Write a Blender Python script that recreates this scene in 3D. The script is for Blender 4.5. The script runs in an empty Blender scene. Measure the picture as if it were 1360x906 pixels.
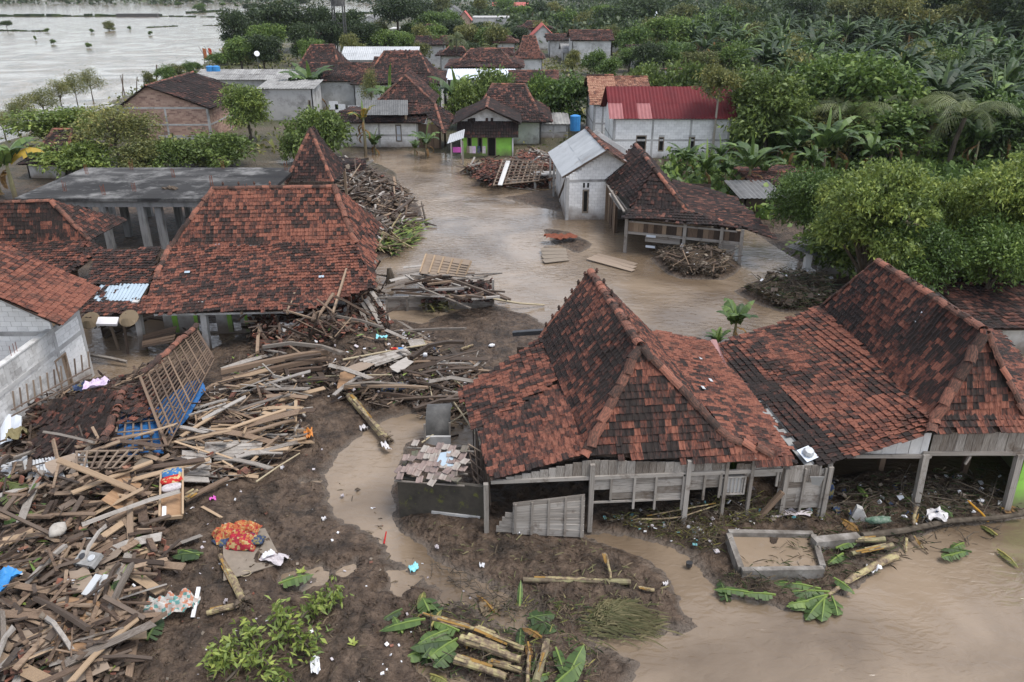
import bpy, math, random
import numpy as np
from mathutils import Vector, Matrix, Euler
rng = random.Random(11)
NR = np.random.default_rng(5)
S = bpy.context.scene
COL = S.collection
PI = math.pi
# ---------------------------------------------------------------- camera, sky, sun, exposure
F_PX, HORIZON, CAM_H = 1060.0, -25.0, 16.0
PITCH = math.atan((453 - HORIZON) / F_PX)
CP, SP = math.cos(PITCH), math.sin(PITCH)
cam_d = bpy.data.cameras.new('camera'); cam = bpy.data.objects.new('camera', cam_d); COL.objects.link(cam)
cam.location = (0, 0, CAM_H); cam.rotation_euler = (PI / 2 - PITCH, 0, 0)
cam_d.sensor_width = 36; cam_d.lens = F_PX / 1360 * 36; cam_d.clip_start = .1; cam_d.clip_end = 9000
S.camera = cam
W = bpy.data.worlds.new('World'); S.world = W; W.use_nodes = True
SUN_EL, SUN_AZ = math.radians(66), math.radians(112)
wn, wl = W.node_tree.nodes, W.node_tree.links
sky = wn.new('ShaderNodeTexSky'); sky.sky_type = 'NISHITA'; sky.sun_disc = False
sky.sun_elevation = SUN_EL; sky.sun_rotation = SUN_AZ; sky.dust_density = 1; sky.air_density = 1
hs = wn.new('ShaderNodeHueSaturation'); hs.inputs['Saturation'].default_value = .4
wl.new(sky.outputs[0], hs.inputs['Color'])
# a broken grey cloud deck: the sky's own brightness broken up by soft noise all round
tc = wn.new('ShaderNodeTexCoord'); nz = wn.new('ShaderNodeTexNoise'); nz.inputs['Scale'].default_value = 3.5; nz.inputs['Detail'].default_value = 5
wl.new(tc.outputs['Generated'], nz.inputs['Vector'])
mr = wn.new('ShaderNodeMapRange'); mr.inputs[1].default_value = .3; mr.inputs[2].default_value = .7; mr.inputs[3].default_value = .75; mr.inputs[4].default_value = 1.2
wl.new(nz.outputs[0], mr.inputs[0])
mx = wn.new('ShaderNodeMix'); mx.data_type = 'RGBA'; mx.blend_type = 'MULTIPLY'; mx.inputs[0].default_value = 1
wl.new(hs.outputs[0], mx.inputs[6]); wl.new(mr.outputs[0], mx.inputs[7])
bg = wn['Background']; bg.inputs['Strength'].default_value = .15
wl.new(mx.outputs[2], bg.inputs['Color'])
sun_d = bpy.data.lights.new('sun', 'SUN'); sun = bpy.data.objects.new('sun', sun_d); COL.objects.link(sun)
sun_d.energy = 1.5; sun_d.angle = math.radians(25); sun_d.color = (1, .96, .9)
_sd = Vector((math.sin(SUN_AZ) * math.cos(SUN_EL), math.cos(SUN_AZ) * math.cos(SUN_EL), math.sin(SUN_EL)))
sun.rotation_euler = (-_sd).to_track_quat('-Z', 'Y').to_euler()
S.view_settings.view_transform = 'Standard'; S.view_settings.look = 'None'
S.view_settings.exposure = 1.06; S.view_settings.gamma = 1
S.cycles.use_denoising = True; S.cycles.max_bounces = 5; S.cycles.diffuse_bounces = 3; S.cycles.glossy_bounces = 2
S.cycles.transmission_bounces = 2; S.cycles.volume_bounces = 0; S.cycles.caustics_reflective = False
S.cycles.use_adaptive_sampling = True

# ---------------------------------------------------------------- survey of the place: photo pixel + height -> point
def at(px, py, z=0.0):
    u, v = (px - 680) / F_PX, (453 - py) / F_PX
    dy, dz = CP + v * SP, -SP + v * CP
    t = (z - CAM_H) / dz
    return Vector((u * t, dy * t, z))
def rise(Y, py):
    v = (453 - py) / F_PX
    return CAM_H + Y * (-SP + v * CP) / (CP + v * SP)
def aty(px, py, Y):
    u, v = (px - 680) / F_PX, (453 - py) / F_PX
    t = Y / (CP + v * SP)
    return Vector((u * t, Y, CAM_H + (-SP + v * CP) * t))
def proj(p):
    z = p[2] - CAM_H
    zc = p[1] * CP - z * SP; yc = p[1] * SP + z * CP
    return 680 + F_PX * p[0] / zc, 453 - F_PX * yc / zc, zc
V3 = Vector

# ---------------------------------------------------------------- materials
MATS = {}
def _n(nt, t, **kw):
    n = nt.nodes.new(t)
    for k, v in kw.items():
        setattr(n, k, v)
    return n
def material(name, cols, scale=3.0, stretch=(1, 1, 1), rough=.85, spec=.3, bump=0.0, bscale=None, vary=.0, noise=.5, detail=5, dirt=None, world=False, trans=None, rvar=0.0, flood=False):
    """cols: ramp colours; the ramp runs on (tint of the piece) * vary + (grain noise) * noise."""
    m = bpy.data.materials.new(name); m.use_nodes = True; nt = m.node_tree; L = nt.links
    b = nt.nodes['Principled BSDF']
    b.inputs['Roughness'].default_value = rough; b.inputs['Specular IOR Level'].default_value = spec
    tcn = _n(nt, 'ShaderNodeTexCoord'); oi = _n(nt, 'ShaderNodeObjectInfo')
    geo = _n(nt, 'ShaderNodeNewGeometry') if world else None
    mp = _n(nt, 'ShaderNodeVectorMath', operation='MULTIPLY'); mp.inputs[1].default_value = stretch
    L.new(geo.outputs['Position'] if world else tcn.outputs['Object'], mp.inputs[0])
    ad = _n(nt, 'ShaderNodeVectorMath', operation='MULTIPLY_ADD'); ad.inputs[1].default_value = (1, 1, 1)
    L.new(mp.outputs[0], ad.inputs[0])
    if not world:
        rv = _n(nt, 'ShaderNodeMath', operation='MULTIPLY'); rv.inputs[1].default_value = 37.0
        L.new(oi.outputs['Random'], rv.inputs[0]); L.new(rv.outputs[0], ad.inputs[2])
    nz = _n(nt, 'ShaderNodeTexNoise'); nz.inputs['Scale'].default_value = scale; nz.inputs['Detail'].default_value = detail; nz.inputs['Roughness'].default_value = .62
    L.new(ad.outputs[0], nz.inputs['Vector'])
    at_ = _n(nt, 'ShaderNodeAttribute', attribute_name='tint')
    sep = _n(nt, 'ShaderNodeSeparateColor'); L.new(oi.outputs['Color'], sep.inputs[0])
    inv = _n(nt, 'ShaderNodeMath', operation='SUBTRACT'); inv.inputs[0].default_value = 1; L.new(sep.outputs[0], inv.inputs[1])
    tint = _n(nt, 'ShaderNodeMath', operation='ADD'); L.new(at_.outputs['Fac'], tint.inputs[0]); L.new(inv.outputs[0], tint.inputs[1])
    a = _n(nt, 'ShaderNodeMath', operation='MULTIPLY'); a.inputs[1].default_value = vary; L.new(tint.outputs[0], a.inputs[0])
    # noise centred: (n-.5)*2*noise*.5
    nn = _n(nt, 'ShaderNodeMapRange', clamp=False); nn.inputs[1].default_value = .28; nn.inputs[2].default_value = .72
    lo = 0.0 if not vary else -noise / 2
    nn.inputs[3].default_value = lo; nn.inputs[4].default_value = lo + (noise if vary else 1.0)
    L.new(nz.outputs[0], nn.inputs[0])
    f = _n(nt, 'ShaderNodeMath', operation='ADD', use_clamp=True); L.new(a.outputs[0], f.inputs[0]); L.new(nn.outputs[0], f.inputs[1])
    rp = _n(nt, 'ShaderNodeValToRGB'); e = rp.color_ramp.elements
    while len(e) < len(cols): e.new(.5)
    for i, c in enumerate(cols):
        e[i].position = i / (len(cols) - 1); e[i].color = (*c, 1)
    L.new(f.outputs[0], rp.inputs[0])
    out = rp.outputs[0]
    if dirt:   # blotches of dirt or moss with a shape of their own: (colour, scale, low, high)
        n2 = _n(nt, 'ShaderNodeTexNoise'); n2.inputs['Scale'].default_value = dirt[1]; n2.inputs['Detail'].default_value = 6; n2.inputs['Roughness'].default_value = .7
        g2 = geo or _n(nt, 'ShaderNodeNewGeometry')
        L.new(g2.outputs['Position'], n2.inputs['Vector'])
        m2 = _n(nt, 'ShaderNodeMapRange'); m2.inputs[1].default_value = dirt[2]; m2.inputs[2].default_value = dirt[3]; L.new(n2.outputs[0], m2.inputs[0])
        mix = _n(nt, 'ShaderNodeMix', data_type='RGBA'); L.new(m2.outputs[0], mix.inputs[0]); L.new(out, mix.inputs[6]); mix.inputs[7].default_value = (*dirt[0], 1)
        out = mix.outputs[2]
    if flood:  # the brown line the flood left on the walls
        g3 = _n(nt, 'ShaderNodeNewGeometry'); s3 = _n(nt, 'ShaderNodeSeparateXYZ'); L.new(g3.outputs['Position'], s3.inputs[0])
        n3 = _n(nt, 'ShaderNodeTexNoise'); n3.inputs['Scale'].default_value = 1.3; n3.inputs['Detail'].default_value = 6; L.new(g3.outputs['Position'], n3.inputs['Vector'])
        a3 = _n(nt, 'ShaderNodeMath', operation='MULTIPLY_ADD'); a3.inputs[1].default_value = -1.3; L.new(n3.outputs[0], a3.inputs[0]); L.new(s3.outputs['Z'], a3.inputs[2])
        m3 = _n(nt, 'ShaderNodeMapRange'); m3.inputs[1].default_value = -.5; m3.inputs[2].default_value = .35; m3.inputs[3].default_value = .85; m3.inputs[4].default_value = 0; L.new(a3.outputs[0], m3.inputs[0])
        x3 = _n(nt, 'ShaderNodeMix', data_type='RGBA'); L.new(m3.outputs[0], x3.inputs[0]); L.new(out, x3.inputs[6]); x3.inputs[7].default_value = (.17, .13, .1, 1); out = x3.outputs[2]
    L.new(out, b.inputs['Base Color'])
    if rvar:
        r2 = _n(nt, 'ShaderNodeMapRange'); r2.inputs[3].default_value = rough - rvar; r2.inputs[4].default_value = rough + rvar * .3; L.new(nz.outputs[0], r2.inputs[0]); L.new(r2.outputs[0], b.inputs['Roughness'])
    if bump:
        bp = _n(nt, 'ShaderNodeBump'); bp.inputs['Strength'].default_value = 1; bp.inputs['Distance'].default_value = bump
        if bscale:
            nb = _n(nt, 'ShaderNodeTexNoise'); nb.inputs['Scale'].default_value = bscale; nb.inputs['Detail'].default_value = 6; L.new(ad.outputs[0], nb.inputs['Vector']); L.new(nb.outputs[0], bp.inputs['Height'])
        else:
            L.new(nz.outputs[0], bp.inputs['Height'])
        L.new(bp.outputs[0], b.inputs['Normal'])
    if trans:
        b.inputs['Transmission Weight'].default_value = trans
    MATS[name] = m
    return m
def M(name): return MATS[name]

TERRA = [(0.201, 0.0776, 0.0502), (0.1498, 0.053, 0.0342), (0.107, 0.0387, 0.0266), (0.0684, 0.0285, 0.0213), (0.0394, 0.0206, 0.0167), (0.0239, 0.0158, 0.0137), (0.0163, 0.0119, 0.0106)]
material('tile', TERRA, scale=12, stretch=(1.6, .5, 1), rough=.85, vary=1.0, noise=.75, bump=.012, bscale=18, dirt=((.024, .019, .016), 1.7, .5, .72))
DARKT = [(0.1482, 0.064, 0.0451), (0.0897, 0.0384, 0.0295), (0.0585, 0.0272, 0.0221), (0.0351, 0.02, 0.0172), (0.0234, 0.0152, 0.0139), (0.0156, 0.012, 0.0115)]
material('old_tile', DARKT, scale=5, rough=.9, vary=1.0, noise=.6, bump=.01, bscale=14, dirt=((.022, .018, .015), .9, .5, .75))
material('tan_tile', [(.3, .165, .11), (.24, .115, .075), (.18, .08, .055), (.09, .045, .034)], scale=5, rough=.9, vary=1, noise=.4)
material('ridge_tile', [(.25, .1, .066), (.15, .068, .048), (.075, .04, .03), (.035, .024, .02)], scale=4, rough=.9, vary=1, noise=.9, bump=.01, bscale=12)
material('roof_shade_sheet', [(.03, .02, .015), (.06, .04, .03)], scale=3, rough=.95)  # near-black tone standing in for the dark interior under the tiles
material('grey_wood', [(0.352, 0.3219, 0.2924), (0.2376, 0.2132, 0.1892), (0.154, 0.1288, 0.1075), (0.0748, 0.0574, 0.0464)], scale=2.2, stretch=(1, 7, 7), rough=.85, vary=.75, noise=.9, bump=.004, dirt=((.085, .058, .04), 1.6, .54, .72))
material('brown_wood', [(0.264, 0.1911, 0.133), (0.192, 0.1326, 0.0912), (0.124, 0.0842, 0.0593), (0.072, 0.0484, 0.0357), (0.04, 0.0281, 0.0213)], scale=2.2, stretch=(1, 7, 7), rough=.85, vary=1.0, noise=.55, bump=.004)
material('pale_wood', [(0.37, 0.2664, 0.175), (0.296, 0.2088, 0.133), (0.1998, 0.1368, 0.091)], scale=2.0, stretch=(1, 7, 7), rough=.8, vary=.8, noise=.6, bump=.003)
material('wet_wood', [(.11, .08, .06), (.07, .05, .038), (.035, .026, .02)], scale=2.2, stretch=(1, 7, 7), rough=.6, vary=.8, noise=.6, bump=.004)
material('bamboo', [(.36, .3, .2), (.24, .19, .12), (.13, .1, .07)], scale=2, stretch=(1, 5, 5), rough=.6, vary=.8, noise=.6)
material('lath', [(.25, .19, .14), (.15, .11, .085), (.08, .06, .048)], scale=2, stretch=(1, 6, 6), rough=.85, vary=.8, noise=.6)
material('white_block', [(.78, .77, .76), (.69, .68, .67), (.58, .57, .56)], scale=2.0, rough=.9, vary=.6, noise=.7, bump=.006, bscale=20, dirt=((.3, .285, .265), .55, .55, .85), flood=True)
material('grey_concrete', [(.42, .41, .4), (.3, .29, .28), (.19, .18, .175)], scale=1.2, rough=.9, vary=.6, noise=.9, bump=.008, bscale=14, dirt=((.1, .095, .09), .5, .5, .75))
material('mortar', [(.46, .45, .44), (.36, .35, .34)], scale=4, rough=.95)
material('old_slab', [(.022, .021, .022), (.03, .029, .029), (.042, .041, .041), (.075, .073, .072), (.2, .195, .19)], scale=.3, stretch=(.45, 1.7, 1), rough=.97, spec=.1, dirt=((.19, .185, .18), .42, .5, .66), detail=8, bump=.01, bscale=6, rvar=.3)
material('mossy_wall', [(.03, .028, .024), (.06, .052, .042), (.035, .03, .026)], scale=1.5, rough=.8, bump=.01, bscale=12, dirt=((.12, .13, .02), 2.2, .56, .68))
material('red_brick', [(0.429, 0.2945, 0.231), (0.325, 0.2093, 0.165), (0.221, 0.1395, 0.1155)], scale=3, rough=.92, vary=1, noise=.5, bump=.006, bscale=20)
material('plaster', [(.62, .61, .6), (.52, .51, .5), (.4, .39, .38)], scale=.8, rough=.9, noise=1, bump=.004, bscale=10, dirt=((.17, .155, .135), .7, .5, .75), flood=True)
material('green_paint', [(.36, .72, .11), (.3, .62, .1), (.24, .48, .08)], scale=.8, rough=.7, noise=.9, dirt=((.13, .11, .08), .9, .62, .8), flood=True)
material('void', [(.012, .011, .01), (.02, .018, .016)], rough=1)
material('dark_door', [(.06, .028, .02), (.1, .05, .035)], scale=3, stretch=(1, 1, .3), rough=.6)
material('zinc', [(.44, .45, .46), (.36, .37, .38), (.26, .26, .27)], scale=.8, rough=.5, spec=.5, noise=.8, vary=.5, dirt=((.2, .17, .14), .6, .58, .8))
material('blue_zinc', [(.36, .44, .5), (.3, .37, .43)], scale=2, rough=.5, spec=.5)
material('asbestos', [(.30, .295, .285), (.22, .215, .21), (.14, .135, .13)], scale=.9, rough=.9, noise=.9, vary=.6, dirt=((.07, .065, .06), .8, .52, .75))
material('dark_asbestos', [(.14, .14, .14), (.1, .1, .1), (.06, .06, .06)], scale=1.5, rough=.9, noise=.9, vary=.4)
material('faded_pink', [(.34, .19, .18), (.28, .15, .14)], scale=3, rough=.7)
material('red_metal', [(.13, .018, .021), (.1, .015, .018), (.075, .013, .016)], scale=.7, rough=.65, spec=.2, noise=.6, vary=.5)
material('faded_red_metal', [(.30, .12, .12), (.24, .085, .085)], scale=1.4, stretch=(4, 1, 1), rough=.6)
material('pink_roof', [(.42, .12, .1), (.34, .09, .08)], scale=1, rough=.7)
material('white_metal', [(.62, .66, .72), (.52, .56, .62)], scale=.8, rough=.4, spec=.5)
material('blue_plastic', [(.03, .17, .42), (.05, .25, .55)], scale=3, rough=.5)
material('tarp_blue', [(.015, .07, .2), (.02, .11, .29), (.012, .045, .12)], scale=4, rough=.55, bump=.03)
material('mud', [(0.0269, 0.0176, 0.0116), (0.0595, 0.0396, 0.0272), (0.1037, 0.0713, 0.0496), (0.1488, 0.1056, 0.076)], scale=2.6, rough=.75, detail=10, bump=.3, bscale=5.5, world=True, rvar=.4, dirt=((.03, .022, .016), .8, .5, .66))
material('wet_silt', [(.085, .07, .06), (.13, .11, .095), (.17, .145, .125)], scale=.8, rough=.55, detail=8, bump=.03, bscale=6, world=True, rvar=.3)
material('heap_dirt', [(.04, .03, .022), (.09, .068, .05), (.14, .105, .08)], scale=3, rough=.95, detail=8, bump=.06, bscale=7, world=True)
material('bark', [(0.1275, 0.105, 0.0825), (0.075, 0.06, 0.045), (0.0413, 0.0315, 0.0248)], scale=4, stretch=(1, 1, .3), rough=.95, bump=.02)
material('pale_bark', [(.36, .33, .28), (.24, .22, .18)], scale=3, stretch=(1, 1, .3), rough=.9)
material('banana_stem', [(.27, .25, .13), (.2, .18, .095), (.13, .1, .065), (.075, .053, .038)], scale=2.5, stretch=(1, 1, .25), rough=.6, noise=1.0, bump=.01)
material('banana_sheath', [(.42, .37, .19), (.33, .28, .14), (.22, .165, .1), (.12, .085, .06), (.07, .05, .038)], scale=3.2, stretch=(1.6, 1.6, 1.6), rough=.55, noise=1.0, bump=.012)
material('cushion_white', [(.62, .6, .6), (.5, .48, .5)], scale=6, rough=.8)
material('plastic_white', [(.72, .72, .74), (.6, .6, .62)], scale=6, rough=.5)
material('sack', [(.4, .37, .33), (.3, .27, .24)], scale=9, rough=.9)
material('plywood', [(0.336, 0.2106, 0.1216), (0.272, 0.1638, 0.0912), (0.208, 0.1248, 0.0722)], scale=1.5, stretch=(1, 6, 1), rough=.7, noise=.9)
material('green_sack', [(.01, .25, .09), (.02, .33, .12)], scale=8, rough=.6, bump=.02)
material('lilac_cloth', [(.42, .27, .5), (.6, .5, .62), (.3, .18, .35)], scale=7, rough=.9, bump=.03)
material('pink_plastic', [(.65, .14, .5), (.55, .1, .4)], scale=6, rough=.5)
material('aqua_plastic', [(.28, .62, .66), (.2, .5, .55)], scale=6, rough=.5)
material('orange_plastic', [(.6, .25, .05), (.45, .15, .04)], scale=6, rough=.5, bump=.03)
material('grey_cloth', [(.35, .31, .33), (.5, .46, .47), (.28, .24, .27)], scale=9, rough=.95, bump=.03)
material('mat_board', [(.23, .19, .15), (.17, .14, .11)], scale=6, rough=.9, bump=.01)
material('black_metal', [(.02, .02, .022), (.045, .045, .048)], scale=4, rough=.5, spec=.5)
material('dull_green', [(.05, .1, .065), (.09, .14, .1), (.25, .26, .23)], scale=7, rough=.9)
material('stained_concrete', [(.24, .235, .23), (.13, .127, .123), (.05, .048, .047)], scale=1.5, stretch=(2, 2, .4), rough=.92, noise=1.0, vary=.4, detail=7)
material('tan_board', [(0.264, 0.204, 0.156), (0.2, 0.152, 0.112), (0.136, 0.104, 0.08)], scale=2, stretch=(1, 6, 6), rough=.85, vary=.6, noise=.7)
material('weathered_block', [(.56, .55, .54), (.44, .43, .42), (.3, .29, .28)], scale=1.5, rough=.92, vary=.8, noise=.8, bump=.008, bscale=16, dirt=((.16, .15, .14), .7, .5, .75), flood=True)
material('tank_black', [(.035, .034, .034), (.07, .068, .066), (.13, .125, .12)], scale=1.5, rough=.7, noise=.9)
material('soap_white', [(.55, .54, .52), (.4, .39, .38)], scale=3, rough=.6)
material('dry_grass', [(.2, .17, .09), (.13, .12, .06), (.08, .085, .035)], scale=4, rough=.9, vary=.9, noise=.4)
material('straw', [(.17, .13, .085), (.1, .076, .05), (.05, .038, .028)], scale=4, rough=.95, vary=.9, noise=.4)
material('glossy_fruit', [(.3, .27, .05), (.25, .2, .05)], rough=.5)
material('rust', [(.2, .06, .03), (.12, .04, .025)], scale=4, rough=.85)
def printmat(name, cols, scale=14, rough=.95):
    """printed cloth: patches of flat colour"""
    m = bpy.data.materials.new(name); m.use_nodes = True; nt = m.node_tree; L = nt.links; b = nt.nodes['Principled BSDF']; b.inputs['Roughness'].default_value = rough; b.inputs['Specular IOR Level'].default_value = .1
    g = nt.nodes.new('ShaderNodeTexCoord'); v = nt.nodes.new('ShaderNodeTexVoronoi'); v.distance = 'CHEBYCHEV'; v.inputs['Scale'].default_value = scale; v.inputs['Randomness'].default_value = .6; L.new(g.outputs['Object'], v.inputs['Vector'])
    sp = nt.nodes.new('ShaderNodeSeparateColor'); L.new(v.outputs['Color'], sp.inputs[0]); rp = nt.nodes.new('ShaderNodeValToRGB'); rp.color_ramp.interpolation = 'CONSTANT'; e = rp.color_ramp.elements
    while len(e) < len(cols): e.new(.5)
    for i, c in enumerate(cols): e[i].position = i / len(cols); e[i].color = (*c, 1)
    L.new(sp.outputs[0], rp.inputs[0]); n = nt.nodes.new('ShaderNodeTexNoise'); n.inputs['Scale'].default_value = 5; L.new(g.outputs['Object'], n.inputs['Vector']); mr = nt.nodes.new('ShaderNodeMapRange'); mr.inputs[3].default_value = .55; mr.inputs[4].default_value = 1.1; L.new(n.outputs[0], mr.inputs[0])
    mx = nt.nodes.new('ShaderNodeMix'); mx.data_type = 'RGBA'; mx.blend_type = 'MULTIPLY'; mx.inputs[0].default_value = 1; L.new(rp.outputs[0], mx.inputs[6]); L.new(mr.outputs[0], mx.inputs[7]); L.new(mx.outputs[2], b.inputs['Base Color'])
    bp = nt.nodes.new('ShaderNodeBump'); bp.inputs['Distance'].default_value = .04; L.new(n.outputs[0], bp.inputs['Height']); L.new(bp.outputs[0], b.inputs['Normal']); MATS[name] = m
printmat('patched_quilt', [(.36, .03, .045), (.4, .17, .06), (.3, .03, .05), (.42, .3, .14), (.34, .05, .05)], 13)
printmat('orange_quilt', [(.42, .16, .06), (.36, .05, .045), (.45, .28, .12), (.4, .11, .05)], 20)
printmat('navy_cloth', [(.045, .065, .13), (.07, .095, .16), (.04, .06, .12), (.2, .17, .08)], 16)
printmat('mixed_cloth', [(.5, .48, .45), (.5, .22, .14), (.52, .5, .47), (.14, .3, .28), (.48, .4, .36)], 11)
printmat('red_cloth', [(.5, .04, .035), (.45, .03, .03), (.5, .05, .04), (.55, .4, .2)], 12)
printmat('blue_cloth', [(.05, .14, .32), (.07, .19, .38), (.05, .15, .34), (.4, .38, .25)], 14)
def leafmat(name, cols, rough=.5, trans=.25):
    m = material(name, cols, scale=1.1, rough=rough, spec=.35, vary=1.0, noise=.35, detail=2)
    nt = m.node_tree; b = nt.nodes['Principled BSDF']; o = nt.nodes['Material Output']
    tr = nt.nodes.new('ShaderNodeBsdfTranslucent'); mixs = nt.nodes.new('ShaderNodeMixShader'); mixs.inputs[0].default_value = trans
    nt.links.new(b.inputs['Base Color'].links[0].from_socket, tr.inputs['Color'])
    nt.links.new(b.outputs[0], mixs.inputs[1]); nt.links.new(tr.outputs[0], mixs.inputs[2]); nt.links.new(mixs.outputs[0], o.inputs['Surface'])
    return m
leafmat('leaf_bright', [(0.324, 0.3705, 0.085), (0.189, 0.2451, 0.058), (0.108, 0.1539, 0.04), (0.0594, 0.0889, 0.025)])
leafmat('leaf_mid', [(0.2372, 0.3049, 0.0673), (0.1344, 0.2006, 0.044), (0.0791, 0.1317, 0.0331), (0.0474, 0.0803, 0.0245)])
leafmat('leaf_dark', [(0.0839, 0.1152, 0.0363), (0.0539, 0.0806, 0.028), (0.0359, 0.0553, 0.0217), (0.024, 0.0369, 0.0166)])
leafmat('leaf_olive', [(0.3328, 0.288, 0.0936), (0.208, 0.208, 0.0648), (0.1248, 0.1408, 0.0475), (0.0749, 0.0896, 0.0346)])
leafmat('leaf_banana', [(0.2044, 0.2816, 0.0702), (0.1095, 0.1704, 0.0468), (0.0613, 0.1037, 0.0328), (0.038, 0.0667, 0.0234)], rough=.5)
leafmat('leaf_banana_cool', [(0.1123, 0.1599, 0.0544), (0.0588, 0.095, 0.0336), (0.0346, 0.0601, 0.024), (0.019, 0.0349, 0.016)], rough=.55)
leafmat('leaf_dead', [(0.3432, 0.2, 0.054), (0.2288, 0.13, 0.0495), (0.1248, 0.075, 0.036)], rough=.8)
leafmat('leaf_palm', [(0.1659, 0.1885, 0.0653), (0.1056, 0.1305, 0.047), (0.0679, 0.087, 0.0339)], rough=.45)
leafmat('leaf_yellow', [(0.52, 0.26, 0.027), (0.4368, 0.3, 0.045), (0.208, 0.16, 0.045)], rough=.6)
# ---------------------------------------------------------------- mesh and object helpers
class MB:
    def __init__(s): s.v = []; s.f = []; s.t = []
    def add(s, vs, fs, t=0.0):
        o = len(s.v); s.v.extend([tuple(v) for v in vs]); s.f.extend([tuple(i + o for i in f) for f in fs]); s.t.extend([t] * len(fs))
    def quad(s, a, b, c, d, t=0.0): s.add([a, b, c, d], [(0, 1, 2, 3)], t)
    def box(s, c, size, rot=None, t=0.0):
        x, y, z = (q / 2 for q in size)
        vs = [V3((sx * x, sy * y, sz * z)) for sz in (-1, 1) for sy in (-1, 1) for sx in (-1, 1)]
        if rot is not None: vs = [rot @ v for v in vs]
        s.add([v + V3(c) for v in vs], [(0, 2, 3, 1), (4, 5, 7, 6), (0, 1, 5, 4), (2, 6, 7, 3), (0, 4, 6, 2), (1, 3, 7, 5)], t)
    def beam(s, p0, p1, w, h, t=0.0, up=(0, 0, 1)):
        m, L = beam_matrix(p0, p1, up)
        s.box(m.translation, (L, w, h), m.to_3x3(), t)
    def tube(s, pts, rad, n=8, t=0.0, cap=True):
        pts = [V3(p) for p in pts]; rings = []
        for i, p in enumerate(pts):
            d = (pts[min(i + 1, len(pts) - 1)] - pts[max(i - 1, 0)])
            if d.length < 1e-6: d = V3((0, 0, 1))
            d.normalize(); a = d.orthogonal().normalized() if i == 0 else (rings_a - d * rings_a.dot(d)).normalized()
            rings_a = a; b = d.cross(a)
            r = rad[i] if hasattr(rad, '__len__') else rad
            rings.append([p + (a * math.cos(k * 2 * PI / n) + b * math.sin(k * 2 * PI / n)) * r for k in range(n)])
        vs = [v for r_ in rings for v in r_]; fs = []
        for i in range(len(pts) - 1):
            for k in range(n):
                k2 = (k + 1) % n
                fs.append((i * n + k, i * n + k2, (i + 1) * n + k2, (i + 1) * n + k))
        if cap: fs.append(tuple(range(n - 1, -1, -1))); fs.append(tuple((len(pts) - 1) * n + k for k in range(n)))
        s.add(vs, fs, t)
    def prism(s, poly, off, t=0.0):
        """poly: 3D polygon, off: extrusion vector"""
        n = len(poly); off = V3(off); a = [V3(p) for p in poly]; b = [p + off for p in a]
        s.add(a + b, [tuple(range(n - 1, -1, -1)), tuple(range(n, 2 * n))] + [(i, (i + 1) % n, n + (i + 1) % n, n + i) for i in range(n)], t)
    def mesh(s, name, mat, smooth=False, off=(0, 0, 0)):
        me = bpy.data.meshes.new(name)
        if any(off): vs = [(v[0] - off[0], v[1] - off[1], v[2] - off[2]) for v in s.v]
        else: vs = s.v
        me.from_pydata(vs, [], s.f)
        fin_mesh(me, mat, np.array(s.t, dtype=np.float32), smooth)
        return me
    def build(s, name, mat, parent=None, smooth=False, stuff=False):
        off = wloc(parent)
        o = bpy.data.objects.new(name, s.mesh(name, mat, smooth, off)); COL.objects.link(o)
        if parent is not None: o.parent = parent
        if stuff: o['kind'] = 'stuff'
        return o
_WL = {}
def wloc(o):
    p = V3((0, 0, 0))
    while o is not None: p = p + o.location; o = o.parent
    return p
def fin_mesh(me, mat, tint, smooth):
    if mat is not None: me.materials.append(M(mat) if isinstance(mat, str) else mat)
    if tint is not None and len(tint) and float(np.abs(tint).max()) > 0:
        a = me.attributes.new('tint', 'FLOAT', 'FACE'); a.data.foreach_set('value', tint)
    if smooth: me.polygons.foreach_set('use_smooth', np.ones(len(me.polygons), dtype=bool))
    me.update()
def np_mesh(name, V, Q, mat, tint=None, smooth=False):
    """fast quad mesh from arrays"""
    me = bpy.data.meshes.new(name); n, k = Q.shape
    me.vertices.add(len(V)); me.vertices.foreach_set('co', V.astype(np.float32).ravel())
    me.loops.add(n * k); me.loops.foreach_set('vertex_index', Q.astype(np.int32).ravel())
    me.polygons.add(n); me.polygons.foreach_set('loop_start', np.arange(0, n * k, k, dtype=np.int32)); me.polygons.foreach_set('loop_total', np.full(n, k, dtype=np.int32))
    me.update(calc_edges=True)
    fin_mesh(me, mat, None if tint is None else tint.astype(np.float32), smooth)
    return me
def beam_matrix(p0, p1, up=(0, 0, 1)):
    p0, p1 = V3(p0), V3(p1); d = p1 - p0; L = d.length; x = d / max(L, 1e-6); u = V3(up)
    if abs(x.dot(u)) > .98: u = V3((0, 1, 0)) if abs(x.y) < .9 else V3((1, 0, 0))
    y = u.cross(x).normalized(); z = x.cross(y)
    m = Matrix((x, y, z)).transposed().to_4x4(); m.translation = (p0 + p1) / 2
    return m, L
_UB = {}
def unit_box(mat):
    if mat not in _UB:
        b = MB(); b.box((0, 0, 0), (1, 1, 1)); _UB[mat] = b.mesh('box_' + mat, mat)
    return _UB[mat]
_UP = {}
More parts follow.
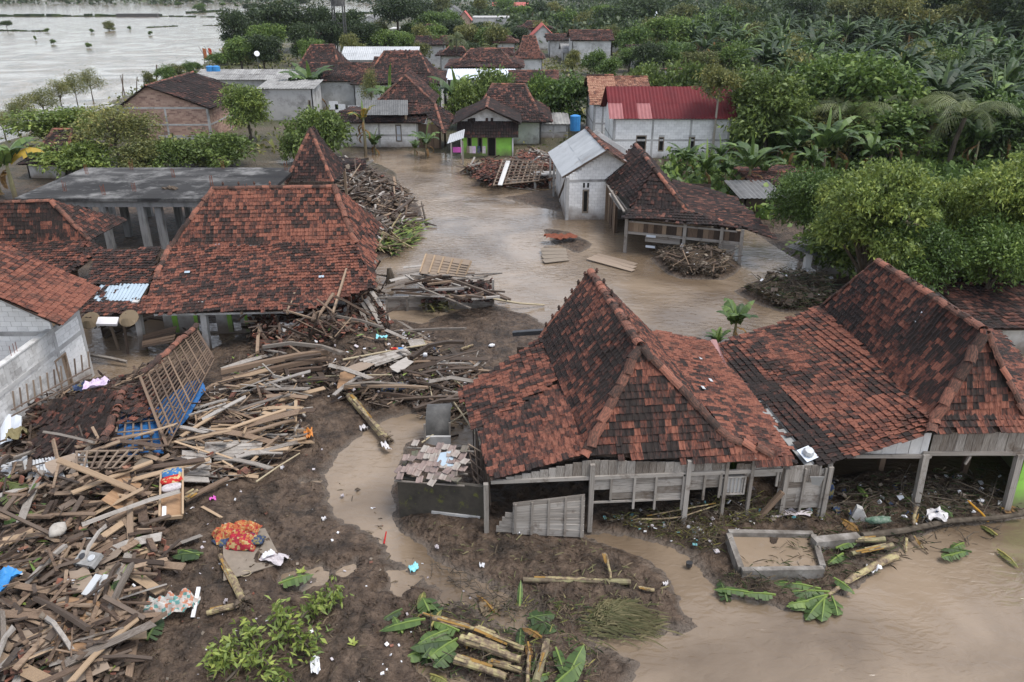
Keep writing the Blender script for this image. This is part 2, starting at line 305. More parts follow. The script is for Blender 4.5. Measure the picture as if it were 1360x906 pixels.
def plank_mesh(mat, kind):
    """unit plank with uneven sawn or snapped ends and a slight bow; a few shapes shared by all planks"""
    key = (mat, kind)
    if key not in _UP:
        r = random.Random(kind * 7 + 1); b = MB(); n = 3; vs = []
        for i in range(n + 1):
            x = -.5 + i / n; bow = (3.2 if kind % 3 == 1 else .5) * math.sin(PI * i / n) * r.uniform(.6, 1)
            for sy in (-1, 1):
                ex = 0
                if i in (0, n): ex = r.uniform(0, .05) * (1 if i == 0 else -1) * (3 if kind >= 3 else 1)
                wy = .5 * (r.uniform(.8, 1.0) if kind >= 2 else 1)
                for sz in (-1, 1): vs.append((x + ex, sy * wy, sz * .5 + bow))
        fs = []
        for i in range(n):
            a = i * 4; c = a + 4
            fs += [(a, a + 2, c + 2, c), (a + 1, c + 1, c + 3, a + 3), (a, c, c + 1, a + 1), (a + 2, a + 3, c + 3, c + 2)]
        fs += [(0, 1, 3, 2), (n * 4, n * 4 + 2, n * 4 + 3, n * 4 + 1)]
        b.add(vs, fs); _UP[key] = b.mesh('plank_' + mat, mat)
    return _UP[key]
def link(name, me, mw, parent=None, tint=None):
    o = bpy.data.objects.new(name, me); COL.objects.link(o)
    if parent is not None:
        o.parent = parent; mw = Matrix.Translation(-wloc(parent)) @ mw
    o.matrix_local = mw
    if tint is not None: o.color = (1 - tint, 1, 1, 1)
    return o
def box_part(name, p0, p1, w, h, mat, parent, tint=None, up=(0, 0, 1), plank=None):
    m, L = beam_matrix(p0, p1, up)
    me = unit_box(mat) if plank is None else plank_mesh(mat, plank)
    return link(name, me, m @ Matrix.Diagonal((L, w, h, 1)), parent, rng.random() if tint is None else tint)
def tag(o, label, cat, group=None):
    o['label'] = label; o['category'] = cat; o['kind'] = 'thing'
    if group: o['group'] = group
    return o
def thing(name, label, cat, loc, group=None):
    o = bpy.data.objects.new(name, None); COL.objects.link(o); o.location = loc; o.empty_display_size = .2
    return tag(o, label, cat, group)
def lump(mb, c, r, rr, t=0.0, flat=.7):
    """an irregular clod"""
    vs = []
    for k in range(8):
        d = V3((rr.gauss(0, 1), rr.gauss(0, 1), rr.gauss(0, 1))) if k > 5 else V3(((1, 0, 0), (-1, 0, 0), (0, 1, 0), (0, -1, 0), (0, 0, 1), (0, 0, -1))[k])
        vs.append(V3(c) + V3((d.x, d.y, d.z * flat)) .normalized() * r * rr.uniform(.6, 1.1) if k > 5 else V3(c) + V3((d.x, d.y, d.z * flat)) * r * rr.uniform(.6, 1.2))
    mb.add(vs[:6], [(0, 2, 4), (2, 1, 4), (1, 3, 4), (3, 0, 4), (2, 0, 5), (1, 2, 5), (3, 1, 5), (0, 3, 5)], t)
def setting(o): o['kind'] = 'structure'; return o
KIDS = {}
def dup(root, loc, rz=0.0, sc=1.0, label=None, group=None, tilt=(0, 0), tint=None):
    """copy of a thing with copies of its parts and sub-parts (mesh data shared)"""
    c = root.copy(); COL.objects.link(c); c.location = loc; c.rotation_euler = (tilt[0], tilt[1], rz); c.scale = (sc, sc, sc) if not hasattr(sc, '__len__') else sc
    if label: c['label'] = label
    if group: c['group'] = group
    if tint is not None: c.color = (1 - tint, 1, 1, 1)
    if root not in KIDS: KIDS[root] = [(ch, list(ch.children)) for ch in root.children]
    for ch, sub in KIDS[root]:
        d = ch.copy(); COL.objects.link(d); d.parent = c
        if tint is not None: d.color = (1 - tint, 1, 1, 1)
        for g in sub:
            e = g.copy(); COL.objects.link(e); e.parent = d
    return c
# smooth value noise on arrays
_LAT = NR.random((256, 256))
def vnoise(x, y, s=0):
    x = np.asarray(x, dtype=float) + s * 17.31; y = np.asarray(y, dtype=float) + s * 9.73
    xi = np.floor(x).astype(int); yi = np.floor(y).astype(int); fx = x - xi; fy = y - yi
    fx = fx * fx * (3 - 2 * fx); fy = fy * fy * (3 - 2 * fy)
    a = _LAT[xi & 255, yi & 255]; b = _LAT[(xi + 1) & 255, yi & 255]; c = _LAT[xi & 255, (yi + 1) & 255]; d = _LAT[(xi + 1) & 255, (yi + 1) & 255]
    return (a * (1 - fx) + b * fx) * (1 - fy) + (c * (1 - fx) + d * fx) * fy
def fbm(x, y, o=4, s=0):
    r = 0; a = .5
    for i in range(o):
        r = r + a * vnoise(np.asarray(x) * 2 ** i, np.asarray(y) * 2 ** i, s + i); a *= .5
    return r
def sdf(X, Y, poly):
    """signed distance, positive inside"""
    P = np.array([(p[0], p[1]) for p in poly]); n = len(P); d = np.full(X.shape, 1e18); ins = np.zeros(X.shape, dtype=bool)
    for i in range(n):
        a, b = P[i], P[(i + 1) % n]; e = b - a; wx = X - a[0]; wy = Y - a[1]
        t = np.clip((wx * e[0] + wy * e[1]) / max(e @ e, 1e-9), 0, 1)
        d = np.minimum(d, (wx - t * e[0]) ** 2 + (wy - t * e[1]) ** 2)
        c = ((a[1] <= Y) & (b[1] > Y)) | ((b[1] <= Y) & (a[1] > Y))
        xs = a[0] + (Y - a[1]) / (e[1] if abs(e[1]) > 1e-9 else 1e-9) * e[0]
        ins ^= c & (X < xs)
    d = np.sqrt(d)
    return np.where(ins, d, -d)
# ---------------------------------------------------------------- ground, flood water
def PX(*pts): return [tuple(at(x, y, 0)[:2]) for x, y in pts]
FORE = [(-40, -20)] + PX((-300, 1050), (-300, 540), (0, 560), (60, 540), (118, 503), (130, 508), (250, 478), (330, 440), (440, 432), (500, 428), (520, 425), (560, 430), (600, 413), (655, 402), (705, 418), (735, 440), (790, 470), (880, 450), (960, 480), (1000, 560), (1080, 640), (1200, 630), (1300, 660), (1370, 676), (1370, 690), (1250, 702), (1190, 735), (1130, 785), (1050, 806), (1000, 792), (945, 808), (900, 842), (840, 842), (775, 852), (850, 880), (845, 910), (830, 1050)) + [(2, -20)]
CHANNEL = PX((548, 546), (580, 553), (600, 560), (640, 566), (655, 580), (630, 592), (600, 590), (560, 575), (535, 588), (528, 620), (520, 655), (525, 690), (545, 715), (575, 740), (610, 762), (650, 785), (700, 806), (720, 835), (670, 833), (620, 800), (575, 770), (520, 735), (480, 700), (440, 665), (434, 630), (450, 600), (480, 572), (515, 555))
SIDE = PX((778, 712), (830, 710), (885, 725), (925, 750), (945, 780), (1000, 800), (940, 825), (905, 815), (900, 790), (880, 760), (830, 735))
BANK = PX((360, 245), (440, 203), (490, 213), (530, 245), (548, 270), (553, 300), (525, 338), (495, 348), (400, 340))
MIDHUMPS = [PX((665, 262), (735, 252), (770, 268), (775, 285), (720, 277)), PX((712, 300), (760, 310), (790, 325), (770, 338), (735, 325)), PX((875, 345), (905, 335), (960, 338), (975, 352), (955, 370), (905, 368)), PX((985, 388), (1020, 375), (1065, 365), (1110, 372), (1110, 415), (1040, 412)), PX((720, 326), (745, 330), (755, 345), (725, 350))]
LEFT = [(-60, 60)] + PX((-400, 260), (0, 215), (330, 205), (345, 215), (400, 215), (440, 203), (480, 330), (488, 400), (470, 425), (330, 430), (255, 428), (235, 426), (110, 424), (0, 416), (-400, 416))
LAND = PX((455, 203), (530, 200), (610, 206), (640, 214), (700, 224), (740, 238), (800, 262), (880, 290), (1000, 308), (1050, 340), (1112, 378), (1360, 430)) + [(60, 34), (160, 60), (900, 420), (1800, 1700), (0, 1700), (-20, 700)] + PX((600, 12), (430, 30), (335, 50), (300, 74), (195, 116), (140, 140), (0, 188), (-300, 262), (-300, 300), (0, 245), (330, 212), (345, 216), (362, 216), (408, 198))
HEAPS = [  # heaps of wreckage the loose timber lies on: centre pixel, half sizes (m), height
    ((60, 700), 5.0, 3.2, .75), ((150, 640), 3.6, 2.2, .7), ((60, 830), 4.0, 2.5, .45), ((330, 560), 3.6, 2.6, .65), ((420, 480), 3.6, 2.2, .75), ((480, 470), 2.6, 2.0, .4),
    ((90, 560), 2.6, 2.2, .6), ((220, 540), 2.2, 2.4, .5), ((500, 290), 4.6, 8.5, .4), ((470, 235), 4.5, 5, .7), ((560, 520), 3.2, 1.8, .25), ((700, 234), 4.2, 3.6, 1.0),
    ((925, 352), 2.8, 2.5, .6), ((1050, 392), 3.2, 2.6, .6), ((1180, 650), 3.6, 1.2, .3), ((575, 640), 1.0, 1.0, .35), ((620, 690), 2.0, 1.0, .3), ((930, 660), 3.4, .9, .35), ((820, 745), 1.5, .5, .15), ((1270, 655), 2.2, .8, .25), ((400, 520), 3.0, 1.4, .45), ((950, 690), 2.4, .7, .3)]
def height(X, Y):
    X = np.asarray(X, dtype=float); Y = np.asarray(Y, dtype=float)
    wob = (fbm(X * .55, Y * .55, 4, 3) - .47) * 1.5 + (fbm(X * 2.2, Y * 2.2, 3, 9) - .45) * .5
    far = np.clip((Y - 50) / 60, 0, 1); wob = wob * (1 + far * 2)
    d = np.minimum(sdf(X, Y, FORE), -sdf(X, Y, CHANNEL) - .06)
    d = np.minimum(d, -sdf(X, Y, SIDE))
    d = np.maximum(d, sdf(X, Y, BANK))
    for hp in MIDHUMPS: d = np.maximum(d, sdf(X, Y, hp))
    d = np.maximum(d, np.minimum(sdf(X, Y, LEFT), .35)); d = np.maximum(d, sdf(X, Y, LAND))
    d = d + wob * .45 + (fbm(X * 5.3, Y * 5.3, 2, 51) - .37) * .3 * np.clip((50 - Y) / 20, 0, 1)
    h = np.clip(d * .32, -.4, .16) + np.clip((d - .6) * .05, 0, .16)
    on = np.clip(d * 1.2 + .2, 0, 1)
    near = np.clip((46 - Y) / 20, 0, 1)
    h = h + on * ((fbm(X * .9, Y * .9, 3, 21) - .42) * .26 + (fbm(X * 2.6, Y * 2.6, 4, 33) - .46) * .34 * near)
    for (c, rx, ry, hh) in HEAPS:
        p = at(*c, 0); q = ((X - p.x) / rx) ** 2 + ((Y - p.y) / ry) ** 2
        h = h + hh * np.exp(-q * 1.6) * (.8 + .5 * fbm(X * 1.3, Y * 1.3, 2, 40))
    h = h + on * near * ((vnoise(X * 4.3, Y * 4.3, 61) - .5) * .09 + (vnoise(X * 7.7, Y * 7.7, 67) - .5) * .05)
    pud = np.clip((fbm(X * .5, Y * .5, 4, 71) - .64) * 4, 0, .3) * near * np.clip((sdf(X, Y, FORE) - .2) * 2, 0, 1); h = h - pud
    # the plantation slope climbs away to the right, and far hills close the view
    h = h + np.clip((X - 24) * .03, 0, 3.0) * np.clip((Y - 45) / 40, 0, 1)
    return h
def ground(x, y): return float(height(np.array([x]), np.array([y]))[0])
def _axis(fine0, fine1, step, lo, hi, grow):
    a = list(np.arange(fine0, fine1, step)); s = step; x = a[-1]
    while x < hi: s *= grow; x += s; a.append(x)
    s = step; x = fine0; b = []
    while x > lo: s *= grow; x -= s; b.append(x)
    return np.array(b[::-1] + a)
gx = _axis(-19, 18, .105, -3000, 3000, 1.09); gy = _axis(10.5, 46, .105, 2, 4200, 1.045)
GX, GY = np.meshgrid(gx, gy)
GZ = height(GX, GY)
nx, ny = len(gx), len(gy)
idx = np.arange(nx * ny).reshape(ny, nx)
quads = np.stack([idx[:-1, :-1], idx[:-1, 1:], idx[1:, 1:], idx[1:, :-1]], -1).reshape(-1, 4)
g_me = np_mesh('ground', np.stack([GX, GY, GZ], -1).reshape(-1, 3), quads, 'mud', smooth=True)
g_ob = bpy.data.objects.new('ground', g_me); COL.objects.link(g_ob); setting(g_ob)
# ground material: wet pale silt just above the water line, dark trodden mud higher, plantation floor beyond
def ground_mat():
    m = M('mud'); nt = m.node_tree; L = nt.links; b = nt.nodes['Principled BSDF']
    src = b.inputs['Base Color'].links[0].from_socket
    geo = nt.nodes.new('ShaderNodeNewGeometry'); sp = nt.nodes.new('ShaderNodeSeparateXYZ'); L.new(geo.outputs['Position'], sp.inputs[0])
    mr = nt.nodes.new('ShaderNodeMapRange'); mr.inputs[1].default_value = .015; mr.inputs[2].default_value = .11; mr.inputs[3].default_value = .85; mr.inputs[4].default_value = 0; L.new(sp.outputs['Z'], mr.inputs[0])
    mix = nt.nodes.new('ShaderNodeMix'); mix.data_type = 'RGBA'; L.new(mr.outputs[0], mix.inputs[0]); L.new(src, mix.inputs[6]); mix.inputs[7].default_value = (.125, .1, .08, 1)
    n2 = nt.nodes.new('ShaderNodeTexNoise'); n2.inputs['Scale'].default_value = .12; n2.inputs['Detail'].default_value = 8; L.new(geo.outputs['Position'], n2.inputs['Vector'])
    rp = nt.nodes.new('ShaderNodeValToRGB'); rp.color_ramp.elements[0].position = .35; rp.color_ramp.elements[0].color = (.045, .06, .02, 1); rp.color_ramp.elements[1].position = .62; rp.color_ramp.elements[1].color = (.12, .1, .07, 1); L.new(n2.outputs[0], rp.inputs[0])
    fr = nt.nodes.new('ShaderNodeMapRange'); fr.inputs[1].default_value = 62; fr.inputs[2].default_value = 100; L.new(sp.outputs['Y'], fr.inputs[0])
    mix2 = nt.nodes.new('ShaderNodeMix'); mix2.data_type = 'RGBA'; L.new(fr.outputs[0], mix2.inputs[0]); L.new(mix.outputs[2], mix2.inputs[6]); L.new(rp.outputs[0], mix2.inputs[7])
    L.new(mix2.outputs[2], b.inputs['Base Color'])
ground_mat()
# water
wm = bpy.data.materials.new('flood_water'); wm.use_nodes = True; MATS['flood_water'] = wm
nt = wm.node_tree; L = nt.links; b = nt.nodes['Principled BSDF']
geo = nt.nodes.new('ShaderNodeNewGeometry')
b.inputs['Roughness'].default_value = .12; b.inputs['IOR'].default_value = 1.33; b.inputs['Specular IOR Level'].default_value = 1.0
n1 = nt.nodes.new('ShaderNodeTexNoise'); n1.inputs['Scale'].default_value = .16; n1.inputs['Detail'].default_value = 7; n1.inputs['Distortion'].default_value = 1.2; L.new(geo.outputs['Position'], n1.inputs['Vector'])
rp = nt.nodes.new('ShaderNodeValToRGB'); rp.color_ramp.elements[0].position = .37; rp.color_ramp.elements[0].color = (.125, .09, .06, 1); rp.color_ramp.elements[1].position = .66; rp.color_ramp.elements[1].color = (.25, .19, .135, 1)
L.new(n1.outputs[0], rp.inputs[0]); L.new(rp.outputs[0], b.inputs['Base Color'])
mp = nt.nodes.new('ShaderNodeMapping'); mp.inputs['Rotation'].default_value = (0, 0, .5); mp.inputs['Scale'].default_value = (1, 1.9, 1); L.new(geo.outputs['Position'], mp.inputs[0])
w1 = nt.nodes.new('ShaderNodeTexNoise'); w1.inputs['Scale'].default_value = 2.0; w1.inputs['Detail'].default_value = 3; w1.inputs['Distortion'].default_value = .8; L.new(mp.outputs[0], w1.inputs['Vector'])
w2 = nt.nodes.new('ShaderNodeTexNoise'); w2.inputs['Scale'].default_value = .32; w2.inputs['Detail'].default_value = 2; L.new(mp.outputs[0], w2.inputs['Vector'])
# currents: calm stretches and rippled stretches
cur = nt.nodes.new('ShaderNodeTexNoise'); cur.inputs['Scale'].default_value = .09; cur.inputs['Detail'].default_value = 3; cur.inputs['Distortion'].default_value = 1.5; L.new(geo.outputs['Position'], cur.inputs['Vector'])
cm = nt.nodes.new('ShaderNodeMapRange'); cm.inputs[1].default_value = .4; cm.inputs[2].default_value = .62; cm.inputs[3].default_value = .25; cm.inputs[4].default_value = 1; L.new(cur.outputs[0], cm.inputs[0])
b1 = nt.nodes.new('ShaderNodeBump'); b1.inputs['Distance'].default_value = .085; L.new(w1.outputs[0], b1.inputs['Height']); L.new(cm.outputs[0], b1.inputs['Strength'])
b2 = nt.nodes.new('ShaderNodeBump'); b2.inputs['Distance'].default_value = .11; b2.inputs['Strength'].default_value = .6; L.new(w2.outputs[0], b2.inputs['Height']); L.new(b1.outputs[0], b2.inputs['Normal'])
L.new(b2.outputs[0], b.inputs['Normal'])
wb = MB(); wb.quad((-3000, 2, 0), (3000, 2, 0), (3000, 4200, 0), (-3000, 4200, 0))
setting(wb.build('flood_water', 'flood_water'))
# ---------------------------------------------------------------- roofs of real tiles
def _tile_mb(w, l, kind):
    b = MB(); th = .028; k = w / 2
    if kind == 'near':    # rolled clay tile: flat pan and a raised roll, thick lower lip
        xs = [-k, -k * .35, k * .1, k * .6, k * .97]; zs = [.012, .0, .004, .03, .012]
        top = [(x, l / 2, z) for x, z in zip(xs, zs)]; bot = [(x, -l / 2, z + .035) for x, z in zip(xs, zs)]; lip = [(x, -l / 2, z + .035 - th) for x, z in zip(xs, zs)]
        n = len(xs); b.add(top + bot + lip, [(n + i, n + i + 1, i + 1, i) for i in range(n - 1)] + [(2 * n + i, 2 * n + i + 1, n + i + 1, n + i) for i in range(n - 1)] + [(2 * n - 1, 3 * n - 1, n - 1), (n, 0, 2 * n)])
    elif kind == 'mid':
        xs = [-k, 0, k]; zs = [0, .03, .005]
        n = 3; top = [(x, l / 2, z) for x, z in zip(xs, zs)]; bot = [(x, -l / 2, z + .045) for x, z in zip(xs, zs)]; lip = [(x, -l / 2, z) for x, z in zip(xs, zs)]
        b.add(top + bot + lip, [(n + i, n + i + 1, i + 1, i) for i in range(n - 1)] + [(2 * n + i, 2 * n + i + 1, n + i + 1, n + i) for i in range(n - 1)])
    else:
        b.add([(-k, l / 2, 0), (k, l / 2, 0), (k, -l / 2, .06), (-k, -l / 2, .06), (k, -l / 2, 0), (-k, -l / 2, 0)], [(3, 2, 1, 0), (5, 4, 2, 3)])
    return b
_TB = {}
def inpoly(x, y, P):
    c = False; n = len(P)
    for i in range(n):
        x0, y0 = P[i]; x1, y1 = P[(i + 1) % n]
        if (y0 <= y) != (y1 <= y) and x < x0 + (y - y0) / (y1 - y0) * (x1 - x0): c = not c
    return c
def plane_frame(poly):
    P = [V3(p) for p in poly]; n = V3((0, 0, 0))
    for i in range(len(P)):
        a, b = P[i], P[(i + 1) % len(P)]; n += a.cross(b)
    n.normalize()
    if n.z < 0: n = -n
    u = V3((0, 0, 1)).cross(n)
    if u.length < 1e-4: u = V3((1, 0, 0))
    u.normalize(); v = n.cross(u)
    return sum(P, V3((0, 0, 0))) / len(P), u, v, n
def mvc(x, y, P, H):
    """mean value interpolation of the corner heights, for planes that are twisted"""
    k = len(P); S_ = [(p[0] - x, p[1] - y) for p in P]; R_ = [math.hypot(*q) + 1e-6 for q in S_]; T_ = []
    for i in range(k):
        a, b = S_[i], S_[(i + 1) % k]; cr = a[0] * b[1] - a[1] * b[0]; dt = a[0] * b[0] + a[1] * b[1]; r2 = R_[i] * R_[(i + 1) % k]
        T_.append(cr / (r2 + dt + 1e-9))
    w = [(T_[i - 1] + T_[i]) / R_[i] for i in range(k)]; sw = sum(w)
    return sum(wi * h for wi, h in zip(w, H)) / sw if abs(sw) > 1e-9 else 0
def tile_cells(poly, w, e, dark=.4, miss=.0, seed=0, rough=1.0, sag=.05, uv=None, run=2.2):
    """places of the tiles on one roof plane -> list of (matrix, tint)"""
    o, u, v, n = plane_frame(poly)
    if uv is not None:
        u = V3(uv); u = (u - n * u.dot(n)).normalized(); v = n.cross(u)
        if v.z < 0: v = -v; u = -u
    P2 = [((V3(p) - o).dot(u), (V3(p) - o).dot(v)) for p in poly]
    us = [p[0] for p in P2]; vs = [p[1] for p in P2]; r = random.Random(seed); out = []
    nv = int((max(vs) - min(vs)) / e) + 1; nu = int((max(us) - min(us)) / w) + 1
    hs_ = [(V3(p) - o).dot(n) for p in poly]; flat = max(abs(h) for h in hs_) < .02
    for j in range(nv):
        b = min(vs) + (j + .5) * e; rowoff = r.uniform(-.15, .15) * w * rough
        for i in range(nu):
            a = min(us) + (i + .5) * w + rowoff
            if not inpoly(a + r.gauss(0, .1) * w * rough, b + r.gauss(0, .12) * e * rough, P2) or r.random() < miss: continue
            p = o + u * a + v * b
            if not flat: p = p + n * mvc(a, b, P2, hs_)
            z = (vnoise(a * .55 + seed, b * .55, 5) - .5) * 2 * sag + r.uniform(0, .02) * rough
            # runs of old dark and newer bright tiles along a row, plus broad weathered patches
            k = .34 * vnoise(i * 1.5 / run + seed * 3, j * 1.13, 2) + .26 * vnoise(a * .5 + seed, b * .5, 8) + .4 * r.random()
            t = .5 + (k - (.5 - (dark - .5) * .62)) * 2.6
            if r.random() < .1: t += r.uniform(-.5, .4)
            t = min(1, max(0, t)) * .88 + r.uniform(0, .12)
            m = Matrix((u, v, n)).transposed().to_4x4() @ Matrix.Rotation(r.gauss(0, .032) * rough, 4, 'Z') @ Matrix.Rotation(r.gauss(0, .03) * rough, 4, 'X')
            m.translation = p + n * (z + .02)
            out.append((m, t))
    return out
def put_tiles(root, cells, kind, w, l, mat, singles=0):
    """the `singles` tiles that show largest become parts of their own, the rest one joined part"""
    key = (kind, w, l)
    if key not in _TB: _TB[key] = _tile_mb(w, l, kind)
    tb = _TB[key]; vt = np.array(tb.v); nf = len(tb.f)
    if singles:
        def score(c):
            p = c[0].translation; x, y, zc = proj(p); q = c[0].to_3x3() @ V3((0, 0, 1)); view = V3((0, 0, CAM_H)) - p
            f = q.dot(view.normalized())
            return -1 if (x < 0 or x > 1360 or y < 0 or y > 906 or f < .1) else f / zc
        cells = sorted(cells, key=score, reverse=True); one, rest = cells[:singles], cells[singles:]
        k2 = (kind, w, l, mat)
        if k2 not in _TB: _TB[k2] = tb.mesh('tile', mat)
        for m, t in one: link('tile', _TB[k2], m, root, t)
    else: rest = cells
    if rest:
        off = np.array(wloc(root)); nvt = len(vt); V = np.empty((len(rest) * nvt, 3)); T = []
        for i, (m, t) in enumerate(rest):
            A = np.array(m); V[i * nvt:(i + 1) * nvt] = vt @ A[:3, :3].T + A[:3, 3] - off; T += [t] * nf
        me = bpy.data.meshes.new('tile_rows'); faces = [tuple(q + i * nvt for q in f) for i in range(len(rest)) for f in tb.f]
        me.from_pydata(V.tolist(), [], faces); fin_mesh(me, mat, np.array(T, dtype=np.float32), False)
        o = bpy.data.objects.new('tile_rows', me); COL.objects.link(o); o.parent = root; o['kind'] = 'stuff'
def deck(root, polys, mat='roof_shade_sheet', drop=.05, th=.05):  # added dark sheet below the tiles, painting in the interior's darkness at gaps
    b = MB()
    for poly in polys:
        o, u, v, n = plane_frame(poly)
        # shrink a little so that the dark sheet never shows past the tiles
        P = [V3(p) + (o - V3(p)) * .015 - n * drop for p in poly]; hs_ = [(V3(p) - o).dot(n) for p in poly]
        if max(abs(h) for h in hs_) < .02: b.prism(P, -n * th); continue
        P2 = [((V3(p) - o).dot(u), (V3(p) - o).dot(v)) for p in poly]; k = 8; m = len(P); ce = o + n * mvc(.001, .001, P2, hs_); vs = []; fs = []
        for i in range(m):      # a fan of rings that follows the twist of the tiles
            for r_ in range(1, k + 1):
                for q in range(4):
                    e = V3(poly[i]).lerp(V3(poly[(i + 1) % m]), q / 4); w = o.lerp(e, r_ / k * .985); w = w - n * (w - o).dot(n)
                    vs.append(w + n * (mvc((w - o).dot(u), (w - o).dot(v), P2, hs_) - drop))
        w_ = m * 4
        ix = lambda i, r_, q: i * k * 4 + (r_ - 1) * 4 + q
        vs.append(ce - n * drop); c_ = len(vs) - 1
        for i in range(m):
            for q in range(4):
                i2, q2 = (i, q + 1) if q < 3 else ((i + 1) % m, 0)
                fs.append((c_, ix(i, 1, q), ix(i2, 1, q2)))
                for r_ in range(1, k): fs.append((ix(i, r_, q), ix(i, r_ + 1, q), ix(i2, r_ + 1, q2), ix(i2, r_, q2)))
        b.add(vs, fs)
    return b.build('roof_shade_sheet', mat, root)
_RT = {}
def ridge_line(root, p0, p1, step=.32, r_=.13, mat='ridge_tile', seed=0, joined=False, lift=.05, jitter=1.0):
    p0, p1 = V3(p0), V3(p1); L = (p1 - p0).length; n = max(2, int(L / step)); rr = random.Random(seed)
    if mat not in _RT:
        b = MB(); pts = [(math.cos(a), math.sin(a)) for a in [PI * k / 6 for k in range(7)]]
        vs = [(x * (1.0 + .12 * (x < 0)), c * 1.0, s * .85) for x in (-.54, .54) for c, s in pts] + [(x, c * .8, s * .66) for x in (-.54, .54) for c, s in pts]
        fs = [(k, k + 1, 8 + k, 7 + k) for k in range(6)] + [(14 + k, 21 + k, 22 + k, 15 + k) for k in range(6)] + [(k, 14 + k, 15 + k, k + 1) for k in range(6)] + [(7 + k, 8 + k, 22 + k, 21 + k) for k in range(6)]
        b.add(vs, fs); _RT[mat] = (b, b.mesh('ridge_tile', mat))
    jb = MB()
    for i in range(n):
        a = p0.lerp(p1, i / n); c = p0.lerp(p1, (i + 1) / n); m, l = beam_matrix(a, c)
        m = m @ Matrix.Rotation(rr.gauss(0, .05) * jitter, 4, 'Z') @ Matrix.Rotation(rr.gauss(0, .05) * jitter, 4, 'Y')
        m.translation = m.translation + V3((rr.gauss(0, .012), rr.gauss(0, .012), lift * 0 - .03 + rr.uniform(0, .03) * jitter))
        m = m @ Matrix.Diagonal((l, r_, r_, 1)); t = min(1, max(0, rr.gauss(.5, .3)))
        if joined:
            jb.add([m @ V3(v) for v in _RT[mat][0].v], _RT[mat][0].f, t)
        else: link('ridge_tile', _RT[mat][1], m, root, t)
    if joined: jb.build('ridge_cap', mat, root)
def joglo_planes(e, k, r):
    """e: 4 eave corners (near-left, near-right, far-right, far-left), k: 4 break corners, r: ridge (near/left end, far/right end) with axis 'y' or 'x'"""
    E, K, (r0, r1), ax = e, k, r[:2], r[2]
    lower = [[E[0], E[1], K[1], K[0]], [E[1], E[2], K[2], K[1]], [E[2], E[3], K[3], K[2]], [E[3], E[0], K[0], K[3]]]
    if ax == 'y': upper = [[K[0], K[1], r0], [K[1], K[2], r1, r0], [K[2], K[3], r1], [K[3], K[0], r0, r1]]
    else: upper = [[K[0], K[1], r1, r0], [K[1], K[2], r1], [K[2], K[3], r0, r1], [K[3], K[0], r0]]
    return lower, upper
# ---------------------------------------------------------------- walls
class Wall:
    """a vertical wall plane from a to b (plan points); outward = to the right of a->b"""
    def __init__(s, a, b):
        s.a = V3((a[0], a[1], 0)); s.b = V3((b[0], b[1], 0)); s.L = (s.b - s.a).length; s.u = (s.b - s.a) / s.L; s.n = V3((s.u.y, -s.u.x, 0))
    def p(s, u, z, out=0.0): return s.a + s.u * u + s.n * out + V3((0, 0, z))
    def hit(s, px, py):
        d = at(px, py, 0) - V3((0, 0, CAM_H)); o = V3((0, 0, CAM_H)); t = (s.a - o).dot(s.n) / d.dot(s.n); q = o + d * t
        return (q - s.a).dot(s.u), q.z
    def rect(s, mb, u0, u1, z0, z1, out=0.0, th=.05, t=0.0):
        a, b = s.p(u0, z0, out), s.p(u1, z0, out); up = V3((0, 0, z1 - z0))
        mb.prism([a, b, b + up, a + up], -s.n * th, t)
def subtract(z0, z1, cuts):
    iv = [(z0, z1)]
    for c0, c1 in cuts:
        iv = [q for a, b in iv for q in ((a, min(b, c0)), (max(a, c1), b)) if q[1] - q[0] > .01]
    return iv
def backing(W, z0, z1, holes=(), mat='mortar', th=.12, parent=None, gable=None, name='wall'):
    mb = MB(); us = sorted({0, W.L} | {max(0, min(W.L, h[k])) for h in holes for k in (0, 1)})
    for u0, u1 in zip(us, us[1:]):
        if u1 - u0 < .01: continue
        for a, b in subtract(z0, z1, [(h[2], h[3]) for h in holes if h[0] < (u0 + u1) / 2 < h[1]]): W.rect(mb, u0, u1, a, b, 0, th)
    if gable: mb.prism([W.p(u, z) for u, z in gable], -W.n * th)
    return mb.build(name, mat, parent)
def courses(W, z0, z1, holes, mat, parent, bw=.42, bh=.215, top=None, single=False, name='block', out=.012, th=.04, seed=0, limit=300, skip=0.0, right=True):
    """laid blocks with recessed joints, each proud of the mortar by its own amount"""
    r = random.Random(seed); mb = MB(); n = 0; nz = int(round((z1 - z0) / bh)) if top is None else int((max(z for _, z in top) - z0) / bh) + 1
    def ztop(u):
        if top is None: return z1
        for (ua, za), (ub, zb) in zip(top, top[1:]):
            if ua <= u <= ub: return za + (zb - za) * (u - ua) / (ub - ua + 1e-9)
        return -9
    for j in range(nz):
        zb = z0 + j * bh; u = -(bw / 2 if j % 2 else 0)
        while u < W.L:
            a, b = max(u, 0) + .008, min(u + bw, W.L) - .008; u += bw
            if b - a < .05: continue
            zt = min(zb + bh - .012, ztop((a + b) / 2), ztop(a) + .05, ztop(b) + .05)
            if zt - zb < .05: continue
            segs = subtract(a, b, [(h[0] - .01, h[1] + .01) for h in holes if h[2] < zt and h[3] > zb])
            if len(segs) != 1: continue
            a, b = segs[0]
            if b - a < .04: continue
            if r.random() < skip: continue
            o = out + r.uniform(-.004, .006); t = min(1, max(0, r.gauss(.4, .3)))
            if single and n < limit:
                m = Matrix((W.u, W.n, V3((0, 0, 1)))).transposed().to_4x4(); m.translation = W.p((a + b) / 2, (zb + zt) / 2, o - th / 2)
                link(name, unit_box(mat), m @ Matrix.Diagonal((b - a, th, zt - zb, 1)), parent, t); n += 1
            else: W.rect(mb, a, b, zb, zt, o, th, t)
    if mb.v: mb.build(name + '_courses', mat, parent, stuff=True)
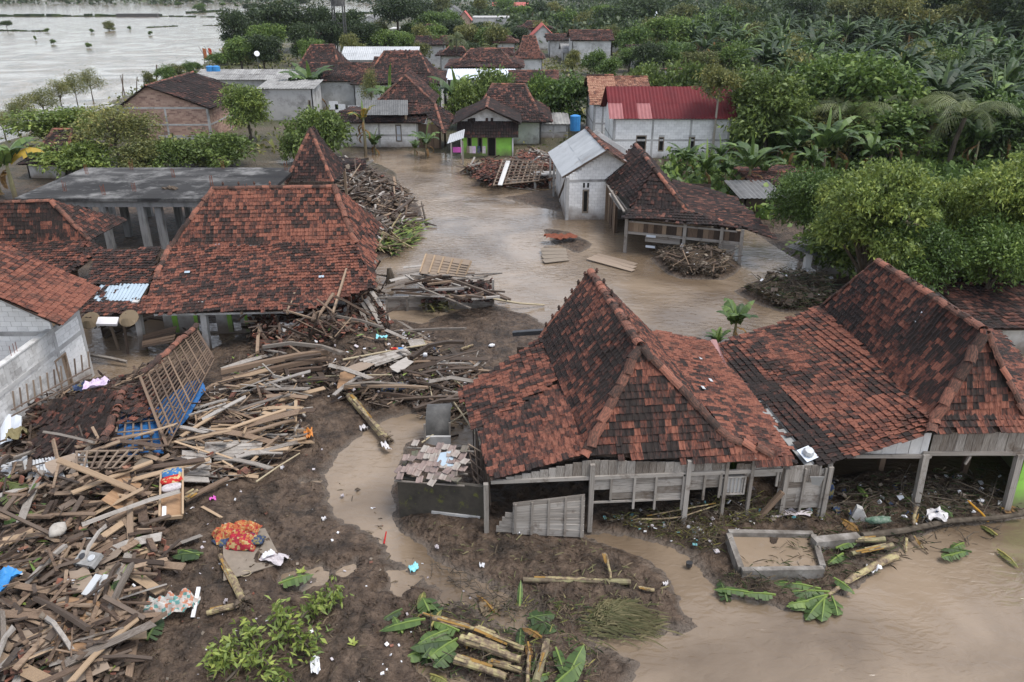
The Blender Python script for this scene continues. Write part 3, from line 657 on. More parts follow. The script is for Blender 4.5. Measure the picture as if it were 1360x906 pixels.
def concrete_frame(W, cols, beams, mat='grey_concrete', parent=None, out=.025, w=.2, th=.12):
    """single cast frame of posts (u, z0, z1) and bands (u0, u1, z)"""
    mb = MB()
    for u, a, b in cols: W.rect(mb, u - w / 2, u + w / 2, a, b, out, th)
    for u0, u1, z in (beams or [(0, W.L, cols[0][2] - .2)]): W.rect(mb, u0, u1, z - .09, z + .09, out + .004, th)
    return mb.build('concrete_frame', mat, parent)
def window(W, u0, u1, z0, z1, parent, frame='dark_door', pane='void', bars=0, fw=.06, name='window', deep=.05):
    f = MB()
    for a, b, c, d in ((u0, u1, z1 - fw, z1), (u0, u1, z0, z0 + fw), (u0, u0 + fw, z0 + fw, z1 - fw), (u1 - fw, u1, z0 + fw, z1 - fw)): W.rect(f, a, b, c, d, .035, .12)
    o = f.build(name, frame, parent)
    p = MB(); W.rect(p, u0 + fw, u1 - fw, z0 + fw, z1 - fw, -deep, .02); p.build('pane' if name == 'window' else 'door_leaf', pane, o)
    for k in range(bars):
        u = u0 + fw + (u1 - u0 - 2 * fw) * (k + .5) / bars; q = MB(); W.rect(q, u - .015, u + .015, z0 + fw, z1 - fw, .01, .03); q.build('bar', frame, o)
    return o
def corrugated(poly, depth=.02, pitch=.18, mat='zinc', parent=None, name='roof_sheet', th=.01, nseg=None):
    """corrugated sheet over a quad: poly = eave a, eave b, top b, top a; ribs run up the slope"""
    a, b, c, d = (V3(p) for p in poly); n = (b - a).cross(d - a).normalized()
    if n.z < 0: n = -n
    L = (b - a).length; k = max(4, int(L / pitch) * 2); mb = MB(); vs = []
    for i in range(k + 1):
        f = i / k; h = n * (depth if i % 2 else -depth)
        vs += [a.lerp(b, f) + h, d.lerp(c, f) + h]
    mb.add(vs, [(2 * i, 2 * i + 2, 2 * i + 3, 2 * i + 1) for i in range(k)])
    vs2 = [v - n * th for v in vs]; mb.add(vs2, [(2 * i, 2 * i + 1, 2 * i + 3, 2 * i + 2) for i in range(k)])
    return mb.build(name, mat, parent)
def sheets(poly, n, parent, mat='zinc', m=1, depth=.02, pitch=.18, lap=.05, name='roof_sheet', seed=0):
    """a slope laid in n x m overlapping corrugated sheets, each a part"""
    a, b, c, d = (V3(p) for p in poly); nn = (b - a).cross(d - a).normalized(); r = random.Random(seed)
    if nn.z < 0: nn = -nn
    for j in range(m):
        for i in range(n):
            f0, f1 = i / n, (i + 1) / n + lap / n; g0, g1 = j / m - (lap / m if j else 0), (j + 1) / m
            q = lambda f, g: (a.lerp(b, f)).lerp(d.lerp(c, f), g) + nn * (.012 * ((i + j) % 2) + .02 * j * 0 + r.uniform(0, .012) + (.018 if g == g0 and j else 0))
            o = corrugated([q(f0, g0), q(f1, g0), q(f1, g1), q(f0, g1)], depth, pitch, mat, parent, name); o.color = (1 - r.random(), 1, 1, 1)
def boards_v(W, u0, u1, z0, z1, parent, bw=.24, mat='grey_wood', out=0.0, th=.025, ztop=None, gap=.012, miss=0.0, seed=0):
    """upright boards, each a part"""
    r = random.Random(seed); u = u0
    while u < u1 - .04:
        w = min(bw * r.uniform(.8, 1.2), u1 - u); zt = z1 if ztop is None else ztop(u + w / 2)
        if r.random() >= miss and zt - z0 > .05:
            o = out + r.uniform(-.008, .008)
            box_part('board', W.p(u + w / 2, z0 + r.uniform(-.02, .02), o), W.p(u + w / 2, zt, o), w - gap, th, mat, parent, up=W.u if False else W.n)
        u += w
def boards_h(W, u0, u1, z0, z1, parent, bh=.24, mat='grey_wood', out=0.0, th=.025, gap=.012, seed=0, miss=0.0):
    r = random.Random(seed); z = z0
    while z < z1 - .04:
        h = min(bh * r.uniform(.85, 1.15), z1 - z)
        if r.random() >= miss:
            o = out + r.uniform(-.008, .008); box_part('board', W.p(u0, z + h / 2, o), W.p(u1, z + h / 2 + r.uniform(-.01, .01), o), th, h - gap, mat, parent)
        z += h
def post(W, u, z0, z1, parent, w=.13, mat='grey_wood', out=.03, lean=0.0, name='post'):
    return box_part(name, W.p(u, z0, out), W.p(u + lean, z1, out), w, w, mat, parent, tint=rng.uniform(.1, .6), up=W.n)
def rail(W, u0, u1, z, parent, h=.12, w=.08, mat='grey_wood', out=.02, z2=None, name='beam'):
    return box_part(name, W.p(u0, z, out), W.p(u1, z if z2 is None else z2, out), w, h, mat, parent, tint=rng.uniform(.1, .6))
# ================================================================ the two near timber houses and the big house on the left
TW, TE, TL = .195, .225, .29
# ---- house A: front centre, steep four-sided upper roof over a broken skirt
rA = thing('timber_house', 'wooden house with a steep peaked tiled roof over grey board walls, front centre', 'house', (4, 24, .15))
K = [at(785, 590, 3.1), at(964, 580, 3.1), at(862, 441, 3.1), at(719, 447, 3.1)]
R0, R1 = at(850, 458, 5.6), at(785, 361, 5.6)
E3, E4 = at(1062, 617, 2.35), at(941, 453, 2.4)
E2, E1b, E1 = at(650, 638, 2.25), at(634, 573, 2.0), at(610, 522, 1.75)
F1, Mid = at(776, 605, 2.85), at(746, 505, 3.0)
cells = []
def addp(poly, **k): cells.extend(tile_cells(poly, TW, TE, seed=len(cells) % 97 + 1, **k))
pA = [[R0, R1, K[3], K[0]], [K[3], Mid, E1b, E1], [Mid, K[0], F1, E2, E1b], [R0, K[0], K[1]], [K[0], K[1], E3, F1], [K[2], K[1], E3, E4], [R0, R1, K[2], K[1]], [R1, K[2], K[3]]]
addp(pA[0], dark=.66, sag=.08); addp(pA[1], dark=.46, sag=.1, rough=1.6); addp(pA[2], dark=.36, sag=.1, rough=1.6, uv=(E2 - F1)); addp(pA[3], dark=.52, rough=1.2)
addp(pA[4], dark=.55, rough=1.5); addp(pA[5], dark=.3, sag=.09, rough=1.3); addp(pA[6], dark=.5)
put_tiles(rA, cells, 'near', TW, TL, 'tile', singles=300)
deck(rA, pA)
ridge_line(rA, R0, R1, .34, .16, seed=1); ridge_line(rA, K[0] + V3((-.05, -.1, 0)), R0 + V3((-.05, -.1, -.1)), .4, .17, seed=2, jitter=2); ridge_line(rA, K[1], R0 + V3((.05, -.1, -.1)), .4, .17, seed=3, jitter=2)
ridge_line(rA, F1, K[0], .4, .17, seed=4, jitter=2.5); ridge_line(rA, E3.lerp(K[1], .4), K[1], .4, .17, seed=5, jitter=2); ridge_line(rA, K[3], R1, .36, .13, seed=6)
fb = MB()   # little upright knobs along the ridge and the far hip
fb.tube([(0, 0, 0), (0, 0, .06), (0, 0, .1), (0, 0, .16), (0, 0, .2)], [.06, .04, .075, .04, .02], 6)
fm = fb.mesh('finial', 'ridge_tile')
for k in range(7): link('finial', fm, Matrix.Translation(K[3].lerp(R1, .12 + k * .13) + V3((-.05, 0, .1))), rA, rng.uniform(.6, 1))
for k in range(6): link('finial', fm, Matrix.Translation(R1.lerp(R0, .06 + k * .17) + V3((.12, 0, .1))), rA, rng.uniform(.6, 1))
for (x, y) in ((930, 478), (943, 507), (933, 517)):
    o, u, v, n = plane_frame(pA[5]); d = at(x, y, 0) - V3((0, 0, CAM_H)); t = (o - V3((0, 0, CAM_H))).dot(n) / d.dot(n); q = V3((0, 0, CAM_H)) + d * t
    b = MB(); m = Matrix((u, v, n)).transposed(); b.box(q + n * .07, (.22, .12, .015), m); b.build('tin_patch', 'zinc', rA)
# sheet-metal gutter strip open to the sky at the upper left corner of the steep roof
g = MB(); a, c = at(681, 441, 2.35), at(722, 438, 2.6); g.beam(a, c, .22, .03); g.beam(a + V3((0, -.12, -.08)), c + V3((0, -.12, -.08)), .02, .16); g.build('gutter', 'black_metal', rA)
WA = Wall((-.72, 20.42), (10.2, 21.22))
def wz(W, px, py): return W.hit(px, py)
zb = .1
for px in (646, 783, 907, 956, 989, 1034, 1089):
    u, z = WA.hit(px, 690); post(WA, u, zb, 2.05 if px < 700 else (2.6 if px < 1000 else 2.15), rA, w=.15 if px in (646, 783, 907, 1034, 1089) else .1, out=.05)
u0, _ = WA.hit(652, 650); u1, _ = WA.hit(1034, 650)
zbm = WA.hit(850, 631)[1]
rail(WA, u0, u1, zbm, rA, h=.12, out=.035); uF = WA.hit(783, 640)[0]; topz = lambda u_: 2.1 + .62 * u_ / uF if u_ < uF else 2.72 - .45 * (u_ - uF) / (u1 - uF)
boards_v(WA, u0, u1, zbm + .05, 2.1, rA, bw=.25, seed=3, miss=.03, ztop=topz)
boards_v(WA, WA.hit(1036, 640)[0], WA.hit(1088, 640)[0], 1.6, 2.2, rA, bw=.25, seed=4)
lowp = [(788, 811, 634, 650), (813, 841, 630, 662), (843, 869, 629, 663), (871, 905, 628, 663), (911, 934, 627, 650), (936, 955, 626, 647), (990, 1032, 624, 632), (1037, 1061, 626, 674), (1063, 1087, 624, 674)]
for i, (x0, x1, y0, y1) in enumerate(lowp):
    a, zt = WA.hit(x0, y0); c, zl = WA.hit(x1, y1); boards_h(WA, a, c, zl, min(zt, zbm - .03), rA, bh=.27, seed=i, out=-.01)
    post(WA, c, zl - .35, zbm, rA, w=.07, out=.04)
rail(WA, WA.hit(786, 664)[0], WA.hit(905, 664)[0], WA.hit(850, 664)[1], rA, h=.06, w=.05)
a, zt = WA.hit(958, 633); c, zl = WA.hit(988, 656); window(WA, a, c, zl, zt, rA, frame='grey_wood', pane='plaster', bars=6, fw=.05)
post(WA, WA.hit(1004, 665)[0], .2, 1.35, rA, w=.14, out=.15, lean=.75, mat='brown_wood', name='brace')
# dark side and back walls, added to block light from the interior
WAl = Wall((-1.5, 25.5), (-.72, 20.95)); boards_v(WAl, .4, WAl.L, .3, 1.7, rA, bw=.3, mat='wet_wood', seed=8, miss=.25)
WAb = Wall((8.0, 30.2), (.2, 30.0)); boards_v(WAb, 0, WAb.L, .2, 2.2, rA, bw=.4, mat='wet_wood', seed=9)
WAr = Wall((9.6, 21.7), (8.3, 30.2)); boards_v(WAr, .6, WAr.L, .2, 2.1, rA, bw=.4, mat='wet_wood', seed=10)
# slipped lattice of battens hanging off the broken left eave corner
lt = [at(622, 590, 1.6), at(648, 605, 1.7), at(652, 690, .2), at(632, 655, .5)]
for k in range(7): box_part('batten', lt[0].lerp(lt[3], k / 6), lt[1].lerp(lt[2], k / 6), .05, .03, 'lath', rA)
for k in range(4): box_part('batten', lt[0].lerp(lt[1], k / 3), lt[3].lerp(lt[2], k / 3), .045, .03, 'lath', rA)
# ---- house B: right, same kind, open front
rB = thing('timber_house', 'wooden house with a long tiled roof and open front on posts, right edge', 'house', (14, 25, .1))
KB = [at(1243, 553, 3.45), None, None, at(1090, 409, 3.3)]
Q0, Q1 = at(1305, 437, 6.0), at(1166, 347, 6.0)
KB[1] = V3((2 * Q0.x - KB[0].x, KB[0].y + .2, 3.45)); KB[2] = V3((2 * Q1.x - KB[3].x, KB[3].y, 3.3))
B1, B2 = at(944, 460, 2.3), at(1086, 621, 2.15)
B3 = at(1236, 574, 3.1); B4 = at(1440, 572, 3.1); B5 = V3((20.6, 31, 2.5))
pB = [[Q0, Q1, KB[3], KB[0]], [KB[3], KB[0], B3, B2, B1], [Q0, KB[0], KB[1]], [KB[0], KB[1], B4, B3], [KB[1], KB[2], B5, B4], [Q0, Q1, KB[2], KB[1]], [Q1, KB[2], KB[3]]]
cells = []
addp(pB[0], dark=.62, sag=.09); addp(pB[1], dark=.36, sag=.12, rough=1.3); addp(pB[2], dark=.4, rough=1.3); addp(pB[3], dark=.48, rough=1.5); addp(pB[4], dark=.5); addp(pB[5], dark=.5)
# the lower edge by the gutter is older and darker
gd = (B2 - B1).normalized()
cells = [(m, min(1, t + .55) if ((m.translation - B1) - gd * (m.translation - B1).dot(gd)).length < .95 and m.translation.z < 3.2 and (m.translation - B1).dot(gd) > 1.5 else t) for m, t in cells]
put_tiles(rB, cells, 'near', TW, TL, 'tile', singles=300)
deck(rB, pB)
ridge_line(rB, Q0, Q1, .36, .17, seed=11); ridge_line(rB, KB[0] + V3((-.05, -.1, 0)), Q0 + V3((0, -.12, -.15)), .45, .18, seed=12, jitter=2.5); ridge_line(rB, KB[1], Q0 + V3((.05, -.1, -.1)), .4, .17, seed=13, jitter=2)
ridge_line(rB, B3, KB[0], .4, .17, seed=14, jitter=3); ridge_line(rB, KB[3], Q1, .36, .13, seed=15)
b = MB(); o, u, v, n = plane_frame(pB[0]); d = at(1221, 421, 0) - V3((0, 0, CAM_H)); t = (o - V3((0, 0, CAM_H))).dot(n) / d.dot(n); q = V3((0, 0, CAM_H)) + d * t
b.box(q + n * .09, (.26, .42, .015), Matrix((u, v, n)).transposed()); b.build('skylight_tile', 'white_metal', rB)
WB = Wall((10.3, 21.75), (19, 21.75))
zbe = WB.hit(1230, 605)[1]
ub = lambda x, y: WB.hit(x, y)[0]
rail(WB, ub(1113, 607), ub(1236, 605), zbe - .0, rB, h=.12, w=.1, out=.03); rail(WB, ub(1226, 598), ub(1400, 598), zbe + .1, rB, h=.12, w=.1, out=.03)
boards_v(WB, ub(1120, 605), ub(1232, 600), zbe + .06, 2.6, rB, bw=.4, mat='plaster', seed=5, out=-.02, ztop=lambda u_: 2.1 + (u_ - ub(1120, 605)) / (ub(1232, 600) - ub(1120, 605)) * .95)
boards_v(WB, ub(1234, 600), ub(1400, 600), zbe + .16, 3.05, rB, bw=.27, seed=6)
for x0, y0, x1 in ((1215, 668, 1229), (1334, 676, 1354)): a = ub(x0, y0); c = ub(x1, 598); box_part('post', WB.p(a, .1, .06), WB.p(c, zbe + .1, .06), .2, .2, 'grey_wood', rB, .2, up=WB.n)
post(WB, ub(1090, 675), .1, 2.0, rB, w=.16); post(WB, ub(1288, 590), zbe - .3, zbe, rB, w=.07, lean=.1, name='brace')
for x0, y0, x1, y1 in ((1166, 634, 1169, 606), (1279, 628, 1283, 600)):
    p = at(x0, y0, .1); box_part('post', p, V3((p.x + .02, p.y, 2.6)), .18, .18, 'brown_wood', rB, .4)
WBb = Wall((19, 30.5), (9.2, 30.5)); boards_v(WBb, 0, WBb.L, .0, 2.5, rB, bw=.45, mat='wet_wood', seed=12)  # unseen dark back wall, added to keep light out of the open house
WBr = Wall((17.9, 21.95), (18.6, 30.5)); backing(WBr, 0, 2.5, mat='green_paint', parent=rB)
WBg = Wall((16.55, 21.9), (17.9, 21.95)); backing(WBg, 0, zbe, mat='green_paint', parent=rB)
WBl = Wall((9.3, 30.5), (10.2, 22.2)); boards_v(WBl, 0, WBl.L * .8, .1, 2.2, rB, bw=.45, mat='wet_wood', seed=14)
# metal valley gutter between the two houses
gt = MB(); a0, a1 = at(942, 456, 2.27), at(1075, 618, 2.14); w0 = V3((.2, 0, .03))
gt.quad(a0 - w0, a1 - w0 * .6, a1 + w0 * .6, a0 + w0); gt.quad(a0 - w0 - V3((0, 0, .02)), a0 + w0 - V3((0, 0, .02)), a1 + w0 * .6 - V3((0, 0, .02)), a1 - w0 * .6 - V3((0, 0, .02))); gt.quad(a0 + w0, a1 + w0 * .6, a1 + w0 * .6 + V3((.02, 0, .07)), a0 + w0 + V3((.02, 0, .07))); gt.build('valley_gutter', 'asbestos', rB)
gt = MB(); a0 = at(942, 456, 2.3); a2 = at(968, 505, 2.3)
gt.add([a0 + V3((-.05, 0, .05)), a2 + V3((-.06, 0, .06)), a2 + V3((.1, 0, .1)), a0 + V3((.32, .15, .1)), a0 + V3((.15, .2, .1))], [(0, 1, 2, 3, 4), (4, 3, 2, 1, 0)]); 
tag(gt.build('plastic_sheet', 'faded_pink'), 'faded pink plastic sheet tucked in the gutter between two tiled roofs', 'plastic sheet')
# ---- house C: big tiled roof left of centre
rC = thing('tiled_house', 'large house with a broad orange and black tiled roof, right end caved in', 'house', (-12, 38, .1))
Cr0, Cr1 = at(284, 250, 6.1), at(443, 248, 6.1)
Ck0, Ck1 = at(226, 327, 3.7), at(471, 322, 3.7)
Ce0, Ce1, Ce2 = at(183, 417, 2.2), at(400, 413, 2.15), at(497, 384, 2.3)
Cs = at(506, 298, 3.3); Cs2 = at(497, 330, 2.9)
Cb0, Cb1 = V3((Ck0.x, 45.5, 3.4)), V3((Ck1.x, 45.5, 3.4))
pC = [[Cr0, Cr1, Ck1, Ck0], [Ck0, Ck1, Ce2, Ce1, Ce0], [Cr1, Cs, Ck1], [Ck1, Cs, Cs2, Ce2], [Cr0, Cr1, Cb1, Cb0]]
cells = []
addp(pC[0], dark=.42); addp(pC[1], dark=.42, sag=.1, rough=1.2); addp(pC[2], dark=.5, rough=1.5); addp(pC[3], dark=.45, rough=2)
lt0, lt1 = at(125, 333, 3.3), at(216, 330, 3.4); lb0, lb1 = at(110, 425, 2.05), at(183, 417, 2.15)
pL = [lt0, lt1, Ck0, lb1, lb0]
lc = tile_cells([lt0, lt1, lb1, lb0], TW, TE, dark=.7, seed=44, sag=.12, rough=1.5)
o_, u_, v_, n_ = plane_frame([lt0, lt1, lb1, lb0])
def in_px(m, x0, y0, x1, y1):
    x, y, z = proj(m.translation); return x0 < x < x1 and y0 < y < y1
sheet_px = (126, 378, 196, 401)
cells += [c for c in lc if not in_px(c[0], *sheet_px) or rng.random() < .22]
put_tiles(rC, cells, 'near', TW, TL, 'tile', singles=300)
deck(rC, pC[:4] + [[lt0, lt1, lb1, lb0]])
ridge_line(rC, Cr0, Cr1, .36, .15, seed=21); ridge_line(rC, Ck0, Cr0, .4, .16, seed=22, jitter=2); ridge_line(rC, Ck1, Cr1, .45, .16, seed=23, jitter=3); ridge_line(rC, lb1.lerp(Ck0, .5), Ck0, .4, .15, seed=24, jitter=2)
for k in range(5): link('finial', fm, Matrix.Translation(Cr0.lerp(Cr1, .08 + k * .13) + V3((0, 0, .14))), rC, rng.uniform(.3, 1))
def on_pl(px, py, poly, off=.0):
    o, u, v, n = plane_frame(poly); c = V3((0, 0, CAM_H)); d = at(px, py, 0) - c; t = (o - c).dot(n) / d.dot(n); return c + d * t + n * off
corrugated([on_pl(122, 401, pL[:2] + [lb1, lb0], .045), on_pl(184, 401, pL[:2] + [lb1, lb0], .045), on_pl(198, 378, pL[:2] + [lb1, lb0], .045), on_pl(134, 378, pL[:2] + [lb1, lb0], .045)], .02, .16, 'blue_zinc', rC, 'metal_patch')
for (x, y) in ((290, 327), (427, 369), (249, 363)):
    b = MB(); o, u, v, n = plane_frame(pC[1]); b.box(on_pl(x, y, pC[1], .08), (.25, .16, .015), Matrix((u, v, n)).transposed()); b.build('tin_patch', 'blue_zinc', rC)
# front wall under the veranda
WC = Wall((-17.2, 36.3), (-8.2, 36.6))
hl = [(WC.hit(x0, 430)[0], WC.hit(x1, 430)[0], .1, 2.4) for x0, x1 in ((262, 288), (309, 320))]
backing(WC, 0, 2.55, hl, 'plaster', parent=rC)
for x0, x1 in ((230, 237), (259, 263), (303, 309), (326, 330)):
    b = MB(); WC.rect(b, WC.hit(x0, 430)[0], WC.hit(x1, 430)[0], .1, 2.4, .05, .12); b.build('door_frame', 'green_paint', rC)
for x0, x1 in ((211, 219), (293, 300)):
    q = at((x0 + x1) / 2, 436, .1); box_part('column', (q.x, 34.6, .0), (q.x + .1, 34.6, 2.45), .28, .28, 'plaster', rC, .1)
b = MB(); b.beam(Ce0 + V3((.6, .3, -.12)), Ce1 + V3((0, .3, -.12)), .14, .16); b.build('eave_beam', 'plaster', rC)
for k in range(5):
    b = MB(); b.beam(V3((Ce0.x + .4 + k * 2.1, 33.9, 2.1)), V3((Ce0.x + .4 + k * 2.1, 40, 3.5)), .09, .12); b.build('rafter', 'brown_wood', rC)
for x, y, x2, y2 in ((143, 428, 158, 465), (163, 428, 170, 470), (175, 420, 190, 440)):
    p = at(x2, y2, 0); t = aty(x, y, p.y); box_part('post', p, V3((t.x, p.y + .1, max(1.7, min(2.2, t.z)))), .1, .1, 'lath', rC)
WCl = Wall((-20.8, 41.5), (-20.2, 36)); boards_v(WCl, 0, WCl.L, 0, 2.2, rC, bw=.4, mat='wet_wood', seed=31, miss=.1)
WCb = Wall((-8, 44.5), (-16.8, 44.5)); backing(WCb, 0, 2.6, mat='plaster', parent=rC)
WCm = Wall((-20.5, 40.8), (-17.4, 40.2)); boards_v(WCm, 0, WCm.L, 0, 2.6, rC, bw=.4, mat='wet_wood', seed=33)
# ---- house D: white block house, bottom left
rD = thing('block_house', 'white concrete block house with orange tiled roof and narrow wooden door, left edge', 'house', (-19, 29, .1))
De0, De1 = aty(82, 432, 28.4), aty(133, 383, 32.7)
zE = (De0.z + De1.z) / 2; De0 = at(82, 432, zE); De1 = at(133, 383, zE)
Dv0 = aty(0, 398, De0.y + .05); Dv1 = aty(0, 318, De1.y - .05)
dirn = ((Dv0 - De0).normalized() + (Dv1 - De1).normalized()).normalized()
Dr0, Dr1 = De0 + dirn * 9, De1 + dirn * 9
pD = [[De0, De1, Dr1, Dr0]]
cells = tile_cells(pD[0], TW, TE, dark=.2, seed=51, rough=.8, sag=.03, run=2)
put_tiles(rD, cells, 'near', TW, TL, 'tile', singles=260)
deck(rD, pD)
ridge_line(rD, Dr0, Dr1, .36, .15, seed=52)
WD = Wall((-18.85, 22.5), (-18.6, 31.75)); zt = 3.15
ua, za = WD.hit(71, 500); uc, _ = WD.hit(80, 500); zd1 = WD.hit(78, 466)[1]
dh = (WD.hit(82, 520)[0] - .0, WD.hit(96, 505)[0], .3, WD.hit(90, 465)[1])
cornu = WD.hit(68, 435)[0]
backing(WD, -.1, 3.1, [dh], 'mortar', parent=rD)
W1 = Wall(WD.p(cornu, 0)[:2], WD.p(WD.L, 0)[:2]); dh1 = (dh[0] - cornu, dh[1] - cornu, dh[2], dh[3])
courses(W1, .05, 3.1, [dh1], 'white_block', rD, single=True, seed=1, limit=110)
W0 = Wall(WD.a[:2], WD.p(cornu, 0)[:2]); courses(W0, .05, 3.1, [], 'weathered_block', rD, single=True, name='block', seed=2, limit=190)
concrete_frame(WD, [(cornu, 0, 3.12), (WD.L - .1, 0, 3.12), (cornu - 3.2, 0, 3.12)], [(0, WD.L, 2.2), (cornu, WD.L, 3.05)], 'grey_concrete', rD, out=.03)
b = MB(); W0.rect(b, 0, W0.L, 3.1, 3.16, .04, .26); b.build('coping', 'plaster', rD)
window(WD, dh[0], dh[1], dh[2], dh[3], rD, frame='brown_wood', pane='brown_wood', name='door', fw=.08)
Wg = Wall((-28, 29.6), WD.p(cornu, 0)[:2])
ztop = zE - .35
gtop = [(0, ztop + (-dirn.z / dirn.x) * Wg.L), (Wg.L, ztop)]
backing(Wg, -.1, 3.1, (), 'mortar', parent=rD, gable=[(0, 3.1), (Wg.L, 3.1), (Wg.L, ztop), (0, gtop[0][1])])
courses(Wg, .05, 3, [], 'white_block', rD, top=gtop, single=True, seed=3, limit=0)
b = MB(); b.prism([Wg.p(0, gtop[0][1] - .05, .03), Wg.p(Wg.L, ztop - .05, .03), Wg.p(Wg.L, ztop + .28, .03), Wg.p(0, gtop[0][1] + .28, .03)], -Wg.n * .1); b.build('verge_beam', 'plaster', rD)
concrete_frame(Wg, [], [(0, Wg.L, 2.95)], 'grey_concrete', rD, out=.03)
for x, y in ((15, 460), (20, 458), (25, 462)):
    u, z = W0.hit(x, y); b = MB(); b.tube([W0.p(u, 3.1, -.1), W0.p(u + .02, 3.55, -.1)], .012, 5); b.build('rebar', 'rust', rD)
# ---- house F: dark tiled roof behind D, left edge
rF = thing('tiled_house', 'dark hipped tile roof between the concrete slab building and the white block house', 'house', (-26, 42, 0))
f0, f1 = at(-60, 270, 5.0), at(67, 267, 5.0); fk1 = at(119, 319, 3.0); fk0 = at(-80, 322, 3.0); fe1 = at(139, 331, 2.6); fe2 = at(96, 362, 2.2); fe0 = at(-60, 372, 2.1)
pF = [[f0, f1, fk1, fk0], [fk0, fk1, fe2, fe0], [fk1, fe1, fe2]]
fb1 = V3((fk1.x + .3, 46.5, 3)); pF.append([f1, fb1, fk1])
cells = []
addp(pF[0], dark=.66); addp(pF[1], dark=.6, rough=1.4); addp(pF[2], dark=.5, rough=1.8); addp(pF[3], dark=.6)
put_tiles(rF, cells, 'near', TW, TL, 'tile', singles=0); deck(rF, pF)
ridge_line(rF, f0, f1, .36, .15, seed=61, joined=True); ridge_line(rF, fk1, f1, .4, .15, seed=62, joined=True, jitter=2)
WF = Wall((-34, 40.2), (-23.2, 40.4)); boards_v(WF, 0, WF.L, 0, 2.3, rF, bw=.5, mat='wet_wood', seed=3)
# ---- concrete slab building
rS = thing('slab_building', 'unfinished concrete building with a flat stained slab roof on square pillars', 'building', (-23, 53, 0))
sx0, sx1, sy0, sy1 = -31.2, -15.7, 49.2, 58.3
b = MB(); b.box(((sx0 + sx1) / 2, (sy0 + sy1) / 2, 3.5), (sx1 - sx0, sy1 - sy0, .2)); b.build('roof_slab', 'old_slab', rS)
b = MB(); zc = 3.2
b.box(((sx0 + sx1) / 2, sy0 + .35, zc), (sx1 - sx0 - .4, .3, .4)); b.box(((sx0 + sx1) / 2, sy1 - .4, zc), (sx1 - sx0 - .4, .3, .4))
for k in range(5): b.box((sx0 + .6 + k * (sx1 - sx0 - 1.2) / 4, (sy0 + sy1) / 2, zc + .02), (.3, sy1 - sy0 - 1.1, .36))
b.build('roof_beams', 'stained_concrete', rS)
for px, y in ((113, 50.0), (140, 49.6), (167, 52.6), (190, 49.6), (213, 49.8), (96, 53), (78, 50), (238, 54), (252, 57.6), (150, 57.6), (120, 57.6), (200, 57.6)):
    x = aty(px, 290, y).x; o = box_part('pillar', (x, y, -.1), (x, y, 3.05), .42, .38, 'stained_concrete', rS, rng.uniform(.0, .3))
for x, y in ((-30, 56), (-24.5, 51), (-23.5, 55), (-20, 52.5), (-17, 50), (-16.3, 57.3), (-27.5, 57.5), (-21, 57.8), (-26, 50), (-29, 51)):
    b = MB()
    for dx, dy in ((0, 0), (.14, 0), (0, .14), (.14, .14)): b.tube([(x + dx, y + dy, 3.55), (x + dx + rng.uniform(-.05, .05), y + dy, 4.1 + rng.uniform(0, .25))], .014, 4)
    b.build('rebar', 'rust', rS)
b = MB()
for k in range(14): b.box((-22.3 + rng.uniform(-.5, .5), 51.6 + rng.uniform(-.25, .25), 3.63 + rng.uniform(0, .08)), (.2, .15, .09), Euler((rng.random(), rng.random(), rng.random())).to_matrix())
tag(b.build('rubble', 'heap_dirt'), 'small pile of rubble lying on the flat concrete slab roof', 'rubble')['kind'] = 'stuff'
# ---- fallen tower roof J beside the slab
rJ = thing('roof_ruin', 'dark pointed tile roof left standing over a collapsed house beside the concrete slab', 'roof', (-14, 57.5, 1))
ja = aty(412, 171, 58.6); jb = [at(380, 241, 3.0), at(441, 241, 3.0)]; jb += [V3((jb[1].x + .1, 60.6, 3)), V3((jb[0].x - .1, 60.6, 3))]
ja1 = ja + V3((.15, .5, 0))
pJ = [[ja, jb[0], jb[1]], [ja, jb[1], jb[2], ja1], [ja1, jb[2], jb[3]], [ja, ja1, jb[3], jb[0]]]
cells = []
for q in pJ: addp(q, dark=.62)
put_tiles(rJ, cells, 'near', TW, TL, 'old_tile'); deck(rJ, pJ)
ridge_line(rJ, jb[0], ja, .4, .15, 'ridge_tile', 71, True); ridge_line(rJ, jb[1], ja, .4, .15, 'ridge_tile', 72, True)
for q in jb: box_part('post', (q.x * .97 - .4, q.y, 0), (q.x * .97 - .4, q.y, 3.0), .18, .18, 'brown_wood', rJ)
WJ = Wall(jb[0][:2], jb[1][:2]); boards_v(WJ, .1, WJ.L - .1, .3, 2.95, rJ, bw=.35, mat='wet_wood', seed=2)
# ================================================================ houses across the water
FW, FE, FL = .25, .3, .38
def far_tiles(root, polys, darks, mat='old_tile', kind='mid', w=FW, e=FE, seed=0, ridges=(), missing=0.0, sag=.1):
    cs = []
    for i, (p, d) in enumerate(zip(polys, darks)): cs += tile_cells(p, w, e, dark=d, seed=seed * 7 + i, sag=sag, rough=1.3, miss=missing)
    put_tiles(root, cs, kind, w, e * 1.28, mat); deck(root, polys)
    for k, (a, b_) in enumerate(ridges): ridge_line(root, a, b_, .45, .16, 'ridge_tile', seed + k, True)
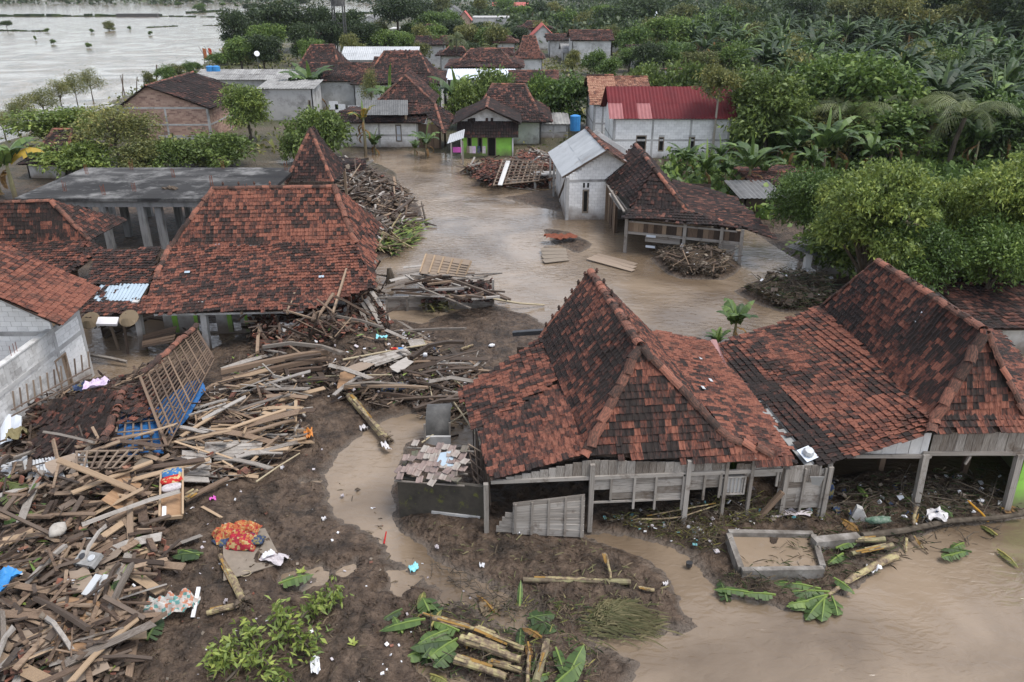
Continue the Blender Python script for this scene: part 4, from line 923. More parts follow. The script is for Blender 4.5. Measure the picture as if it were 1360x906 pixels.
# ---- E: dark peaked timber house right of centre
rE = thing('timber_house', 'dark peaked timber house on posts standing in the flood beside the white zinc-roofed house', 'house', (10.5, 50, 0))
eK = [at(840, 273, 2.9), at(912, 280, 2.85), at(888, 238, 3.1), at(803, 238, 2.9)]
eR0, eR1 = at(869, 224, 5.0), at(844, 191, 5.0)
eE0, eE1, eE2, eE3 = at(826, 289, 2.45), at(990, 304, 2.3), at(1032, 319, 2.0), at(975, 262, 2.2)
pE = [[eR0, eR1, eK[3], eK[0]], [eR0, eK[0], eK[1]], [eK[0], eE0, eE1, eK[1]], [eK[1], eE1, eE2, eE3, eK[2]], [eR0, eR1, eK[2], eK[1]], [eR1, eK[2], eK[3]]]
far_tiles(rE, pE, [.78, .85, .8, .6, .7, .7], seed=3, ridges=[(eR0, eR1), (eK[1], eR0), (eE1.lerp(eK[1], .2), eK[1])], w=.22, e=.27)
for k in range(6): link('finial', fm, Matrix.Translation(eK[3].lerp(eR1, .1 + k * .15) + V3((0, 0, .1))), rE, .6)
WE = Wall((7.1, 49.6), (14.0, 47.1))
eu = lambda px, py=300: WE.hit(px, py)[0]
ztb = WE.hit(900, 315)[1]
rail(WE, eu(832), eu(986), ztb, rE, h=.16, out=.04); rail(WE, eu(832), eu(980), ztb + .72, rE, h=.1, out=.0)
boards_v(WE, eu(834), eu(985), ztb + .08, ztb + .75, rE, bw=.3, mat='brown_wood', seed=2)
for px, yb in ((830, 339), (907, 338), (955, 344), (981, 352)):
    a = WE.hit(px, yb)[0]; post(WE, a, -.2, 2.25, rE, w=.2, out=.06)
boards_h(WE, eu(957), eu(980), .55, ztb - .05, rE, bh=.2, seed=4)
boards_h(WE, eu(858), eu(905), ztb - .5, ztb - .12, rE, bh=.2, seed=5)
for px, dz in ((865, .14), (865, -.55)):
    a = eu(px); b = MB(); WE.rect(b, a - .25, a + .35, ztb - .2 + dz - .1, ztb - .05 + dz - .1, .12, .02); b.build('white_board', 'white_metal', rE)
for y_, xx in ((54, 7.2), (57.2, 6.9)): box_part('post', (xx, y_, -.2), (xx, y_, 2.9), .2, .2, 'brown_wood', rE)
for a, c in (((803, 240), (833, 279)), ((806, 245), (829, 281))): box_part('rafter', at(*a, 2.75), at(*c, 2.5), .12, .1, 'grey_wood', rE)
box_part('board', at(812, 257, 2.6), at(826, 278, 1.9), .4, .05, 'grey_wood', rE, .0)
WE2 = Wall((14.2, 56.5), (7.4, 57.5)); boards_v(WE2, 0, WE2.L, -.2, 2.8, rE, bw=.5, mat='wet_wood', seed=6)
WE3 = Wall((14.1, 47.3), (14.3, 56.5)); boards_v(WE3, .5, WE3.L, -.2, 2.2, rE, bw=.5, mat='wet_wood', seed=7, miss=.2)
WE4 = Wall((7.0, 57), (7.2, 50.5)); boards_v(WE4, 0, 3.4, -.2, 2.8, rE, bw=.4, mat='brown_wood', seed=8, miss=.2)
# ---- G: white block house with zinc roof
rG = thing('block_house', 'small white block house with pale zinc roof and one narrow window, standing in the flood', 'house', (7, 60, 0))
WG = Wall((3.93, 57.1), (10.2, 57.4)); ez = 3.15; az = 5.2; dG = 8.2
wx0, z0 = WG.hit(773, 283); wx1, z1 = WG.hit(782, 252)
hG = [(wx0, wx1, z0, z1)]
mid_u = WG.hit(806, 199)[0]
backing(WG, -.4, ez, hG, 'mortar', parent=rG, gable=[(0, ez), (WG.L, ez), (mid_u, az - .1)])
courses(WG, -.1, ez, hG, 'white_block', rG, bw=.42, bh=.22, top=[(0, ez), (mid_u, az - .12), (WG.L, ez)], single=True, seed=5, limit=260)
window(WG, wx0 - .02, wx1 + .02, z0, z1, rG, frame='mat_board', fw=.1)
for k in (-1, 1): b = MB(); u = (wx0 + wx1) / 2 + k * .15; WG.rect(b, u - .07, u + .07, z1 + .15, z1 + .5, .02, .03); b.build('vent', 'void', rG)
concrete_frame(WG, [(.1, -.4, ez), (WG.L - .1, -.4, ez)], [(0, WG.L, ez - .25)], 'grey_concrete', rG, out=.03)
WG2 = Wall((3.6, 57.1 + dG), (3.93, 57.1)); backing(WG2, -.4, ez, (), 'plaster', parent=rG); concrete_frame(WG2, [(WG2.L - .1, -.4, ez), (WG2.L * .45, -.4, ez)], [], 'grey_concrete', rG)
WG3 = Wall((10.2, 57.4), (9.9, 57.4 + dG)); backing(WG3, -.4, ez, (), 'plaster', parent=rG)
WG4 = Wall((9.9, 57.4 + dG), (3.6, 57.1 + dG)); backing(WG4, -.4, ez, (), 'plaster', parent=rG, gable=[(0, ez), (WG4.L, ez), (WG4.L / 2, az - .1)])
ge0, ge1 = at(746, 234.5, 3.1), at(728, 203, 3.1); gr0, gr1 = at(806, 198, 5.3), at(779, 170, 5.3)
gr0 = gr0 + V3((0, -.3, 0))
sheets([ge0, ge1, gr1, gr0], 4, rG, 'zinc', m=2, depth=.025, pitch=.22, seed=4)
o_ = V3((gr0.x * 2 - ge0.x - .1, ge0.y + .3, 3.2)); o2 = V3((gr1.x * 2 - ge1.x - .1, ge1.y + .2, 3.2))
far_tiles(rG, [[gr0, gr1, o2, o_]], [.45], seed=9, ridges=[(gr0, gr1)])
b = MB(); b.beam(ge0 + V3((.05, .03, -.08)), gr0 + V3((0, .03, -.08)), .06, .14); b.beam(gr0 + V3((0, .03, -.08)), o_ + V3((0, .03, -.08)), .06, .16); b.build('barge_board', 'wet_wood', rG)
for x, y in ((740, 264), (735, 250)): p = at(x, y, 0); box_part('post', (p.x - .3, p.y, -.3), (p.x - .3, p.y, 3.0), .16, .16, 'grey_concrete', rG, .4)
box_part('brace', at(742, 263, .9), at(752, 236, 2.9), .12, .1, 'wet_wood', rG)
q0, q1 = at(709, 250, .0), at(738, 250, .0)
tb = MB(); tb.box(((q0.x + q1.x) / 2, q0.y + .5, 1.15), (q1.x - q0.x, 1.2, .12)); tb.box((q0.x + .1, q0.y, .5), (.2, .2, 1.3)); tb.box((q1.x - .1, q0.y, .5), (.2, .2, 1.3)); tb.box(((q0.x + q1.x) / 2, q0.y + .9, .5), (q1.x - q0.x - .3, .12, 1.25))
tag(tb.build('washing_bench', 'grey_concrete'), 'grey concrete bench slab beside the wreckage and white zinc-roofed house', 'bench')
# ---- generic house for the village behind
def house(name, label, x0, x1, yb, ye, yr, depth, wall='white_block', roof='old_tile', style='ridge', dark=.6, sink=0.0, holes=(), overhang=.5, seed=0, rx=None, blocks=True, frames=True, nsheet=5, win=None, side=True, Y=None, cat='house', ang=0.0, pane='void'):
    """x0,x1: photo columns of the front wall; yb: row of its foot; ye: row of the eave; yr: row of the ridge"""
    p0 = at(x0, yb, 0); Yf = Y if Y is not None else p0.y
    p0 = aty(x0, (yb + ye) / 2, Yf); p1 = aty(x1, (yb + ye) / 2, Yf); zf = max(1.5, rise(Yf - overhang, ye))
    root = thing(name, label, cat, ((p0.x + p1.x) / 2, Yf + depth / 2, 0))
    Wf = Wall((p0.x, Yf), (p1.x, Yf)); Wr = Wall((p1.x, Yf), (p1.x, Yf + depth)); Wl = Wall((p0.x, Yf + depth), (p0.x, Yf)); Wb = Wall((p1.x, Yf + depth), (p0.x, Yf + depth))
    hl = []
    for (a, c, t, d) in holes:
        u0, zt = Wf.hit(a, t); u1, zl = Wf.hit(c, d); hl.append((u0, u1, max(zl, -.2), min(zt, zf - .1)))
    L = Wf.L; mid = L / 2 if rx is None else Wf.hit(rx, ye)[0]
    if style == 'gable': zr = rise(Yf - overhang, yr); gt = [(0, zf), (mid, zr - .1), (L, zf)]
    elif style == 'shed': zr = max(zf + .2, rise(Yf + depth, yr)); gt = None
    elif style == 'flat': zr = zf; gt = None
    else: zr = max(zf + .3, rise(Yf + depth / 2, yr)); gt = None
    backing(Wf, -.3, zf, hl, 'mortar' if wall == 'white_block' else wall, parent=root, gable=[(0, zf), (L, zf), (mid, zr - .1)] if style == 'gable' else None)
    for w_ in (Wr, Wl):
        if style == 'gable' or style == 'flat' or style == 'joglo': backing(w_, -.3, zf, (), wall, parent=root)
        elif style == 'shed': backing(w_, -.3, zf, (), wall, parent=root)
        else: backing(w_, -.3, zf, (), wall, parent=root, gable=[(0, zf), (w_.L, zf), (w_.L / 2, zr - .1)])
    backing(Wb, -.3, zf, (), wall, parent=root)
    if wall == 'white_block' and blocks:
        courses(Wf, -.05, zf, hl, wall, root, bw=.5, bh=.26, top=gt, seed=seed)
        for w_ in (Wr, Wl): courses(w_, -.05, zf, (), wall, root, bw=.5, bh=.26, seed=seed + 1)
    for i, h in enumerate(hl):
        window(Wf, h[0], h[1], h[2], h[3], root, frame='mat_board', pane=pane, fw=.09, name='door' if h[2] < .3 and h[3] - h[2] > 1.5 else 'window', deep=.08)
    if frames:
        n = max(2, int(L / 3.2)); concrete_frame(Wf, [(.1 + (L - .2) * k / n, -.3, zf) for k in range(n + 1)], [(0, L, zf * .5), (0, L, zf - .1)], 'grey_concrete', root, out=.028)
        concrete_frame(Wr, [(.1, -.3, zf), (depth / 2, -.3, zf)], [(0, depth, zf * .5)], 'grey_concrete', root, out=.028)
        concrete_frame(Wl, [(depth - .1, -.3, zf), (depth / 2, -.3, zf)], [(0, depth, zf * .5)], 'grey_concrete', root, out=.028)
    o = overhang; X0, X1, Y0, Y1 = p0.x - o, p1.x + o, Yf - o, Yf + depth + o
    A = lambda x, y, z: V3((x, y, z)); xm = p0.x + mid; polys = []; rid = []
    if style == 'gable': polys = [[A(X0, Y0, zf - .15), A(X0, Y1, zf - .15), A(xm, Y1, zr), A(xm, Y0, zr)], [A(X1, Y1, zf - .15), A(X1, Y0, zf - .15), A(xm, Y0, zr), A(xm, Y1, zr)]]; rid = [(A(xm, Y0, zr), A(xm, Y1, zr))]
    elif style == 'shed': polys = [[A(X0, Y0, zf), A(X1, Y0, zf), A(X1, Y1, zr), A(X0, Y1, zr)]]; rid = []
    elif style == 'ridge':
        ym = Yf + depth / 2; polys = [[A(X0, Y0, zf), A(X1, Y0, zf), A(X1, ym, zr), A(X0, ym, zr)], [A(X1, Y1, zf), A(X0, Y1, zf), A(X0, ym, zr), A(X1, ym, zr)]]; rid = [(A(X0, ym, zr), A(X1, ym, zr))]
    elif style == 'joglo':
        ym = Yf + depth * .5; k = depth * .24; zk = zf + (zr - zf) * .28; kx = (X1 - X0) * .17; rr0, rr1 = A(X0 + kx + (X1 - X0) * .14, ym, zr), A(X1 - kx - (X1 - X0) * .14, ym, zr)
        lo, up = joglo_planes([A(X0, Y0, zf), A(X1, Y0, zf), A(X1, Y1, zf), A(X0, Y1, zf)], [A(X0 + kx, Y0 + k, zk), A(X1 - kx, Y0 + k, zk), A(X1 - kx, Y1 - k, zk), A(X0 + kx, Y1 - k, zk)], (rr0, rr1, 'x')); polys = lo + up; polys = [polys[i] for i in (0, 1, 3, 4, 5, 7)]; rid = [(rr0, rr1), (A(X1 - kx, Y0 + k, zk), rr1), (A(X0 + kx, Y0 + k, zk), rr0)]
    if style == 'flat':
        b = MB(); b.box(((X0 + X1) / 2, (Y0 + Y1) / 2, zf + .12), (X1 - X0, Y1 - Y0, .2)); b.build('roof_slab', roof, root)
    elif 'tile' in roof: far_tiles(root, polys, [dark] * len(polys), roof, seed=seed, ridges=rid)
    else:
        for q in polys: sheets(q, nsheet, root, roof, m=2 if style != 'shed' else 1, depth=.03, pitch=.3, seed=seed)
    return root, (Wf, Wr, Wl), (zf, zr), polys
# red-roofed house
rR, (wf, wr, wl_), (zf, zr), pp = house('block_house', 'long white block house under a dark red corrugated roof beside the plantation', 814, 968, 215, 158, 115, 7, roof='red_metal', holes=[(845, 857, 180, 206), (875, 881, 182, 201), (915, 922, 182, 198)], nsheet=9, seed=21)
for o in [c for c in rR.children if c.name.startswith('roof_sheet')][:4:2]:
    o.data.materials[0] = M('faded_red_metal')
house('block_house', 'narrow two-storey block house with a tan tile roof beside the red-roofed house', 788, 812, 187, 139, 100, 9, roof='tan_tile', dark=.3, seed=22, Y=88)
house('tiled_house', 'tan and dark tiled roof joined behind the narrow block house', 815, 858, 180, 125, 102, 7, roof='tan_tile', dark=.55, seed=23, Y=97)
# green house
rg, (wf, wr, wl_), (zf, zr), pp = house('green_house', 'small bright green house with laundry hung under its windows and a brown door', 613, 681, 210, 163, 143, 6, wall='green_paint', roof='old_tile', style='gable', dark=.85, holes=[(620, 627, 182, 203), (634, 641, 182, 203), (647, 659, 182, 211)], frames=False, seed=24, overhang=.8)
b = MB(); wf.rect(b, .1, wf.L - .1, zf - .05, zf + .02, .0, .1); b.build('gable_sill', 'plaster', rg)
gm = MB(); gm.prism([wf.p(.0, zf + .02, .02), wf.p(wf.L, zf + .02, .02), wf.p(wf.L / 2, zr - .12, .02)], -wf.n * .05); gm.build('gable_panel', 'plaster', rg)
za, zb_ = wf.hit(640, 165)[1], wf.hit(640, 181)[1]
aw = [wf.p(-.4, zb_ - .0, .6), wf.p(wf.L + .6, zb_ - .0, .6), wf.p(wf.L + .6, zf + .06, .0), wf.p(-.4, zf + .06, .0)]
far_tiles(rg, [aw], [.9], seed=77)
for u in (.0, wf.L): post(wf, u, -.2, zb_ - .1, rg, w=.14, mat='plaster', out=.55)
lx = [('pink', 'pink_plastic'), ('grey', 'grey_cloth'), ('dark', 'navy_cloth'), ('grey', 'cushion_white'), ('brown', 'mat_board')]
for i, (px, m_) in enumerate(((622, 'mat_board'), (626, 'grey_cloth'), (630, 'lilac_cloth'), (636, 'navy_cloth'), (643, 'grey_cloth'))):
    u, z = wf.hit(px, 195); b = MB(); wf.rect(b, u - .16, u + .16, z - .55, z + .15, .45 + i * .02, .04)
    tag(b.build('laundry', m_), ['brown', 'grey', 'lilac', 'dark navy', 'pale grey'][i] + ' piece of laundry hanging in front of the green house', 'laundry', 'laundry on the green house')
sh = thing('lean_to', 'tiny pale zinc lean-to on two sticks standing in the water left of the green house', 'shelter', tuple(at(603, 214, 0)))
p0, p1 = at(600, 221, 0), at(615, 219, 0)
sheets([V3((p0.x - .4, p0.y, 2.1)), V3((p1.x + .1, p0.y, 2.6)), V3((p1.x + .1, p0.y + 2.6, 3.0)), V3((p0.x - .3, p0.y + 2.6, 2.5))], 2, sh, 'zinc')
for p in (p0, p1): box_part('post', (p.x, p.y + .1, -.4), (p.x, p.y + .1, 2.2), .14, .14, 'grey_wood', sh, .3)
b = MB(); q = aty(607, 199, p0.y + .8); b.box(q, (.8, .04, .5)); tag(b.build('laundry', 'pink_plastic'), 'bright pink cloth hanging under the tiny zinc lean-to', 'laundry')
house('peaked_house', 'dark peaked tile house directly behind the green house', 632, 718, 190, 162, 112, 10, wall='plaster', roof='old_tile', style='joglo', dark=.66, seed=25, Y=85.5, overhang=1.2, frames=False)
house('grey_shed', 'squat grey asbestos-roofed shed right of the peaked house behind the green house', 716, 754, 187, 165, 150, 4.5, wall='plaster', roof='asbestos', style='shed', seed=26, frames=True, overhang=.25)
house('tiled_house', 'low white-walled house with dark tile roof at the far edge of the flood', 452, 556, 198, 163, 148, 9, roof='old_tile', style='ridge', dark=.7, holes=[(525, 534, 166, 188)], seed=27, overhang=.8, pane='white_metal')
rP = thing('peaked_house', 'dark peaked tile roof rising behind the low white-walled house', 'roof', (-11, 90, 3))
ap = aty(538, 100, 90); kl, kr = aty(498, 137, 87.6), aty(577, 137, 87.6); e0, e1, e2 = aty(470, 152, 86), aty(606, 156, 85.5), aty(590, 178, 80.6)
far_tiles(rP, [[ap, kl, kr], [kl, e0, V3((kr.x, 85.8, e0.z)), kr], [kr, V3((kr.x - .5, 84.5, e0.z)), e2, e1], [ap, kr, kr + V3((0, 6, 0)), ap + V3((0, 5, 0))], [ap, ap + V3((0, 5, 0)), kl + V3((0, 6, 0)), kl]], [.6, .6, .62, .6, .6], seed=31, ridges=[(ap, kl), (ap, kr), (kr, e2)])
sheets([aty(481, 153, 82.6), aty(541, 153, 82.6), aty(541, 133, 86), aty(481, 133, 86)], 5, rP, 'dark_asbestos', m=1)
for x in (-16, -11, -7): box_part('post', (x, 84.8, -.2), (x, 84.8, 3.4), .2, .2, 'brown_wood', rP)
WP = Wall((-9.7, 84.2), (-7.3, 83.6)); boards_v(WP, 0, WP.L, -.2, 2.6, rP, bw=.4, mat='brown_wood', seed=2)
# brick house
rK, (wf, wr, wl_), (zf, zr), pp = house('brick_house', 'unplastered red brick house with grey concrete bands and a dark tile gable roof', 166, 279, 189, 143, 114, 13, wall='red_brick', roof='old_tile', style='gable', dark=.8, rx=200, holes=[(218, 229, 176, 184), (249, 254, 169, 172), (268, 273, 169, 172)], seed=28, overhang=.45)
courses(wf, .05, zf, [], 'red_brick', rK, bw=.45, bh=.17, out=.01, top=[(0, zf), (wf.hit(200, 143)[0], zr - .1), (wf.L, zf)], seed=8, name='brick')
courses(wr, .05, zf, [], 'red_brick', rK, bw=.45, bh=.17, out=.01, seed=9, name='brick')
b = MB(); wf.rect(b, wf.hit(212, 190)[0], wf.L, -.1, .75, .03, .1); b.build('plinth', 'grey_concrete', rK)
house('grey_house', 'bare grey concrete house with a shallow asbestos roof right of the brick house', 346, 416, 163, 118, 106, 5, wall='grey_concrete', roof='asbestos', style='shed', seed=29, Y=101, frames=False, overhang=.3, holes=[(409, 415, 133, 160)])
house('long_shed', 'long low building with a grey asbestos ridge roof behind the brick house', 262, 394, 122, 106, 92, 7, wall='grey_concrete', roof='asbestos', style='ridge', seed=30, frames=False, Y=112, nsheet=12)
house('white_shed', 'small shed with a bright white sheet roof beside the grey concrete house', 424, 468, 141, 121, 113, 4, wall='grey_concrete', roof='white_metal', style='shed', seed=32, frames=False)
house('peaked_house', 'dark steep peaked tile house in front of the dark trees, left of the row', 384, 455, 112, 100, 60, 12, wall='plaster', roof='old_tile', style='joglo', dark=.6, seed=33, frames=False, Y=116)
house('tiled_house', 'low dark tile roof running between the two peaked roofs', 410, 500, 118, 108, 84, 9, wall='plaster', roof='old_tile', dark=.6, seed=34, frames=False, Y=110)
house('peaked_house', 'widest dark peaked tile house, in the middle of the row', 470, 585, 125, 112, 68, 13, wall='plaster', roof='old_tile', style='joglo', dark=.6, seed=35, frames=False, Y=108)
house('white_hall', 'long white hall with a pale sheet roof behind the widest peaked house', 456, 550, 90, 80, 62, 8, wall='plaster', roof='zinc', style='ridge', seed=36, frames=False, Y=138)
house('peaked_house', 'dark peaked tile house behind the white sheet lean-to', 595, 692, 112, 90, 65, 12, wall='plaster', roof='old_tile', style='joglo', dark=.6, seed=37, frames=False, Y=122)
house('lean_to_house', 'white-walled lean-to with a bright white sheet roof over a dark porch', 597, 679, 132, 106, 92, 4.5, wall='plaster', roof='white_metal', style='shed', seed=38, frames=False, Y=113, holes=[(600, 612, 108, 128), (640, 660, 108, 128)])
house('tiled_house', 'low dark tile roof behind the bright green bushes', 680, 738, 130, 109, 94, 6, wall='plaster', roof='old_tile', dark=.5, seed=39, frames=False, Y=110)
house('gabled_house', 'white gabled house with a faded pink roof standing among far trees', 700, 742, 68, 56, 33, 12, wall='plaster', roof='pink_roof', style='gable', seed=40, frames=False)
house('peaked_house', 'small brown peaked tile roof in front of the pink-roofed gable', 686, 720, 96, 78, 48, 8, wall='plaster', roof='old_tile', style='joglo', dark=.35, seed=41, frames=False, Y=142)
house('grey_house', 'pale grey house with an asbestos roof and blue water tanks among the far trees', 748, 806, 84, 70, 58, 8, wall='plaster', roof='asbestos', style='ridge', seed=42, frames=False)
house('tiled_house', 'dark brown tile roof behind the pale grey house with tanks', 760, 812, 72, 54, 40, 10, wall='plaster', roof='old_tile', dark=.5, seed=43, frames=False, Y=172)
house('concrete_building', 'bare grey concrete block building in the far village', 628, 676, 50, 24, 22, 12, wall='grey_concrete', roof='grey_concrete', style='flat', seed=44, frames=True, overhang=.1)
house('red_house', 'narrow far house with a small red pyramid roof', 609, 625, 42, 27, 15, 8, wall='red_brick', roof='pink_roof', style='gable', seed=45, frames=False)
house('far_house', 'far grey gabled house behind the narrow red house', 590, 612, 30, 17, 8, 14, wall='plaster', roof='dark_asbestos', style='gable', seed=46, frames=False)
house('far_house', 'far white gabled house highest in the village street', 622, 640, 17, 9, 2, 16, wall='plaster', roof='dark_asbestos', style='gable', seed=47, frames=False)
house('far_house', 'far white gabled house among the dark trees by the lake', 478, 504, 38, 29, 21, 12, wall='plaster', roof='dark_asbestos', style='gable', seed=48, frames=False)
house('frame_building', 'far pale flat-roofed concrete frame among the trees by the lake', 520, 552, 52, 39, 38, 8, wall='plaster', roof='plaster', style='flat', seed=49, frames=False, holes=[(524, 548, 43, 51)])
house('tiled_house', 'distant low dark tile roof right of the mosque dome', 925, 950, 42, 30, 24, 12, wall='plaster', roof='old_tile', dark=.5, seed=50, frames=False, Y=260)
house('tiled_house', 'distant low dark tile roof left of the mosque dome', 760, 785, 38, 29, 23, 12, wall='plaster', roof='old_tile', dark=.5, seed=51, frames=False, Y=270)
house('far_house', 'distant red tile roof at the end of the village street', 655, 700, 18, 8, 3, 12, wall='plaster', roof='pink_roof', style='ridge', seed=52, frames=False, Y=380)
house('tiled_house', 'brown tile roof half hidden by the banana plants and red-roofed house', 895, 928, 118, 100, 96, 7, wall='plaster', roof='old_tile', dark=.5, seed=53, frames=False, Y=105)
EXTRA = [(405, 440, 60, 52, 40, 185, 'among the dark lakeside trees'), (556, 590, 70, 60, 48, 165, 'right of the widest spreading tree'), (585, 622, 84, 74, 62, 150, 'left of the tall coconut palm'), (640, 676, 84, 74, 64, 148, 'behind the white sheet lean-to'), (690, 730, 46, 38, 28, 225, 'behind the pink-roofed gable'), (730, 760, 62, 54, 45, 190, 'right of the pink-roofed gable'), (812, 846, 60, 50, 42, 200, 'before the mosque dome'), (840, 872, 80, 70, 60, 165, 'behind the tan tile roof'), (560, 585, 48, 40, 32, 235, 'behind the spreading tree'), (676, 705, 30, 24, 16, 300, 'far up the village street'), (735, 760, 30, 24, 17, 310, 'far up the street, right side'), (500, 530, 100, 90, 76, 132, 'right of the long white hall'), (660, 684, 66, 57, 48, 185, 'beside the bare concrete block building'), (880, 905, 60, 52, 45, 200, 'right of the mosque dome')]
for i, (x0, x1, yb, ye, yr, Y, w_) in enumerate(EXTRA):
    house('low_house', ('dark' if i % 3 else 'brown') + ' low tile roof ' + w_, x0, x1, yb, ye, yr, 9, wall='plaster', roof='old_tile', style='ridge' if i % 2 else 'joglo', dark=.6 if i % 3 else .4, seed=80 + i, frames=False, Y=Y, overhang=.9)
# roofs half hidden at the sides
house('tiled_house', 'dark steep tile roof behind the banana clump at the left edge', 38, 88, 238, 224, 172, 8, wall='plaster', roof='old_tile', style='joglo', dark=.75, seed=54, frames=False, Y=70)
house('tiled_house', 'low dark tile roof under the bananas at the right, its tiles disturbed', 1000, 1072, 285, 270, 232, 6, wall='wet_wood', roof='old_tile', dark=.4, seed=55, frames=False, Y=62)
house('sheet_shed', 'small shed with a dark grey sheet roof under the big green trees', 986, 1030, 302, 282, 266, 4, wall='wet_wood', roof='dark_asbestos', style='shed', seed=56, frames=False, Y=58)
rQ, (wf, wr, wl_), (zf, zr), pp = house('tiled_house', 'dark tiled roof under the big trees at the right edge, behind the long tiled house', 1300, 1460, 480, 470, 395, 9, wall='plaster', roof='old_tile', dark=.5, seed=57, frames=False, Y=34)
sq = thing('block_shed', 'little white shed with grey roof and one stout post, half hidden by trees', 'shed', tuple(at(1085, 378, 0)))
q = at(1068, 375, 0); q1 = at(1120, 372, 0)
sheets([aty(1044, 328, q.y - .6), aty(1120, 352, q.y - .6), aty(1130, 335, q.y + 4), aty(1068, 316, q.y + 4)], 3, sq, 'dark_asbestos')
box_part('post', (q.x, q.y, -.2), (q.x, q.y, rise(q.y, 336)), .35, .35, 'plaster', sq, .5)
ws = Wall((q.x + .9, q.y + .6), (q.x + 4, q.y + .3)); backing(ws, -.2, rise(q.y, 345), (), 'plaster', parent=sq)
# water tower, tanks, dome, poles, mast flags
wt = thing('water_tower', 'dark water tower on four legs above the trees by the lake', 'water tower', (aty(450, 40, 185).x, 185, 0))
p = aty(450, 20, 185)
for sx in (-1, 1):
    for sy in (-1, 1): box_part('leg', (p.x + sx * 1.1, 185 + sy * 1.1, 0), (p.x + sx * 1.1, 185 + sy * 1.1, rise(185, 8)), .25, .25, 'tank_black', wt, 0)
b = MB(); zt = rise(185, 8); b.tube([(p.x, 185, zt), (p.x, 185, zt + 2.2), (p.x, 185, zt + 2.5)], [1.5, 1.5, .3], 12); b.build('tank', 'tank_black', wt)
for zq in (.35, .7): box_part('brace', (p.x - 1.1, 183.9, zt * zq), (p.x + 1.1, 183.9, zt * zq), .15, .15, 'tank_black', wt, 0)
def tank(px, py, Y, label, r=.55, h=1.2, mat='blue_plastic', stand=True):
    p = aty(px, py, Y); t = thing('water_tank', label, 'water tank', (p.x, Y, 0))
    b = MB(); b.tube([(p.x, Y, p.z - h / 2), (p.x, Y, p.z + h / 2 - .1), (p.x, Y, p.z + h / 2)], [r, r, r * .5], 12); b.build('drum', mat, t, smooth=False)
    if stand:
        for s_ in (-1, 1): box_part('leg', (p.x + s_ * r * .8, Y, 0), (p.x + s_ * r * .8, Y, p.z - h / 2), .12, .12, 'lath', t)
tank(764, 163, 86, 'blue water drum on a frame right of the grey shed', .55, 1.6)
tank(780, 68, at(778, 84, 0).y - 1, 'left blue water tank before the pale grey far house', .7, 1.7); tank(788, 67, at(778, 84, 0).y - 1, 'right blue water tank before the pale grey far house', .7, 1.7)
tank(279, 91, 110.5, 'left one of two small blue tanks on the long grey shed roof', .5, .7, stand=False); tank(287, 91, 110.5, 'right one of two small blue tanks on the long grey shed roof', .5, .7, stand=False)
md = thing('mosque_dome', 'small white pointed mosque dome showing over the far trees', 'dome', tuple(at(870, 40, 0))); p = aty(871, 27, 250)
b = MB(); b.tube([(p.x, 250, 0), (p.x, 250, p.z - 1.4), (p.x, 250, p.z - .5), (p.x, 250, p.z + .4), (p.x, 250, p.z + 1.2), (p.x, 250, p.z + 2.4)], [1.2, 1.2, 1.5, 1.3, .6, .05], 12); b.build('dome', 'white_metal', md, smooth=True)
def pole(px, yb, yt, label, cat='pole', r=.09, mat='lath', lean=0):
    p = at(px, yb, 0); t = aty(px + lean, yt, p.y); b = MB(); b.tube([p, t], [r, r * .7], 6); return tag(b.build('pole', mat), label, cat)
pole(208, 108, 86, 'dark utility pole on the lake shore behind the brick house', r=.16, mat='wet_wood')
for i, x in enumerate((163, 166, 181)): pole(x, 128 - i, 98 + i * 2, ['left', 'middle', 'right'][i] + ' one of three bare stakes by the lake behind the brick house', lean=(0, -6, 1)[i], mat='wet_wood')
fl = []
for i, (x, yb) in enumerate(((272, 88), (279, 86), (297, 84))):
    p = at(x, yb, 0); t = thing('banner_flag', ['left', 'middle', 'right'][i] + ' tall curved red and yellow banner pole by the lake', 'flag', tuple(p), 'banner poles by the lake')
    h = rise(p.y, 61); b = MB(); b.tube([p, p + V3((.1, 0, h * .6)), p + V3((.7 * (1 if i == 2 else -1), 0, h))], [.08, .07, .04], 5); b.build('pole', 'wet_wood', t)
    b = MB(); b.quad(p + V3((.12, 0, h * .35)), p + V3((.75, .1, h * .3)), p + V3((.7, .1, h * .85)), p + V3((.0, 0, h * .9))); b.build('banner', 'red_cloth' if i else 'orange_quilt', t)
dsh = thing('satellite_dish', 'small white satellite dish on a pole over the far roofs', 'dish', tuple(at(344, 110, 0))); p = aty(341, 72, 118)
b = MB(); b.tube([(p.x, 118, 0), (p.x, 118, p.z)], .06, 5); b.build('mast', 'black_metal', dsh); b = MB(); b.tube([p, p + V3((.1, -.25, .1))], [.1, .38], 10); b.build('dish', 'plastic_white', dsh)
